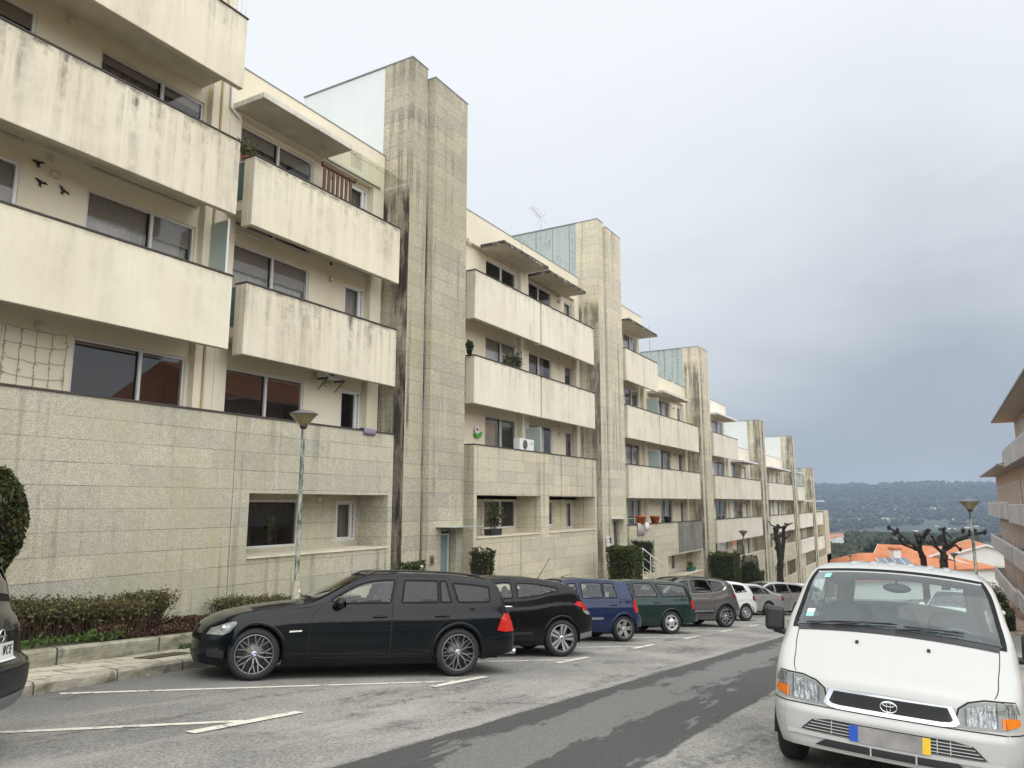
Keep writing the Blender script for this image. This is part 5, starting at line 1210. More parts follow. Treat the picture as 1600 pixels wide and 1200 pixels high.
        zf = max(s.fzb(s.mid)+.03, .2); hb_.box(s.mid-s.sr+s.S['arch'], s.mid-s.sf-s.S['arch'], -s.W/2*.93, s.W/2*.93, zf, zf+.05)
        hb_.box(s.mid-s.L+.25, s.mid-s.sr-.02, -s.W/2*.55, s.W/2*.55, zf, zf+.05); hb_.box(s.mid-s.sf+.02, s.mid-.25, -s.W/2*.55, s.W/2*.55, zf, zf+.05); hb_.box(s.mid-s.sr-s.S['arch'], s.mid-s.sf+s.S['arch'], -s.W/2*.5, s.W/2*.5, zf+.051, zf+.10)
        hb_.build('underbody', Mt('underbody'), s.e)
        for c, ra in arches:          # rolled wheel-arch lips
            for sd in (1, -1):
                m = MB(); n = 44; V = []
                for q in range(n+1):
                    t = -.12+(pi+.24)*q/n
                    for rr, off in ((ra+.035, .0), (ra+.030, .006), (ra-.004, .007), (ra-.012, -.03)):
                        a, z = c-rr*cos(t), zc+rr*sin(t); z = max(z, s.fzb(a)+.002); p = s.P(a, s.side_y(a, z)+off, z); V.append((p.x, p.y*sd, p.z))
                m.add(V, [(4*q+k, 4*q+k+1, 4*q+k+5, 4*q+k+4) for q in range(n) for k in range(3)], 0, True); m.build('wheel_arch', Mt(S_.get('arch_mat', mat)), s.e)
    def patch(s, name, poly, fn, mat, off=.004, mirror=True, parent=None, grid=.07, seal=0, label=None, inward=False):
        pv = [Vector(p) for p in poly]; n = len(pv); us = [p[0] for p in poly]; vs = [p[1] for p in poly]
        # densify the outline
        q = []
        for i in range(n):
            a, b = pv[i], pv[(i+1) % n]; k = max(1, int((b-a).length/grid)); q += [a.lerp(b, j/k) for j in range(k)]
        nb = len(q); inner = []
        for u in np.arange(min(us)+grid*.5, max(us), grid):
            for v in np.arange(min(vs)+grid*.5, max(vs), grid):
                if inpoly(u, v, poly) and min((Vector((u, v))-w_).length for w_ in q) > grid*.45: inner.append(Vector((u, v)))
        V, E_, F, *_ = delaunay_2d_cdt(q+inner, [(i, (i+1) % nb) for i in range(nb)], [], 1, 1e-5)
        res = []
        for sd in ((1, -1) if mirror else (1,)):
            mb = MB(); N = []
            for v in V:
                nrm = s.fnorm(fn, v[0], v[1]); p = fn(v[0], v[1])
                c_ = Vector((p.x*.2, p.y, p.z-.55)) if fn != s.front and fn != s.rear else Vector((1 if fn == s.front else -1, 0, 0))
                if nrm.dot(c_) < 0: nrm = -nrm
                p = p+nrm*off; mb.v.append((p.x, p.y*sd, p.z)); N.append((nrm.x, nrm.y*sd, nrm.z))
            for f in F:
                a, b, c = (Vector(mb.v[i]) for i in f[:3]); g_ = (b-a).cross(c-a)
                mb.f.append(tuple(f) if g_.dot(Vector(N[f[0]])) > 0 else tuple(f)[::-1]); mb.mi.append(0); mb.sm.append(True)
            if not mb.f: continue
            o = mb.build(name, Mt(mat), parent or s.e, 0, N)
            if label: o['label'] = label
            res.append(o)
            if seal: s.strip('window_seal', [tuple(p) for p in q], fn, 'rubber_seal', seal, off+.0025, closed=True, sides=(sd,), parent=o, outward=.3)
        return res
    def strip(s, name, line, fn, mat, w_, off=.0015, closed=False, sides=(1, -1), parent=None, outward=.5, step=.05):
        L_ = [Vector(p) for p in line]; n = len(L_); Q = []
        for i in range(n if closed else n-1):
            a, b = L_[i], L_[(i+1) % n]; k = max(1, int((b-a).length/step)); Q += [a.lerp(b, j/k) for j in range(k)]
        if not closed: Q.append(L_[-1])
        m = len(Q); area = sum(Q[i].x*Q[(i+1) % m].y-Q[(i+1) % m].x*Q[i].y for i in range(m)) if closed else 1
        o = []
        for sd in sides:
            mb = MB()
            for i in range(m):
                a = Q[(i-1) % m] if (closed or i) else Q[0]; b = Q[(i+1) % m] if (closed or i < m-1) else Q[-1]
                t_ = (b-a).normalized() if (b-a).length > 1e-9 else Vector((1, 0)); nr = Vector((t_.y, -t_.x))*(1 if area > 0 else -1)
                for k in (w_*outward, -w_*(1-outward)):
                    q = Q[i]+nr*k; p = fn(q.x, q.y); nm = s.fnorm(fn, q.x, q.y)
                    c_ = Vector((p.x*.2, p.y, p.z-.55)) if fn != s.front and fn != s.rear else Vector((1 if fn == s.front else -1, 0, 0))
                    if nm.dot(c_) < 0: nm = -nm
                    p = p+nm*off; mb.v.append((p.x, p.y*sd, p.z))
            for i in range(m if closed else m-1): j = (i+1) % m; mb.f.append((2*i, 2*i+1, 2*j+1, 2*j)); mb.mi.append(0); mb.sm.append(True)
            o.append(mb.build(name, Mt(mat), parent or s.e))
        return o
    def win_poly(s, sb0, st0, sb1, st1, rail=.075, lift=.025, n=12):
        bot = [(sb0+(sb1-sb0)*i/n, 0) for i in range(n+1)]; bot = [(a, s.fbelt(a)+lift) for a, _ in bot]
        tp = []
        for i in range(n+1):
            a = st1+(st0-st1)*i/n; z = s.edge(a)-rail; zb = s.fbelt(a)+lift+.02
            if z > zb: tp.append((a, z))
        P = bot+tp
        # soften the corners
        out_ = []
        for i in range(len(P)):
            a, b, c = Vector(P[i-1]), Vector(P[i]), Vector(P[(i+1) % len(P)]); ang = (a-b).angle(c-b) if (a-b).length > 1e-6 and (c-b).length > 1e-6 else pi
            if ang < 2.6:
                r1 = min(.035, (a-b).length*.45); r2 = min(.035, (c-b).length*.45); p0 = b+(a-b).normalized()*r1; p2 = b+(c-b).normalized()*r2
                for t in (0, .5, 1): q = p0*(1-t)**2+b*2*t*(1-t)+p2*t*t; out_.append(tuple(q))
            else: out_.append(tuple(b))
        return out_
    def wheel(s, style, rim_r, width=.205, mats=('alloy', 'alloy_dark')):
        proto = None
        for c in (s.sf, s.sr):
            for sd in (1, -1):
                y = (s.side_y(c, s.r*1.5)-.012-s.S.get('wheel_in', .0))*sd
                if proto is None: proto = make_wheel(s.r, rim_r, width, style, mats); o = proto
                else: o = copy_tree(proto)
                o.parent = s.e; o.location = (s.mid-c, y, s.r); o.rotation_euler = (0, .3*c, 0 if sd > 0 else pi)
    def place(s, contact, heading, from_rear=True, dz=0.):
        h = Vector((cos(heading), sin(heading))); rgt = Vector((h.y, -h.x)); wb = s.sr-s.sf
        c = Vector(contact[:2])+(h*(wb/2) if from_rear else -h*(wb/2))+rgt*(s.W/2*.95)
        s.put(c, heading, dz)
    def put(s, c, heading, dz=0.):
        h = Vector((cos(heading), sin(heading))); e = .8
        sx = (gz(c.x+e, c.y)-gz(c.x-e, c.y))/(2*e); sy = (gz(c.x, c.y+e)-gz(c.x, c.y-e))/(2*e); n = Vector((-sx, -sy, 1)).normalized()
        x = Vector((h.x, h.y, 0)); x = (x-n*x.dot(n)).normalized(); y = n.cross(x); z0 = gz(c.x, c.y)
        M_ = Matrix(((x.x, y.x, n.x, c.x), (x.y, y.y, n.y, c.y), (x.z, y.z, n.z, z0+dz), (0, 0, 0, 1))); s.e.matrix_world = M_
    def mirror(s, a, z, mat, size=(.10, .09, .075)):
        for sd in (1, -1):
            m = MB(); p = s.side(a, z); c = (p.x-.02, (p.y+.13)*sd, p.z+.05)
            m.ball(c, (size[0]*.75, size[1]*1.15, size[2]), 14); m.tube([(p.x+.02, (p.y-.01)*sd, p.z), (p.x, (p.y+.07)*sd, p.z+.02)], [.03, .02], 8)
            o = m.build('mirror', Mt(mat), s.e); g_ = MB(); g_.lathe([(0, 0), (size[1]*.8, 0)], 14, 0, Matrix.Translation((c[0]-size[0]*.72, c[1], c[2])) @ Matrix.Rotation(radians(90), 4, 'Y')); g_.build('mirror_glass', Mt('chrome'), o)
    def handle(s, a, z, k, mat, w_=.20):
        for sd in (1, -1):
            par = s.parts.get((k, sd), s.e)
            m = MB(); p = s.side(a, z); m.tube([(p.x+w_/2, (p.y+.004)*sd, p.z), (p.x+w_*.32, (p.y+.03)*sd, p.z+.004), (p.x-w_*.32, (p.y+.032)*sd, p.z+.006), (p.x-w_/2, (p.y+.004)*sd, p.z+.006)], [.012, .015, .015, .012], 8); m.build('door_handle', Mt(mat), par)
            m = MB(); m.lathe([(0, 0), (.028, .0), (.045, -.004)], 14, 0, Matrix.Translation((p.x, (p.y+.003)*sd, p.z-.004)) @ Matrix.Diagonal((1.5, 1 if sd > 0 else -1, .75, 1)), True, 'y'); m.build('handle_recess', Mt('seam'), par)
    def seats(s, rows, mat='seat_fabric', top=1.12):
        for a in rows:
            for sd in ((.36, -.36) if a == rows[0] else (.0,)):
                m = MB(); wd = .24 if a == rows[0] else .6; x = s.mid-a; zb = s.fzb(s.mid)+.10
                m.prism([(x+.45, zb), (x+.45, zb+.28), (x+.02, zb+.25), (x-.13, zb+.78), (x-.23, zb+.78), (x-.10, zb)], 'y', sd-wd, sd+wd)
                for hq in ((sd,) if a == rows[0] else (-.36, .36)): m.ball((x-.19, hq, top), (.05, .13, .10), 10)
                m.build('seat', Mt(mat), s.e, .03)
        d_ = MB(); a = s.S['dash']; x = s.mid-a; z = s.fbelt(a); d_.prism([(x+.30, z-.02), (x-.12, z-.03), (x-.22, z-.22), (x+.25, z-.3)], 'y', -s.W/2*.82, s.W/2*.82)
        d_.tube([(x-.30, .36+.18*cos(t), z-.10+.18*sin(t)) for t in np.linspace(0, 2*pi, 21)], .014, 6, cap=False); d_.build('dashboard', Mt('dash'), s.e)
        f = MB(); f.box(s.mid-s.L+.5, s.mid-s.S['dash']+.3, -s.W/2*.86, s.W/2*.86, s.fzb(s.mid)+.08, s.fzb(s.mid)+.14); f.build('cabin_floor', Mt('seat_fabric'), s.e)
def make_wheel(r, rim, width, style, mats):
    e = empty('wheel'); t = MB(); w_ = width; rr = rim
    t.lathe([(rr-.004, -w_+.02), (rr+.02, -w_), (r-.03, -w_), (r-.006, -w_+.025), (r, -w_*.75), (r, -w_*.25), (r-.006, -.025), (r-.03, -.004), (rr+.035, .004), (rr+.012, .0), (rr-.004, -.012)], 48, 0, None, True, 'y')
    for k in (-.35, -.5, -.65): t.lathe([(r+.0005, w_*k-.006), (r-.007, w_*k), (r+.0005, w_*k+.006)], 48, 0, None, True, 'y')
    t.build('tyre', Mt('rubber'), e)
    m = MB(); A_, B_ = 0, 1
    m.lathe([(rr-.004, -w_+.02), (rr-.025, -w_*.6), (rr-.03, -.05), (rr-.016, -.02)], 48, B_, None, True, 'y')
    m.lathe([(rr-.018, -.022), (rr-.013, -.010), (rr-.009, -.009)], 48, B_, None, True, 'y'); m.lathe([(rr-.009, -.009), (rr-.003, -.007), (rr, -.012)], 48, A_, None, True, 'y')
    m.lathe([(0, -.085), (rr*.62, -.085), (rr*.62, -.075), (0, -.075)], 32, 2, None, True, 'y')
    m.lathe([(0, -w_*.62), (rr-.03, -w_*.62)], 32, B_, None, True, 'y')
    def spoke(poly, ang, mi=0, d0=-.05, d1=-.016, dep=.018):
        c, s_ = cos(ang), sin(ang); n = len(poly); V = []
        for lay in (0, 1):
            for q, tq in poly:
                dd = -dep*(1-min(1, q/rr))
                V.append((q*c-tq*s_, (d1 if lay else d0)+dd, q*s_+tq*c))
        m.add(V, [tuple(range(n)), tuple(range(n, 2*n))[::-1]]+[(i, (i+1) % n, n+(i+1) % n, n+i) for i in range(n)], mi)
    hub = rr*.2; R_ = rr-.012
    if style == 'twin':
        for k in range(10):
            a = 2*pi*k/10+(.055 if k % 2 else -.055)
            spoke([(hub*.7, -.007), (rr*.56, -.009), (rr*.56, .009), (hub*.7, .007)], a)
            for sg in (1, -1):
                P_ = [(rr*.50, sg*.001), (rr*.56, sg*.010), (R_, sg*.046), (R_, sg*.036), (rr*.60, sg*.003)]
                spoke(P_ if sg > 0 else P_[::-1], a)
    elif style == 'star5':
        for k in range(5):
            a = 2*pi*k/5+.3
            spoke([(hub*.6, -.03), (R_, -.058), (R_, .058), (hub*.6, .03)], a, 1, -.06, -.03)
            for sg in (1, -1):
                P_ = [(hub*.7, sg*.006), (hub*.7, sg*.026), (R_, sg*.072), (R_, sg*.018)]; spoke(P_ if sg > 0 else P_[::-1], a)
    elif style == 'multi':
        for k in range(5):
            a = 2*pi*k/5+.2
            for tq in (-.036, 0, .036): spoke([(hub*.7, tq*.55-.008), (R_, tq-.008), (R_, tq+.008), (hub*.7, tq*.55+.008)], a)
            spoke([(rr*.62, -.045), (rr*.70, -.045), (rr*.70, .045), (rr*.62, .045)], a)
    elif style == 'petal':
        for k in range(5):
            a = 2*pi*k/5+.1; n_ = 14; ro, ri = rr*.30, rr*.30-.016
            pts = []
            for q in range(n_): t_ = 2*pi*q/n_; pts.append((rr*.66+ro*cos(t_), ro*.92*sin(t_)))
            for q in range(n_):
                q2 = (q+1) % n_; f_ = ri/ro
                spoke([(pts[q][0], pts[q][1]), (pts[q2][0], pts[q2][1]), (rr*.66+(pts[q2][0]-rr*.66)*f_, pts[q2][1]*f_), (rr*.66+(pts[q][0]-rr*.66)*f_, pts[q][1]*f_)][::-1], a)
            spoke([(hub*.6, -.012), (rr*.38, -.012), (rr*.38, .012), (hub*.6, .012)], a)
    else:                       # pressed hub cap: 'cover5', 'cover9'
        n_ = 5 if style == 'cover5' else 9
        m.lathe([(0, -.004), (rr*.3, -.006), (rr*.45, -.018), (rr*.5, -.02)], 40, A_, None, True, 'y'); m.lathe([(rr*.80, -.022), (rr*.9, -.012), (R_, -.014)], 40, A_, None, True, 'y')
        for k in range(n_):
            a = 2*pi*k/n_; wd = 2*pi*rr*.6/n_*.5*(.66 if n_ == 5 else .62); spoke([(rr*.44, -wd*.75), (rr*.84, -wd), (rr*.84, wd), (rr*.44, wd*.75)], a, 0, -.05, -.018, .004)
    m.lathe([(0, -.022), (hub*.75, -.024), (hub, -.035), (hub, -.06)], 20, A_, None, True, 'y'); m.lathe([(0, -.018), (hub*.42, -.019), (hub*.45, -.024)], 16, 1, None, True, 'y')
    m.build('rim', [MATS[mats[0]], MATS[mats[1]], MATS['steel_disc']], e); return e

def build_car(name, label, cat, S_):
    c = Car(name, label, cat, S_); wins = [c.win_poly(*w_[:4], **(w_[5] if len(w_) > 5 else {})) for w_ in S_['wins']]; ws = S_['screen']; rw = S_.get('rearglass')
    th = [(ws[0]-.0, ws[1], 1.01)]
    if rw: th.append((rw[0], rw[1], 1.01))
    c.body(S_['paint'], wins, th, S_['doors'], S_.get('step', .032))
    for w_, P_ in zip(S_['wins'], wins): c.patch('side_window', P_, c.side, w_[4], .001, True, None, .09, S_.get('seal', .026))
    def sp(a0, a1, v): n = 8; return [(a0, -v+2*v*i/n) for i in range(n+1)]+[(a1, v-2*v*i/n) for i in range(n+1)]
    def topf(u, v):
        p = c.top(u, abs(v)); return Vector((p.x, -p.y if v < 0 else p.y, p.z))
    c.patch('windscreen', sp(ws[0]-.02, ws[1]+.03, 1.03), topf, ws[2], .002, False, None, .12, .05)
    if rw: c.patch('rear_window', sp(rw[0]-.02, rw[1]+.02, 1.03), topf, rw[2], .002, False, None, .12, .05)
    for d_ in S_['doors']: c.strip('door_gap', d_, c.side, 'seam', .008, .0012, True, parent=None)
    for l_ in S_.get('seams', []): c.strip('panel_gap', l_, c.side, 'seam', .007, .0012)
    for a, z, k in S_.get('handles', []): c.handle(a, z, k, S_.get('handle_mat', S_['paint']))
    if 'mirror' in S_: c.mirror(*S_['mirror'][:2], S_['mirror'][2])
    for nm, fn, poly, mat, off in S_.get('patches', []):
        f_ = {'side': c.side, 'front': c.front, 'rear': c.rear, 'top': topf}[fn]; c.patch(nm, poly, f_, mat, off, fn == 'side' or (fn != 'top' and min(p[0] for p in poly) > .01 and nm not in ('plate_band',)), None, .05)
    c.wheel(*S_['wheel'])
    c.seats(S_['seats'], S_.get('seat_mat', 'seat_fabric'), S_.get('seat_top', 1.12))
    c.topf = topf
    return c
PLAN = [(0, .72), (.06, .80), (.2, .91), (.45, .975), (.9, 1.), (2.2, 1.)]
def plan(L, f=PLAN, tail=((.9, 1.), (.4, .97), (.15, .915), (.04, .84), (0, .78))): return f+[(L-a, b) for a, b in tail]

# -- black estate car
S_ = dict(L=4.53, W=1.82, axles=(.79, 3.55), tyre=.325, arch=.365, wheel_in=.004, paint='paint_black', tumble=21,
    zt=[(0, .60), (.02, .68), (.10, .745), (.30, .81), (.7, .895), (1.1, .955), (1.36, .985), (1.52, 1.04), (1.85, 1.215), (2.12, 1.35), (2.3, 1.395), (2.65, 1.42), (3.2, 1.42), (3.7, 1.395), (4.0, 1.365), (4.12, 1.345), (4.20, 1.29), (4.36, 1.07), (4.42, .98), (4.47, .94), (4.53, .82)],
    zb=[(0, .20), (.3, .165), (.5, .175), (1.2, .175), (3.2, .185), (3.9, .22), (4.2, .26), (4.53, .31)], belt=[(0, .66), (.5, .80), (1.0, .885), (1.5, .925), (2.5, .955), (3.5, .975), (4.1, .985), (4.35, .95), (4.53, .88)],
    plan=plan(4.53), front=[(0, .09), (.2, .04), (.32, 0), (.5, .0), (.62, .03), (.75, .10)], rear=[(.2, .10), (.35, .0), (.6, .0), (.8, .05), (.95, .06)], bow=(.27, .12),
    wins=[(1.80, 1.62, 2.54, 2.61, 'car_glass', dict(rail=.085)), (2.69, 2.745, 3.235, 3.235, 'car_glass_dark', dict(rail=.085)), (3.262, 3.262, 3.43, 3.36, 'car_glass_dark', dict(rail=.085)), (3.52, 3.45, 4.05, 4.04, 'car_glass_dark', dict(rail=.10))],
    screen=(1.50, 2.16, 'car_glass'), rearglass=(4.17, 4.37, 'car_glass_dark'), dash=1.62, seats=(2.45, 3.3),
    doors=[[(1.47, .28), (1.46, .62), (1.50, .84), (1.62, .945), (1.78, 1.05), (2.08, 1.285), (2.32, 1.355), (2.645, 1.365), (2.56, .96), (2.555, .28)], [(2.563, .28), (2.568, .96), (2.653, 1.365), (3.40, 1.355), (3.49, 1.0), (3.45, .86), (3.22, .66), (3.12, .45), (3.09, .28)]],
    seams=[[(.44, .80), (.8, .865), (1.2, .905), (1.5, .925)], [(.10, .36), (.25, .37), (.40, .43)], [(3.98, .50), (4.3, .55), (4.5, .57)], [(1.2, .275), (2.2, .27), (3.12, .28)], [(4.08, .985), (4.2, .90), (4.22, .83)]],
    handles=[(2.40, .80, 1), (3.28, .815, 2)], mirror=(1.80, .925, 'paint_gloss_black'),
    patches=[('headlight', 'side', [(.03, .56), (.05, .645), (.18, .70), (.44, .735), (.48, .705), (.36, .60), (.22, .555)], 'headlight_glass', .006), ('headlight_housing', 'side', [(.03, .565), (.05, .64), (.18, .693), (.44, .728), (.46, .705), (.35, .605), (.22, .56)], 'lamp_grey', .002), ('headlight_reflector', 'side', [(.20, .60), (.20, .66), (.30, .69), (.42, .715), (.43, .70), (.33, .62)], 'reflector', .004),
        ('tail_light', 'side', [(4.19, .62), (4.26, .76), (4.36, .855), (4.45, .86), (4.50, .79), (4.515, .61), (4.36, .60)], 'red_lens', .006), ('tail_light', 'rear', [(.50, .62), (.52, .79), (.709, .83), (.709, .61)], 'red_lens', .006),
        ('turn_signal', 'side', [(1.20, .595), (1.21, .618), (1.36, .625), (1.365, .607)], 'clear_lens', .004), ('grille', 'front', [(.04, .50), (.05, .66), (.30, .68), (.36, .60), (.30, .51)], 'black_plastic', .006), ('bumper_intake', 'front', [(.0, .24), (.0, .36), (.5, .36), (.55, .27)], 'black_plastic', .006), ('fog_recess', 'side', [(.06, .29), (.05, .38), (.16, .40), (.27, .35), (.27, .27)], 'black_plastic', .003),
        ('number_plate', 'rear', [(-.26, .68), (-.26, .79), (.26, .79), (.26, .68)], 'plate_white', .012)],
    wheel=('twin', .243, .225, ('alloy_grey', 'alloy_dark')))
car = build_car('estate_car', 'black estate car parked side-on in the nearest bay, with thin-spoked dark alloy wheels', 'car', S_)
m = MB()
for sd in (1, -1):
    P_ = [car.top(a, .99) for a in (2.20, 2.36, 2.8, 3.4, 3.85, 4.03)]; m.tube([(p.x, p.y*sd, p.z+(.0 if i in (0, 5) else .035)) for i, p in enumerate(P_)], [.012, .014, .014, .014, .014, .012], 8)
m.build('roof_rail', Mt('black_plastic'), car.e)
m = MB(); p = car.rear(.55, .34); m.tube([(p.x+.12, .52, .30), (p.x-.06, .52, .30)], [.04, .04], 14); m.build('exhaust_tip', Mt('chrome'), car.e)
m = MB(); p = car.topf(3.95, 0); m.prism([(p.x+.06, p.z-.005), (p.x-.05, p.z-.005), (p.x-.045, p.z+.05)], 'y', -.018, .018); m.build('roof_antenna', Mt('paint_gloss_black'), car.e)
p = car.side(.21, .64); m = MB(); m.ball((p.x+.0, p.y-.01, p.z), (.045, .03, .045), 12); m.build('headlight_lens', Mt('reflector'), car.e)
for c_ in (car.sf, car.sr):       # blue and white roundel on the hub caps
    for sd in (1, -1):
        y = (car.side_y(c_, car.r*1.5)-.012-.004)*sd+sd*(-.0165); mm = MB()
        for k in range(4):
            V = [(0, 0, 0)]+[(.022*cos(t), 0, .022*sin(t)) for t in np.linspace(k*pi/2, (k+1)*pi/2, 6)]; mm.add(V, [tuple(range(7))], k % 2)
        o = mm.build('hub_emblem', Mt('plate_white', 'plate_blue'), car.e); o.location = (car.mid-c_, y, car.r)
def gnd(px, py):
    p = at(px, py, 6.)
    r = ray(px, py); t = 1e-3
    lo, hi = .001, .2
    for _ in range(60):
        mid_ = (lo+hi)/2; q = r*mid_+Vector((0, 0, CZ))
        if q.z > gz(q.x, q.y): lo = mid_
        else: hi = mid_
    return r*lo+Vector((0, 0, CZ))
HD = radians(141)
car.place(gnd(714, 1057), radians(141))

# -- black three-door coupe
S_ = dict(L=4.30, W=1.80, axles=(.86, 3.50), tyre=.325, arch=.36, paint='paint_gloss_black', tumble=23,
    zt=[(0, .58), (.03, .68), (.3, .80), (.8, .93), (1.15, 1.0), (1.35, 1.06), (1.8, 1.27), (2.1, 1.37), (2.4, 1.41), (2.8, 1.41), (3.3, 1.36), (3.6, 1.31), (3.72, 1.27), (3.95, 1.10), (4.08, 1.01), (4.18, .95), (4.30, .80)],
    zb=[(0, .22), (.4, .19), (3.3, .20), (3.9, .25), (4.3, .33)], belt=[(0, .64), (.6, .80), (1.3, .91), (2.2, .96), (2.9, 1.02), (3.4, 1.12), (3.7, 1.13), (4.0, .98), (4.3, .86)],
    plan=plan(4.30, tail=((1.0, 1.), (.5, .96), (.2, .88), (.06, .79), (0, .72))), front=[(0, .08), (.3, 0), (.5, 0), (.75, .12)], rear=[(.2, .08), (.35, 0), (.6, .0), (.85, .08), (1., .10)], bow=(.2, .16), shoulder=.02,
    wins=[(1.62, 1.5, 2.52, 2.50, 'car_glass', dict(rail=.09)), (2.60, 2.60, 3.42, 3.38, 'car_glass', dict(rail=.10, lift=.02))],
    screen=(1.36, 2.05, 'car_glass'), rearglass=(3.70, 3.98, 'car_glass_dark'), dash=1.55, seats=(2.35, 3.0),
    doors=[[(1.36, .30), (1.36, .80), (1.46, .93), (1.9, 1.25), (2.1, 1.32), (2.56, 1.35), (2.56, 1.0), (2.62, .62), (2.55, .30)]],
    seams=[[(3.62, .80), (3.8, .70), (4.0, .62), (4.1, .45)], [(1.3, .285), (2.4, .28), (3.1, .29)], [(3.86, 1.02), (4.0, .9)]], handles=[(2.40, .86, 1)], handle_mat='chrome', mirror=(1.62, .95, 'paint_gloss_black'),
    patches=[('tail_light', 'side', [(3.78, .92), (3.84, .975), (4.0, .965), (4.14, .92), (4.23, .84), (4.16, .80), (4.0, .86)], 'red_lens', .006), ('tail_light_chrome', 'side', [(4.02, .848), (4.16, .79), (4.24, .825), (4.26, .74), (4.2, .73), (4.08, .78)], 'reflector', .006), ('side_moulding', 'side', [(1.7, .375), (1.7, .41), (2.9, .44), (2.9, .395)], 'black_plastic', .010), ('rear_bumper_trim', 'side', [(3.95, .30), (3.95, .40), (4.28, .44), (4.28, .35)], 'grey_plastic', .004), ('number_plate', 'rear', [(-.26, .42), (-.26, .53), (.26, .53), (.26, .42)], 'plate_white', .012), ('headlight', 'side', [(.05, .62), (.1, .70), (.6, .80), (.55, .70), (.2, .60)], 'lamp_dark', .004)],
    wheel=('star5', .235, .22))
c2 = build_car('coupe_car', 'glossy black coupe with broad five-spoke wheels, between the black estate and the blue hatchback', 'car', S_)
m = MB(); p = c2.topf(3.35, 0); m.tube([(p.x, 0, p.z), (p.x-.28, 0, p.z+.42)], [.008, .003], 6); m.ball((p.x, 0, p.z+.005), (.05, .035, .018), 10); m.build('roof_antenna', Mt('black_plastic'), c2.e)
c2.place(gnd(878, 1026.5), HD)

# -- blue hatchback
S_ = dict(L=3.78, W=1.64, axles=(.70, 3.17), tyre=.285, arch=.325, paint='paint_blue', tumble=17,
    zt=[(0, .56), (.03, .66), (.3, .78), (.7, .90), (.92, .96), (1.2, 1.12), (1.55, 1.31), (1.8, 1.39), (2.2, 1.42), (2.7, 1.415), (3.1, 1.385), (3.28, 1.345), (3.42, 1.20), (3.58, .99), (3.64, .94), (3.70, .90), (3.78, .78)],
    zb=[(0, .24), (.4, .21), (3., .22), (3.4, .26), (3.78, .32)], belt=[(0, .62), (.5, .76), (1., .88), (2., .92), (3.1, .945), (3.5, .93), (3.78, .84)],
    plan=plan(3.78, tail=((.8, 1.), (.4, .97), (.15, .90), (.05, .82), (0, .75))), front=[(0, .08), (.3, 0), (.5, 0), (.75, .1)], rear=[(.2, .06), (.35, 0), (.52, .0), (.6, .05), (.9, .07)], bow=(.18, .12),
    wins=[(1.32, 1.15, 1.96, 1.96, 'car_glass', dict(rail=.085)), (2.08, 2.08, 2.62, 2.60, 'car_glass', dict(rail=.085)), (2.66, 2.64, 3.0, 2.92, 'car_glass', dict(rail=.085))],
    screen=(.95, 1.62, 'car_glass'), rearglass=(3.30, 3.57, 'car_glass_dark'), dash=1.15, seats=(1.85, 2.65), seat_mat='seat_light',
    doors=[[(1.10, .28), (1.08, .75), (1.2, .90), (1.58, 1.24), (1.8, 1.335), (2.03, 1.35), (2.02, .92), (2.02, .28)], [(2.03, .28), (2.03, .92), (2.04, 1.35), (2.9, 1.34), (3.06, 1.25), (3.08, .95), (3.02, .74), (2.88, .58), (2.80, .40), (2.72, .28)]],
    seams=[[(3.12, .945), (3.3, .93)], [(3.33, .62), (3.5, .60), (3.7, .58)]], handles=[(1.90, .80, 1), (2.88, .81, 2)], handle_mat='paint_blue', mirror=(1.28, .92, 'black_plastic'),
    patches=[('tail_light', 'side', [(3.56, .66), (3.50, .80), (3.52, .95), (3.58, .96), (3.66, .84), (3.73, .68), (3.66, .64)], 'red_lens', .006), ('side_moulding', 'side', [(1.4, .475), (1.4, .525), (2.60, .54), (2.60, .49)], 'grey_plastic', .010), ('number_plate', 'rear', [(-.26, .66), (-.26, .77), (.26, .77), (.26, .66)], 'plate_white', .012), ('headlight', 'side', [(.05, .56), (.1, .66), (.45, .74), (.45, .62)], 'headlight_glass', .006)],
    wheel=('multi', .20, .185))
c3 = build_car('hatchback_car', 'dark blue five-door hatchback with grey side moulding', 'car', S_)
m = MB(); p = c3.topf(1.9, 0); m.tube([(p.x, 0, p.z), (p.x-.05, 0, p.z+.02), (p.x-.32, 0, p.z+.10)], [.014, .008, .004], 6); m.build('roof_antenna', Mt('black_plastic'), c3.e)
c3.place(gnd(976, 1003), HD)

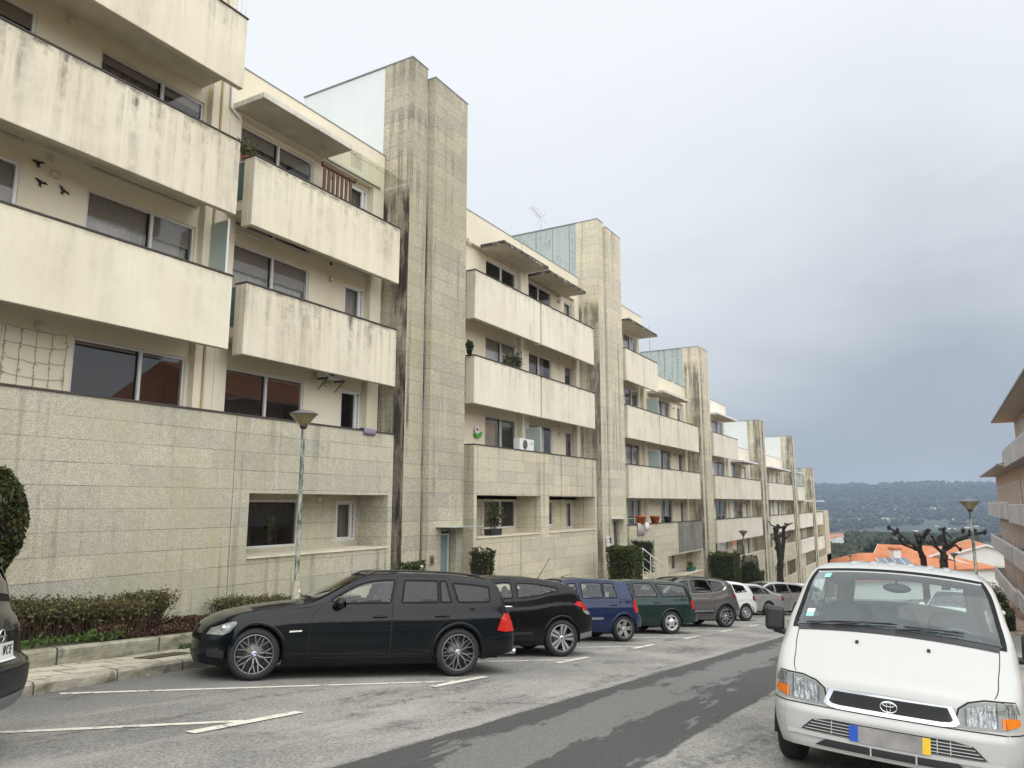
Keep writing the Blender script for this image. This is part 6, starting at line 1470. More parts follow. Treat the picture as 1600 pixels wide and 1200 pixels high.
# -- dark green estate
S_ = dict(L=4.37, W=1.70, axles=(.87, 3.41), tyre=.30, arch=.335, paint='paint_green', tumble=19,
    zt=[(0, .56), (.03, .66), (.4, .78), (.9, .90), (1.15, .96), (1.5, 1.15), (1.85, 1.32), (2.1, 1.39), (2.6, 1.42), (3.3, 1.415), (3.8, 1.38), (3.92, 1.35), (4.02, 1.28), (4.22, 1.0), (4.28, .95), (4.37, .80)],
    zb=[(0, .24), (.4, .21), (3.3, .22), (3.9, .27), (4.37, .33)], belt=[(0, .62), (.6, .77), (1.2, .88), (2.2, .92), (3.4, .945), (4.0, .955), (4.37, .86)],
    plan=plan(4.37), front=[(0, .08), (.3, 0), (.5, 0), (.75, .1)], rear=[(.2, .05), (.35, -.02), (.52, -.02), (.56, .04), (.9, .06)], bow=(.18, .10),
    wins=[(1.52, 1.35, 2.16, 2.18, 'car_glass', dict(rail=.085)), (2.27, 2.29, 3.02, 2.84, 'car_glass', dict(rail=.085)), (3.14, 2.98, 3.98, 3.92, 'car_glass', dict(rail=.085))],
    screen=(1.18, 1.88, 'car_glass'), rearglass=(3.98, 4.20, 'car_glass'), dash=1.35, seats=(2.05, 2.9), seat_mat='seat_light',
    doors=[[(1.28, .28), (1.26, .75), (1.38, .90), (1.85, 1.25), (2.05, 1.335), (2.24, 1.345), (2.22, .92), (2.22, .28)], [(2.23, .28), (2.23, .92), (2.25, 1.345), (2.92, 1.335), (3.12, .95), (3.10, .74), (3.0, .55), (2.96, .28)]],
    seams=[[(3.72, .60), (4.0, .62), (4.3, .60)], [(3.98, .95), (4.1, .92)]], handles=[(2.08, .80, 1), (2.96, .81, 2)], handle_mat='paint_green', mirror=(1.5, .92, 'black_plastic'),
    patches=[('tail_light', 'side', [(4.19, .64), (4.14, .84), (4.17, .90), (4.26, .88), (4.33, .66)], 'red_lens', .006), ('rear_bumper', 'side', [(3.80, .30), (3.76, .57), (4.0, .61), (4.36, .59), (4.36, .34)], 'paint_green', .012), ('side_moulding', 'side', [(1.3, .47), (1.3, .50), (3.0, .51), (3.0, .48)], 'paint_green', .008), ('headlight', 'side', [(.05, .56), (.1, .66), (.5, .74), (.5, .64)], 'headlight_glass', .006), ('number_plate', 'rear', [(-.26, .66), (-.26, .77), (.26, .77), (.26, .66)], 'plate_white', .012)],
    wheel=('cover5', .205, .185))
c4 = build_car('estate_car', 'dark green estate car with five-hole silver hub caps', 'car', S_)
c4.place(gnd(1050, 991), HD)

# -- grey-brown crossover with a dark roof
S_ = dict(L=4.23, W=1.80, axles=(.87, 3.51), tyre=.335, arch=.375, paint='paint_bronze', arch_mat='paint_dark_grey', tumble=21,
    zt=[(0, .68), (.03, .80), (.3, .92), (.8, 1.03), (1.1, 1.08), (1.45, 1.28), (1.8, 1.46), (2.1, 1.54), (2.5, 1.57), (3.1, 1.55), (3.5, 1.50), (3.68, 1.45), (3.78, 1.38), (4.0, 1.10), (4.08, 1.02), (4.15, .98), (4.23, .84)],
    zb=[(0, .26), (.4, .23), (3.3, .24), (3.9, .30), (4.23, .38)], belt=[(0, .74), (.6, .88), (1.2, .98), (2.2, 1.02), (3.0, 1.06), (3.3, 1.12), (3.6, 1.22), (3.8, 1.20), (4.0, 1.05), (4.23, .90)],
    plan=plan(4.23), front=[(0, .1), (.3, 0), (.6, 0), (.85, .1)], rear=[(.2, .12), (.4, 0), (.6, 0), (.8, .06), (1.05, .08)], bow=(.2, .14),
    wins=[(1.42, 1.3, 2.14, 2.16, 'car_glass_dark', dict(rail=.09)), (2.24, 2.26, 3.02, 2.86, 'car_glass_dark', dict(rail=.09)), (3.06, 2.92, 3.46, 3.38, 'car_glass_dark', dict(rail=.10))],
    screen=(1.14, 1.88, 'car_glass'), rearglass=(3.76, 3.98, 'car_glass_dark'), dash=1.35, seats=(2.1, 2.9), seat_top=1.26,
    doors=[[(1.22, .36), (1.2, .85), (1.34, 1.0), (1.8, 1.38), (2.0, 1.46), (2.2, 1.49), (2.19, 1.02), (2.2, .36)], [(2.21, .36), (2.2, 1.02), (2.22, 1.49), (2.92, 1.47), (3.12, 1.1), (3.12, .84), (3.02, .66), (3.0, .36)]],
    handles=[(2.06, .90, 1), (2.98, .92, 2)], handle_mat='paint_bronze', mirror=(1.42, 1.02, 'paint_gloss_black'),
    patches=[('roof_skin', 'top', [(1.95, -.95), (1.95, .95), (3.66, .95), (3.66, -.95)], 'paint_gloss_black', .004), ('roof_side', 'side', [(1.95, 1.43), (2.1, 1.475), (2.5, 1.51), (3.1, 1.49), (3.5, 1.43), (3.62, 1.36), (3.66, 1.37), (3.5, 1.455), (3.1, 1.515), (2.5, 1.533), (2.1, 1.50)], 'paint_gloss_black', .004), ('tail_light', 'side', [(3.80, .98), (3.86, 1.06), (4.0, 1.03), (4.12, .96), (4.18, .88), (4.08, .87), (3.95, .92)], 'dark_red_lens', .006), ('rear_bumper', 'side', [(3.90, .36), (3.92, .52), (4.22, .56), (4.22, .42)], 'grey_plastic', .006), ('door_moulding', 'side', [(1.3, .40), (1.3, .47), (3.0, .49), (3.0, .42)], 'black_plastic', .010), ('moulding_chrome', 'side', [(2.2, .475), (2.2, .50), (3.0, .52), (3.0, .495)], 'alloy', .012), ('pillar_trim', 'side', [(3.42, 1.13), (3.62, 1.27), (3.78, 1.25), (3.80, 1.28), (3.6, 1.31), (3.40, 1.155)], 'chrome', .005), ('headlight', 'side', [(.05, .70), (.1, .80), (.5, .86), (.5, .76)], 'headlight_glass', .006), ('number_plate', 'rear', [(-.26, .62), (-.26, .73), (.26, .73), (.26, .62)], 'plate_white', .012)],
    wheel=('petal', .24, .215, ('alloy', 'alloy_dark')))
c5 = build_car('crossover_car', 'grey-brown crossover with black roof and ring-spoked wheels', 'car', S_)
c5.place(gnd(1136, 980.5), HD)

def generic(kind, label, paint_, k, contact, hd=HD, wheel=('cover9', .2, .19), lens='red_lens', name=None, seatm='seat_fabric'):
    if kind == 'hatch': zt = [(0, .58), (.03, .68), (.4, .82), (.85, .95), (1.1, 1.01), (1.5, 1.22), (1.8, 1.37), (2.1, 1.45), (2.6, 1.47), (3.2, 1.43), (3.5, 1.37), (3.62, 1.29), (3.86, 1.04), (3.94, .98), (4.0, .94), (4.08, .80)]; L = 4.08; ax = (.83, 3.38); wins = [(1.42, 1.25, 2.08, 2.10, 'car_glass', dict(rail=.09)), (2.18, 2.20, 2.86, 2.80, 'car_glass_dark', dict(rail=.09)), (2.92, 2.86, 3.46, 3.34, 'car_glass_dark', dict(rail=.10))]; sc = (1.14, 1.86); rg = (3.60, 3.85); be = [(0, .64), (.5, .78), (1.1, .91), (2, .95), (3., 1.0), (3.5, 1.04), (3.8, 1.0), (4.08, .86)]; tl = [(3.76, .80), (3.80, .92), (3.9, .95), (4.02, .86), (4.05, .72), (3.94, .72)]
    elif kind == 'saloon': zt = [(0, .56), (.03, .66), (.5, .80), (1.1, .92), (1.35, .97), (1.8, 1.17), (2.15, 1.32), (2.4, 1.375), (2.8, 1.385), (3.2, 1.34), (3.5, 1.22), (3.85, 1.04), (4.0, .99), (4.4, .95), (4.55, .90), (4.62, .76)]; L = 4.62; ax = (.82, 3.52); wins = [(1.74, 1.55, 2.50, 2.50, 'car_glass', dict(rail=.085)), (2.60, 2.58, 3.32, 3.20, 'car_glass', dict(rail=.085)), (3.36, 3.26, 3.62, 3.50, 'car_glass', dict(rail=.075))]; sc = (1.40, 2.18); rg = (3.42, 3.84); be = [(0, .62), (.6, .76), (1.4, .88), (2.4, .91), (3.5, .93), (4.2, .90), (4.62, .84)]; tl = [(4.36, .66), (4.32, .78), (4.42, .86), (4.56, .80), (4.60, .66)]
    else: zt = [(0, .60), (.03, .70), (.4, .84), (.95, .97), (1.2, 1.03), (1.6, 1.25), (1.95, 1.42), (2.2, 1.48), (2.7, 1.50), (3.4, 1.48), (3.85, 1.42), (3.98, 1.36), (4.20, 1.06), (4.28, .99), (4.34, .95), (4.42, .80)]; L = 4.42; ax = (.9, 3.52); wins = [(1.55, 1.4, 2.22, 2.24, 'car_glass', dict(rail=.09)), (2.32, 2.34, 3.08, 3.0, 'car_glass_dark', dict(rail=.09)), (3.16, 3.08, 4.0, 3.88, 'car_glass_dark', dict(rail=.10))]; sc = (1.24, 1.98); rg = (3.97, 4.19); be = [(0, .66), (.5, .80), (1.2, .93), (2.2, .97), (3.4, 1.0), (4.0, 1.01), (4.42, .88)]; tl = [(4.10, .86), (4.06, 1.02), (4.10, 1.08), (4.2, 1.02), (4.32, .84)]
    wv = wins; be_ = pchip(be); b1 = wv[0]; b2 = wv[1]
    S_ = dict(L=L, W=1.75, axles=ax, tyre=.31, arch=.345, paint=paint_, tumble=20, zt=zt, zb=[(0, .24), (.4, .2), (L-.9, .22), (L-.4, .27), (L, .33)], belt=be, plan=plan(L), front=[(0, .08), (.3, 0), (.5, 0), (.75, .1)], rear=[(.2, .06), (.35, 0), (.6, 0), (.85, .06)], bow=(.18, .12), wins=wins, screen=sc+('car_glass',), rearglass=rg+('car_glass_dark',), dash=sc[0]+.2, seats=(b1[2]-.05, b2[2]), seat_mat=seatm,
        doors=[[(sc[0]+.08, .30), (sc[0]+.06, .78), (b1[0]-.06, be_(b1[0])+.0), (b1[2]+.05, be_(b1[2])), (b1[2]+.05, .30)], [(b1[2]+.058, .30), (b1[2]+.058, be_(b1[2])), (b2[2]+.05, be_(b2[2])), (b2[2]+.0, .75), (b2[2]-.12, .55), (b2[2]-.16, .30)]],
        handles=[(b1[2]-.10, .82, 1), (b2[2]-.10, .84, 2)], mirror=(b1[0], be_(b1[0]), paint_), patches=[('tail_light', 'side', tl, lens, .006), ('headlight', 'side', [(.05, .58), (.1, .68), (.5, .76), (.5, .66)], 'headlight_glass', .006), ('number_plate', 'rear', [(-.26, .62), (-.26, .73), (.26, .73), (.26, .62)], 'plate_white', .012)], wheel=wheel, step=.05)
    c = build_car(name or {'hatch': 'hatchback_car', 'saloon': 'saloon_car', 'estate': 'estate_car'}[kind], label, 'car', S_); c.place(contact, hd); return c
generic('hatch', 'white hatchback with dark red tail light, next to the grey-brown crossover', 'paint_white', 1, gnd(1167, 970.5), lens='dark_red_lens')
generic('saloon', 'silver coupe-like saloon with a flat boot, behind the white hatchback', 'paint_silver', 1, gnd(1202, 962), wheel=('cover5', .21, .19), lens='dark_red_lens')
generic('estate', 'silver-grey estate with red light high on its rear pillar', 'paint_grey_silver', 1, Vector((37.2, 6.1, 0)), wheel=('multi', .21, .19))
generic('hatch', 'white car second from the end of the parked row', 'paint_white', 1, Vector((41.0, 6.1, 0)))
generic('hatch', 'white car at the far end of the parked row, partly behind the van', 'paint_white', 1, Vector((44.7, 6.1, 0)), wheel=('cover5', .21, .19))
# -- dark grey crossover cut off by the left edge
S_ = dict(L=4.38, W=1.82, axles=(.90, 3.55), tyre=.34, arch=.38, paint='paint_dark_grey', tumble=19,
    zt=[(0, .68), (.03, .80), (.4, .94), (1.0, 1.06), (1.3, 1.14), (1.8, 1.42), (2.2, 1.56), (2.7, 1.60), (3.3, 1.575), (3.7, 1.52), (3.86, 1.47), (3.96, 1.40), (4.19, 1.12), (4.27, 1.04), (4.33, 1.0), (4.38, .88)],
    zb=[(0, .26), (.4, .22), (3.4, .24), (4., .30), (4.38, .36)], belt=[(0, .72), (.6, .88), (1.3, 1.0), (2.4, 1.03), (3.5, 1.08), (4.0, 1.12), (4.38, .95)],
    plan=plan(4.38, tail=((.9, 1.), (.45, .965), (.2, .90), (.06, .82), (0, .76))), front=[(0, .1), (.3, 0), (.6, 0), (.85, .1)], rear=[(.25, .16), (.38, .02), (.5, 0), (.64, .01), (.70, .08), (.95, .11), (1.1, .14)], bow=(.2, .17),
    wins=[(1.52, 1.4, 2.26, 2.28, 'car_glass', dict(rail=.09)), (2.36, 2.38, 3.14, 3.05, 'car_glass_dark', dict(rail=.09)), (3.22, 3.14, 3.62, 3.50, 'car_glass_dark', dict(rail=.11))],
    screen=(1.32, 2.02, 'car_glass'), rearglass=(3.92, 4.17, 'car_glass_dark'), dash=1.5, seats=(2.2, 3.0), seat_top=1.3,
    doors=[[(1.34, .34), (1.32, .85), (1.46, 1.0), (2.3, 1.04), (2.3, .34)], [(2.31, .34), (2.31, 1.04), (3.18, 1.07), (3.14, .75), (3.0, .5), (2.98, .34)]],
    handles=[(2.16, .92, 1), (3.04, .94, 2)], mirror=(1.52, 1.03, 'paint_dark_grey'),
    patches=[('tail_light', 'side', [(3.95, .97), (3.98, 1.03), (4.15, 1.0), (4.34, .95), (4.34, .88), (4.2, .91)], 'dark_red_lens', .006), ('tail_light', 'rear', [(.42, .88), (.42, .93), (.69, .945), (.69, .88)], 'dark_red_lens', .006),
        ('rear_bumper', 'rear', [(-.69, .37), (-.69, .62), (.69, .62), (.69, .37)], 'black_plastic', .006), ('rear_bumper', 'side', [(3.95, .34), (3.98, .50), (4.36, .58), (4.36, .40)], 'black_plastic', .006), ('diffuser', 'rear', [(-.42, .36), (-.46, .45), (.46, .45), (.42, .36)], 'grey_plastic', .014),
        ('tailgate_recess', 'rear', [(-.40, .655), (-.46, .89), (.46, .89), (.40, .655)], 'paint_gloss_black', .004), ('number_plate', 'rear', [(-.26, .70), (-.26, .81), (.26, .81), (.26, .70)], 'plate_white', .014), ('plate_holder', 'rear', [(-.27, .675), (-.27, .699), (.27, .699), (.27, .675)], 'plate_white', .012)],
    wheel=('star5', .235, .22))
suv = build_car('crossover_car', 'dark grey crossover cut off by the left edge, rear number plate showing', 'car', S_)
p = suv.rear(0, .755); nx = -1
M_ = Matrix.Translation((p.x-.0165, 0, .755)) @ Matrix.Rotation(radians(-90), 4, 'Z') @ Matrix.Rotation(radians(90), 4, 'X')
def rear_frame(y, z, off): p = suv.rear(y, z); return Matrix.Translation((p.x-off, p.y, p.z)) @ Matrix.Rotation(radians(-90-math.degrees(atan2(suv.rear(y+.01, z).x-suv.rear(y-.01, z).x, .02))*1), 4, 'Z') @ Matrix.Rotation(radians(90), 4, 'X')
for ch_, y in (('8', -.055), ('C', -.12), ('E', -.185)): text_mesh(ch_, .098, MATS['plate_text'], 'plate_character', suv.e, rear_frame(y, .755, .0185) @ Matrix.Diagonal((.82, 1, 1, 1)))
m = MB(); Me = rear_frame(0, .86, .012); m.tube([Me @ Vector((.052*cos(t), .047*sin(t), 0)) for t in np.linspace(0, 2*pi, 29)], .007, 6, cap=False); m.tube([Me @ Vector((-.07, 0, .004)), Me @ Vector((.07, 0, .004))], .008, 6); m.build('badge', Mt('chrome'), suv.e)
m = MB(); p1 = suv.topf(3.84, 0); m.prism([(p1.x+.10, p1.z+.01), (p1.x-.12, p1.z-.01), (p1.x-.13, p1.z-.03), (p1.x+.02, p1.z-.03)], 'y', -.52, .52); m.build('rear_spoiler', Mt('paint_gloss_black'), suv.e, .012)

HS = radians(134); hx = Vector((cos(HS), sin(HS), 0)); P_ = atd(23, 997, 5.6)-Vector((hx.y, -hx.x, 0))*.26+hx*(suv.L-suv.mid-.03); suv.put(P_, HS)

# -- the white van facing the camera
vz = lambda P_: [(a_, round(z_*.985-.052*min(a_, 1.9), 4)) for a_, z_ in P_]
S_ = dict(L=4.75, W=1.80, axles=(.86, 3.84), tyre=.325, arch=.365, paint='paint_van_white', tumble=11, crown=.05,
    zt=vz([(0, .735), (.02, .79), (.08, .83), (.3, .91), (.65, 1.06), (.88, 1.16), (1.0, 1.225), (1.3, 1.455), (1.6, 1.68), (1.74, 1.765), (1.88, 1.81), (2.2, 1.85), (3.4, 1.88), (4.3, 1.85), (4.5, 1.80), (4.6, 1.68), (4.70, 1.1), (4.75, .85)]),
    zb=[(0, .27), (.3, .24), (.6, .25), (4.2, .26), (4.75, .36)], belt=vz([(0, .715), (.4, .90), (.8, 1.06), (1.1, 1.12), (4.3, 1.12), (4.75, .97)]),
    plan=[(0, .80), (.05, .855), (.15, .91), (.35, .955), (.7, .985), (1.2, 1.), (3.9, 1.), (4.4, .97), (4.6, .93), (4.75, .88)], front=[(.2, .05), (.32, .0), (.52, .0), (.57, .035), (.8, .06)], bow=(.13, .08), fillet=[(0, .05), (.5, .10), (.9, .10), (1.5, .08), (1.9, .12), (4.75, .10)], shoulder=.02,
    wins=[(1.34, 1.2, 2.06, 2.06, 'car_glass', dict(rail=.13)), (2.24, 2.24, 3.3, 3.3, 'car_glass', dict(rail=.16)), (3.4, 3.4, 4.4, 4.36, 'car_glass', dict(rail=.17))],
    screen=(.965, 1.70, 'windscreen_glass'), rearglass=(4.58, 4.69, 'car_glass'), dash=1.30, seats=(), seal=.045,
    doors=[[(1.06, .36), (1.04, .85), (1.10, 1.11), (2.12, 1.12), (2.12, .36)]], handles=[(1.98, .95, 1)], handle_mat='black_plastic',
    seams=[],
    patches=[
        ('headlight_housing', 'front', [(.415, .585), (.445, .70), (.50, .745), (.60, .772), (.718, .775), (.718, .60), (.56, .585)], 'lamp_grey', .005), ('headlight', 'side', [(.002, .60), (.002, .775), (.10, .77), (.11, .625)], 'reflector', .006),
        ('headlight_reflector', 'front', [(.49, .60), (.49, .715), (.60, .75), (.665, .755), (.665, .605)], 'reflector', .007), ('headlight_divider', 'front', [(.667, .602), (.667, .772), (.676, .772), (.676, .602)], 'lamp_dark', .010), ('headlight_divider', 'front', [(.475, .60), (.478, .71), (.486, .715), (.486, .60)], 'lamp_dark', .010), ('turn_signal', 'front', [(.700, .607), (.700, .675), (.719, .675), (.719, .607)], 'orange_lens', .0135), ('headlight', 'front', [(.415, .585), (.445, .70), (.50, .745), (.60, .772), (.718, .775), (.718, .60), (.56, .585)], 'headlight_glass', .012),
        ('turn_signal', 'side', [(.002, .607), (.002, .678), (.12, .674), (.14, .635)], 'orange_lens', .014), ('marker_lamp', 'side', [(.03, .703), (.03, .772), (.12, .768), (.16, .70)], 'headlight_glass', .012),
        ('bumper_grille', 'front', [(-.60, .395), (-.52, .475), (-.40, .495), (.40, .495), (.52, .475), (.60, .395)], 'black_plastic', .016), ('lower_intake', 'front', [(-.50, .305), (-.42, .355), (.42, .355), (.50, .305)], 'black_plastic', .016),
        ('number_plate', 'front', [(-.26, .378), (-.26, .49), (.26, .49), (.26, .378)], 'plate_blur', .030), ('plate_band', 'front', [(-.26, .380), (-.26, .489), (-.20, .489), (-.20, .380)], 'plate_blue', .0312), ('plate_band', 'front', [(.21, .380), (.21, .489), (.26, .489), (.26, .380)], 'plate_yellow', .0312),
        ('grille_surround', 'front', [(-.445, .605), (-.435, .635), (-.40, .712), (.40, .712), (.435, .635), (.445, .605), (.42, .585), (.35, .572), (-.35, .572), (-.42, .585)], 'chrome', .008), ('radiator_grille', 'front', [(-.405, .622), (-.372, .698), (.372, .698), (.405, .622), (.385, .606), (.33, .600), (-.33, .600), (-.385, .606)], 'black_plastic', .0125),
        ('cowl', 'top', [(.885, -.97), (.885, .97), (.965, .985), (.965, -.985)], 'black_plastic', .006),
        ('windscreen_sticker', 'top', [(1.58, -.88), (1.58, -.80), (1.65, -.80), (1.65, -.88)], 'sticker', .0045), ('windscreen_sticker', 'top', [(1.13, -.935), (1.13, -.85), (1.17, -.85), (1.17, -.935)], 'plate_white', .0045), ('windscreen_sticker', 'top', [(1.08, -.935), (1.08, -.85), (1.125, -.85), (1.125, -.935)], 'sticker', .0045)],
    wheel=('cover9', .19, .195))
S_['seats'] = (2.0,)
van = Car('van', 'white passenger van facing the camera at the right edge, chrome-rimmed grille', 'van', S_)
_oc = Car; _tmp = build_car
def build_existing(c, S_):
    global Car
    Car = lambda *a: c
    r = build_car(None, None, None, S_); Car = _oc; return r
van.seats = lambda *a: None
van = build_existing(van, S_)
tf = van.topf
van.strip('bumper_gap', [(.0, .568), (.2, .566), (.42, .562), (.5, .50)], van.side, 'seam', .009, .002); van.strip('bumper_gap', [(-.718, .568), (.718, .568)], van.front, 'seam', .009, .003, False, (1,))
van.strip('lamp_shadow_gap', [(.41, .578), (.44, .705), (.50, .752), (.60, .780), (.719, .783)], van.front, 'seam', .012, .004, False, (1, -1)); van.strip('lamp_shadow_gap', [(.001, .783), (.12, .778), (.16, .70)], van.side, 'seam', .010, .004)  # dark strips round the headlamps, their shadow line painted in
for z in (.615, .632, .649, .666, .683): van.strip('grille_slat', [(-.37, z), (.37, z)], van.front, 'rubber', .008,   .0185, False, (1,))
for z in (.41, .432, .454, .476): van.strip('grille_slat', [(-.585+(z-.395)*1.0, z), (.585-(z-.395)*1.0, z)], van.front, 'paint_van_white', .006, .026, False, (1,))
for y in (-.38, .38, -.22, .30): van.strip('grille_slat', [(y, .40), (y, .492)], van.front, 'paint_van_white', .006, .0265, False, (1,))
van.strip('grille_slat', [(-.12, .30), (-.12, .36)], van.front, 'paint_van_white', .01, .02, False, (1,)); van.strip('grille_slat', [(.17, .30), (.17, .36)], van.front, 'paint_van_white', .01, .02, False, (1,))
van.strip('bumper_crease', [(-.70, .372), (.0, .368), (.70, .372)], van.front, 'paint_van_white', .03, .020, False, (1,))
p = van.front(0, .645); m = MB(); Me = Matrix.Translation((p.x+.024, 0, .645))
def ell(a, b, dz=0): return [Me @ Vector((0, a*cos(t), b*sin(t)+dz)) for t in np.linspace(0, 2*pi, 33)]
m.tube(ell(.055, .037), .0055, 6, cap=False); m.tube(ell(.040, .013, .017), .0042, 6, cap=False); m.tube(ell(.014, .034), .0042, 6, cap=False); m.build('badge', Mt('chrome'), van.e)
for sg in (1, -1):
    van.strip('bonnet_gap', [(.10, .93*sg), (.5, .945*sg), (.90, .97*sg)], tf, 'seam', .008, .002, False, (1,))
    m = MB(); q = tf(.70, .34*sg); m.box(q.x-.012, q.x+.025, q.y-.012, q.y+.012, q.z-.01, q.z+.018); m.build('washer_nozzle', Mt('black_plastic'), van.e, .004)
    # door mirrors on arms
    m = MB(); s0 = van.side(1.18, 1.04); M_ = Matrix.Translation((s0.x+.02, (s0.y+.12)*sg, 1.12)); m.box(-.045, .045, -.085, .085, -.11, .11, 0, M_); o = m.build('mirror', Mt('black_plastic'), van.e, .035)
    a_ = MB(); a_.tube([(s0.x, (s0.y-.02)*sg, 1.0), (s0.x+.02, (s0.y+.13)*sg, 1.02)], [.03, .025], 8); a_.build('mirror_arm', Mt('black_plastic'), o); g_ = MB(); g_.box(-.050, -.0455, -.07, .07, -.10, .10, 0, M_); g_.build('mirror_glass', Mt('chrome'), o)
for (a, b) in (((.955, -.60), (1.02, -.02)), ((.955, -.86), (1.0, -.38)), ((.955, .02), (1.03, .62))):       # wipers
    m = MB(); P0, P1 = tf(*a), tf(*b); up = Vector((.02, 0, .03)); mid_ = tf((a[0]+b[0])/2, (a[1]+b[1])/2)
    m.tube([P0+up*.6, mid_+up*1.1, P1+up*.9], [.010, .008, .006], 6); d_ = (P1-P0)*.5; pm = (mid_+P1)/2
    m.tube([tf(b[0]-.012, b[1]-.52)+up*.5, tf(b[0]+.0, b[1]-.25)+up*.55, tf(b[0]+.012, b[1]+.05)+up*.5], [.007, .009, .006], 5); m.build('wiper', Mt('black_plastic'), van.e)
for y in (-.62, -.34, -.08, .18, .44, .66):      # roof ribs
    m = MB(); V = []
    for k in range(24):
        a = 1.98+2.4*k/23; q = tf(a, y); h_ = .012*min(1, k/2)
        for yy, zz_ in ((-.035, 0), (-.022, h_), (.022, h_), (.035, 0)): V.append((q.x, q.y+yy, q.z+zz_+.001))
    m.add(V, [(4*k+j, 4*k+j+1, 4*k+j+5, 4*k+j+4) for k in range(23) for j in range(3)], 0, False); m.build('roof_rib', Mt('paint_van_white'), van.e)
def van_seat(a, y, wd, zt, mat='seat_fabric'):
    m = MB(); x = van.mid-a; m.prism([(x+.45, .62), (x+.45, .78), (x, .76), (x-.05, .76), (x-.08, .60)], 'y', y-wd, y+wd); o = m.build('seat', Mt(mat), van.e, .05)
    h = MB(); n = 20; pr = [(y+wd*.98*math.copysign(abs(cos(2*pi*k/n))**.45, cos(2*pi*k/n))*(1-.18*max(0, sin(2*pi*k/n))), .5*(zt+.72)+.5*(zt-.72)*math.copysign(abs(sin(2*pi*k/n))**.5, sin(2*pi*k/n))) for k in range(n)]
    lay = [(-.07, .86), (-.10, 1.), (-.19, 1.), (-.22, .86)]; V = []
    for dx_, f in lay:
        for yy, z in pr: V.append((x+dx_-.16*(z-.72), y+(yy-y)*f, .5*(zt+.72)+(z-.5*(zt+.72))*f))
    h.add(V, [(i*n+k, i*n+(k+1) % n, (i+1)*n+(k+1) % n, (i+1)*n+k) for i in range(3) for k in range(n)], 0, True); h.add(V[:n], [tuple(range(n))]); h.add(V[-n:], [tuple(range(n))[::-1]]); h.build('seat_back', Mt(mat), o)
for y in (-.52, -.08, .50): van_seat(2.02, y, .21, 1.30)
for y in (-.5, -.05, .42): van_seat(3.0, y, .21, 1.28)
m = MB(); x = van.mid-1.25; m.prism([(x+.22, 1.00), (x-.02, 1.0), (x-.14, .9), (x-.10, .6), (x+.2, .6)], 'y', -.80, .80); m.prism([(x-.02, 1.001), (x-.10, 1.06), (x-.18, 1.03), (x-.14, .9)], 'y', .28, .66)
m.tube([(x-.26+.05*sin(t), .48+.19*cos(t), 1.01+.17*sin(t)) for t in np.linspace(0, 2*pi, 25)], .016, 8, cap=False); m.tube([(x-.1, .48, .96), (x-.26, .48, 1.01)], .03, 8); m.build('dashboard', Mt('dash'), van.e)
m = MB(); q = tf(1.66, 0); m.ball((q.x-.10, 0, q.z-.12), (.03, .13, .045), 10); m.tube([(q.x-.03, 0, q.z-.03), (q.x-.09, 0, q.z-.10)], .012, 6); m.build('interior_mirror', Mt('black_plastic'), van.e)
m = MB(); m.box(van.mid-4.5, van.mid-1.0, -.80, .80, .40, .46); m.build('cabin_floor', Mt('dash'), van.e)
van.put(Vector((8.561, .5007, 0)), radians(180.27))

# -- a pale van glimpsed through the windscreen, farther down the right-hand side
P_ = gnd(1418, 932); generic('estate', 'white estate car parked beyond the lopped trees, seen through the van windscreen', 'paint_white', 1, Vector((27, -1.3, 0)), radians(172))

# ------------------------------------------------------------------ things on balconies, walls and roofs
def thing(mb, name, mats, label, cat, group=None, bevel=0): return tag(mb.build(name, Mt(*([mats] if isinstance(mats, str) else mats)), None, bevel), label, cat, group)
BIRD = [(-.11, .035), (-.05, .05), (-.015, .02), (0, .05), (.018, .02), (.06, .045), (.12, .015), (.05, .005), (.02, -.02), (.012, -.05), (.03, -.085), (0, -.06), (-.03, -.085), (-.012, -.05), (-.02, -.015), (-.06, .012)]
for i, ((x, z), l) in enumerate(zip(((5.18, 4.80), (5.24, 4.53), (5.56, 4.525)), ('uppermost black swallow ornament on the cream wall', 'lower left black swallow ornament on the cream wall', 'lower right black swallow ornament on the cream wall'))):
    m = MB(); p = D(x, YW, z); m.prism(BIRD, 'y', -.035, -.012, 0, Matrix.Translation(p) @ Matrix.Rotation(radians((-10, 8, 25)[i]), 4, 'Y')); thing(m, 'bird_ornament', 'bird_black', l, 'ornament', 'swallow ornaments on the wall')
m = MB(); rnd = random.Random(5)
for k in range(5):
    x = 5.0+.205*k; m.tube([D(x+rnd.gauss(0, .006)-.0, YW-.02, 2.41-.04*sin(pi*k/4)*.8-j*.085+rnd.gauss(0, .006)) for j in range(13)], .004, 4)
for j in range(5): m.tube([D(5.0+.0513*k, YW-.018, 2.41-.22*j-.03*sin(pi*k/16)+rnd.gauss(0, .006)) for k in range(17)], .0035, 4)
for _ in range(150): x, z = 5.0+.205*rnd.randint(0, 4), 2.4-rnd.random(); p = Vector(D(x, YW-.02, z)); m.tube([p, p+Vector((rnd.gauss(0, .025), -.01, rnd.gauss(0, .02)))], .004, 3)
thing(m, 'light_net', 'net_wire', 'net of string lights hung on the wall at the lower left', 'string lights')
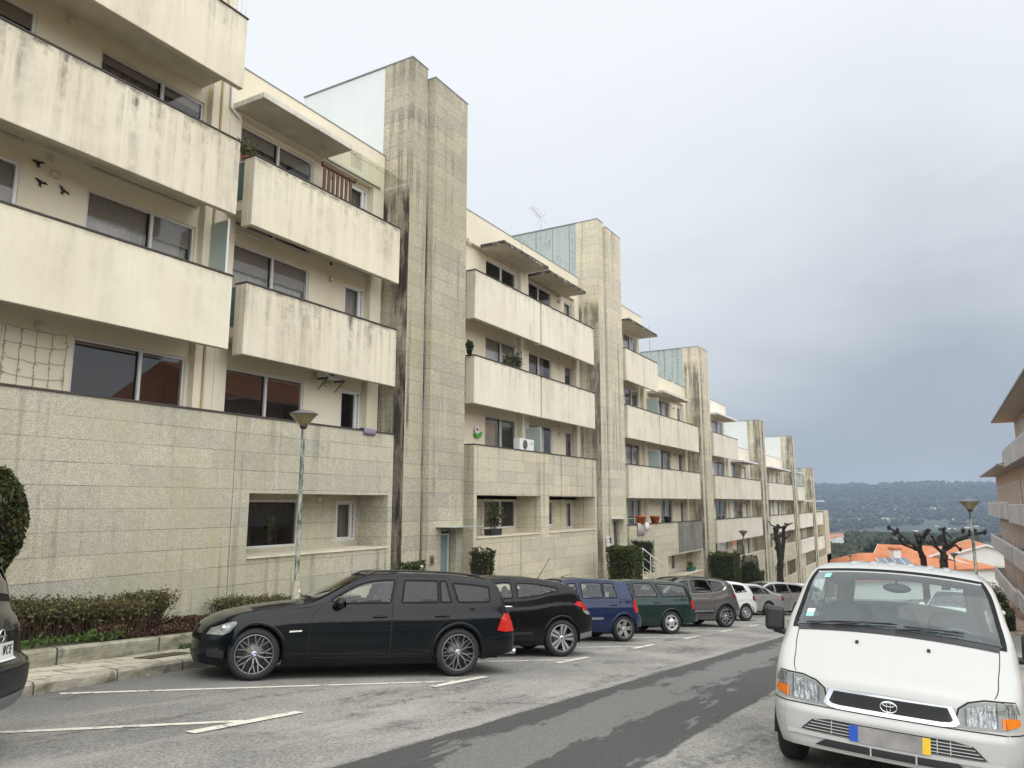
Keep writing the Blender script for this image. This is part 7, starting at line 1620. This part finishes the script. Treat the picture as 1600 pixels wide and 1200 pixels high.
def aircon(x, z, y, w_, h_, label, bracket=True):
    e = empty('air_conditioner', D(x, y, z), 0, label, 'air conditioner'); m = MB(); m.box(0, w_, 0, .26, 0, h_); m.build('casing', Mt('white_plastic'), e, .01)
    g = MB(); M = Matrix.Translation((w_*.36, -.004, h_/2)); g.lathe([(0, 0), (h_*.40, 0)], 24, 0, M, False, 'y'); 
    f = g.build('fan_grille', Mt('vent_dark'), e); r = MB()
    for k in range(1, 6): r.tube([M @ Vector((h_*.08*k*cos(t), -.006, h_*.08*k*sin(t))) for t in np.linspace(0, 2*pi, 21)], .004, 4, cap=False)
    r.build('fan_guard', Mt('pipe_grey'), f); q = MB(); q.box(w_*.76, w_*.92, -.004, -.0005, h_*.6, h_*.75); q.build('badge_plate', Mt('pipe_grey'), e)
    if bracket:
        b = MB()
        for xx in (.08, w_-.10): b.box(xx, xx+.04, -.05, .30, -.05, -.005); b.tube([(xx+.02, -.02, -.04), (xx+.02, .28, -.30)], .014, 5)
        b.build('bracket', Mt('pipe_dark'), e)
    return e
aircon(10.72, 2.52, 10.52, .78, .54, 'air conditioner on brackets below the lower balcony beside the tallest tower')
aircon(18.15, 1.50, 10.18, 1.05, .42, 'white air conditioner on the balcony of the middle block', False)
# wooden barrier
e = empty('wooden_barrier', D(10.2, 10.25, 6.1), 0, 'brown slatted wooden barrier on the top balcony', 'barrier'); m = MB()
for k in range(7): m.box(.02+k*.158, .02+k*.158+.085, 0, .03, .05, .78)
m.build('slats', Mt('barrier_wood'), e); m = MB(); m.box(-.03, 1.14, -.03, .07, .781, .90); m.tube([(1.14, .02, .84), (1.18, .02, .84)], .07, 10); m.build('top_rail', Mt('barrier_wood'), e, .02); m = MB(); m.box(-.02, 1.12, -.01, .04, 0, .05); m.build('bottom_rail', Mt('barrier_wood'), e)
def pot_plant(name, x, y, z, r, h, lh, lw, n, label, potm='terracotta', leafm='pot_leaf', seed=1, trough=0., size=.06, up=.3):
    rnd = random.Random(seed); e = empty(name, D(x, y, z), 0, label, 'plant'); p = MB()
    if trough: p.prism([(-trough/2, 0), (trough/2, 0), (trough/2+.03, h), (-trough/2-.03, h)], 'y', -r, r)
    else: p.lathe([(0, 0), (r*.72, 0), (r, h*.85), (r*1.08, h*.85), (r*1.08, h), (r*.9, h), (r*.85, h*.9), (0, h*.9)], 16)
    p.build('pot', Mt(potm), e); s_ = MB(); pts = []
    for _ in range(max(3, n//30)):
        a = rnd.uniform(0, 6.28); d = rnd.random()*lw; q0 = Vector((rnd.gauss(0, max(.02, trough*.25)), rnd.gauss(0, .02), h*.9)); q1 = q0+Vector((cos(a)*d, sin(a)*d*.6, lh*rnd.uniform(.5, 1))); s_.tube([q0, q0.lerp(q1, .5)+Vector((0, 0, .03)), q1], [.008, .006, .003], 4)
        for _q in range(30): k = rnd.uniform(.35, 1.05); pts.append(q0.lerp(q1, k)+Vector((rnd.gauss(0, .05), rnd.gauss(0, .05), rnd.gauss(0, .05))))
    s_.build('stems', Mt('twig'), e); l = MB(); leaves(l, pts, size, rnd, 0, up); l.build('foliage', Mt(leafm), e); return e
pot_plant('potted_plant', 8.42, 10.35, 6.0, .12, .2, .38, .30, 420, 'dried brown plant at the left end of the top balcony of the first tower block', 'terracotta', 'twig_leaf', 11, size=.04)
pot_plant('potted_plant', 18.15, 10.25, 3.62, .14, .25, .62, .22, 330, 'variegated leafy plant on the middle balcony between the two tallest towers', 'terracotta', 'pot_leaf', 12)
pot_plant('potted_plant', 17.55, 10.25, 3.62, .13, .2, .55, .28, 240, 'dry brown plant left of the leafy one on the middle balcony', 'terracotta', 'twig_leaf', 13, size=.05)
pot_plant('potted_plant', 15.42, 10.12, 3.76, .10, .15, .28, .22, 120, 'small spiky plant on the left corner of the middle balcony', 'pot_black', 'hedge_leaf', 14, size=.09, up=.8)
pot_plant('potted_plant', 16.75, 10.2, -.81, .14, .20, .85, .38, 420, 'leafy shrub in a black trough on the loggia ledge', 'pot_black', 'hedge_leaf', 15, trough=.62)
pot_plant('potted_plant', 34.6, 10.3, -3.08, .14, .22, .38, .2, 180, 'small plant in a green trough on the low loggia ledge', 'pot_green', 'twig_leaf', 16, trough=.9)
pot_plant('potted_plant', 9.9, 10.95, -.80, .10, .14, .5, .12, 90, 'tall cactus-like plant behind the ground floor window', 'pot_black', 'hedge_leaf', 17, size=.10, up=2)
for x, mt, r, l in ((27.35, 'terracotta', .26, 'larger terracotta pot above the grey towel on the stained stone balcony'), (29.0, 'terracotta', .24, 'bright orange terracotta pot in the middle of the stained stone balcony'), (30.6, 'pot_black', .2, 'small black pot on the stained stone balcony')):
    p = MB(); c_ = D(x, 10.03, -.77); M = Matrix.Translation(c_); p.lathe([(0, 0), (r*.7, 0), (r*1.0, r*1.2), (r*1.12, r*1.2), (r*1.12, r*1.5), (r*.95, r*1.5), (r*.9, r*1.3), (0, r*1.3)], 18, 0, M); thing(p, 'flower_pot', mt, l, 'pot')
# mats, towels
def drape(x0, x1, z, drop, mat, name, label, y=YF):
    m = MB(); V = []; n = 12
    prof = [(y+.16, z-.12), (y+.13, z+.012), (y+.05, z+.035), (y-.03, z+.012), (y-.035, z-drop*.5), (y-.03, z-drop)]
    for i in range(n+1):
        for k, (yy, zz_) in enumerate(prof): V.append(D(x0+(x1-x0)*i/n, yy+(.006*sin(i*1.3) if k > 2 else 0), zz_+(.01*sin(i*.9) if k == 5 else 0)))
    q = len(prof); m.add(V, [(i*q+k, (i+1)*q+k, (i+1)*q+k+1, i*q+k+1) for i in range(n) for k in range(q-1)], 0, True); o = thing(m, name, mat, label, name); s_ = o.modifiers.new('thickness', 'SOLIDIFY'); s_.thickness = .012; return o
drape(11.35, 11.70, 1.482, .10, 'mat_purple', 'mat', 'mauve mat folded over the stone balcony coping beside the first tower')
drape(26.85, 27.55, -.77, .42, 'towel_grey', 'towel', 'grey towel hanging over the stained stone balcony')
drape(27.65, 28.1, -.77, .26, 'towel_white', 'towel', 'short white towel hanging over the stained stone balcony')
m = MB(); c_ = D(16.82, YW-.05, 1.95); M = Matrix.Translation(c_)
m.prism([(-.20, -.13), (-.12, -.22), (.12, -.22), (.20, -.10), (.24, -.02), (.10, -.10), (-.20, -.10)], 'y', -.05, .05, 0, M); m.ball((-.02, 0, .03), (.16, .04, .15), 12, 1, M); m.ball((-.06, -.02, .05), (.08, .04, .05), 10, 2, M); thing(m, 'wall_ornament', ('green_plastic', 'white_plastic', 'red_cloth'), 'green, white and red wall ornament on the balcony beside the first tower', 'ornament')
m = MB()
for k in range(4): m.box(0, .30, 0, .10, k*.13, k*.13+.11)
o = thing(m, 'letter_boxes', 'white_plastic', 'white letter boxes beside the door of the second tower', 'letter boxes', None, .006); o.location = D(23.50, 9.78, -1.5)
m = MB()
for k in range(4): m.box(0, .30, 0, .10, k*.13, k*.13+.11)
o = thing(m, 'letter_boxes', 'white_plastic', 'white letter boxes left of the door of the first tower', 'letter boxes', None, .006); o.location = D(13.0, 9.82, -1.72)
# aerials
def aerial(base, h, label, yagi=True):
    e = empty('aerial', base, 0, label, 'aerial'); m = MB(); m.tube([(0, 0, -.2), (0, 0, h)], .018, 6); m.build('mast', Mt('pipe_grey'), e)
    if yagi:
        b = MB(); b.tube([(-.05, 0, h-.1), (-.9, 0, h+.12)], .012, 5); b.build('boom', Mt('pipe_grey'), e); r = MB()
        for k in range(7): x = -.15-k*.12; r.tube([(x, -.22, h-.06-(x+.15)*.26), (x, .22, h-.06-(x+.15)*.26)], .007, 4)
        for k in (-1, 1): r.tube([(.02, k*.1, h-.05), (.05, k*.28, h+.25)], .008, 4); r.tube([(.02, k*.1, h-.12), (.05, k*.25, h-.36)], .008, 4)
        r.build('rods', Mt('pipe_grey'), e)
    return e
aerial(D(23.6, 12.3, 10.10), .85, 'rake-like television aerial on the second tower roof'); 
aerial(at(1015.5, 548, 13.2), 1.4, 'thin mast beside the dark canopy of the third block', False)
# stair rail by the hedge
e = empty('stair_rail', at(1000, 900, 9.9), 0, 'white tubular stair rail descending beside the large hedge', 'railing'); L_ = -Vector(e.location)
pa, pb, pc = at(985, 857, 11.2), at(1004, 857, 10.6), at(1050, 894, 10.3); m = MB(); m.tube([pa, pb, pc], .028, 8); o = m.build('handrail', Mt('rail_white'), e); o.location = L_
m = MB()
for k in (.0, .25, .5, .75, 1.): q = pb.lerp(pc, k); m.tube([q, q-Vector((0, 0, 1.1))], .02, 6)
for d_ in (.35, .7): m.tube([pb-Vector((0, 0, d_)), pc-Vector((0, 0, d_))], .014, 6)
o = m.build('balusters', Mt('rail_white'), e); o.location = L_
m = MB()
for k in range(8): q = pb.lerp(pc, k/7); m.box(q.x-.25, q.x+.3, q.y+.05, q.y+1.2, q.z-2.6, q.z-1.02-.0)
thing(m, 'stone_steps', 'granite_pale', 'stone steps beside the white stair rail', 'steps')
# right-hand garden bits beside the van
m = MB(); a, b = gnd(1558, 968), gnd(1570, 968); m.tube([a, a+Vector((0, 0, .95)), b+Vector((0, 0, .95)), b], .03, 8); m.tube([a+Vector((0, 0, .5)), b+Vector((0, 0, .5))], .02, 6); thing(m, 'hoop_rail', 'rail_white', 'small white hoop rail on the right pavement', 'railing')
q = gnd(1572, 985); hedge('small square clipped hedge on the right pavement behind the van', q.x-.6, q.x+1.2, q.y-.35, q.y+.35, q.z, q.z+.75, 2600, size=.05, seed=61, slope=False)
for i, (px, d, h_, l) in enumerate(((1549, 60, 2.4, 'brownish shrub below the white gabled house'), (1556, 50, 1.6, 'leafy dark shrub on the right pavement edge'), (1563, 36, 1.1, 'low grey-green shrub beside the white hoop rail'))):
    rnd = random.Random(90+i); q = atd(px, 930, d); z0 = gz(q.x, q.y); e = empty('shrub', (q.x, q.y, z0), 0, l, 'shrub'); m = MB(); pts = []
    for _ in range(1500): v = Vector((rnd.gauss(0, 1), rnd.gauss(0, 1), rnd.gauss(0, 1))).normalized()*(rnd.random()**.4); pts.append(Vector((v.x*h_*.45, v.y*h_*.45, h_*.55+v.z*h_*.45)))
    leaves(m, pts, .09, rnd); m.build('foliage', Mt('shrub_leaf' if i else 'twig_leaf'), e); s_ = MB()
    for _ in range(12): v = Vector((rnd.gauss(0, .3), rnd.gauss(0, .3), 1))*h_*.8; s_.tube([(0, 0, 0), v*.5, v], [.02, .015, .006], 5)
    s_.build('stems', Mt('twig'), e)
m = MB(); g0 = Vector((7.0, 9.95, 0))
P4 = [(6.9, 9.85), (7.75, 10.1), (7.65, 10.35), (6.8, 10.1)]; m.prism(P4, 'z', 0, .012); o = thing(m, 'earth_patch', 'soil', 'dark rectangular cover set in the paving slabs', 'cover'); 
for v in o.data.vertices: v.co.z += gz(v.co.x, v.co.y)+.127
# ------------------------------------------------------------------ haze
m = MB(); m.box(-62, 3020, -3010, 3010, -80, 118); m_, t = new_mat('haze_air')
pv = t.nd('VolumePrincipled', {'Color': (.49, .61, .79), 'Density': .00032, 'Anisotropy': .2}); t.l.new(pv.outputs[0], t.nd('OutputMaterial').inputs['Volume'])
tag(m.build('haze', [m_]), kind='stuff')
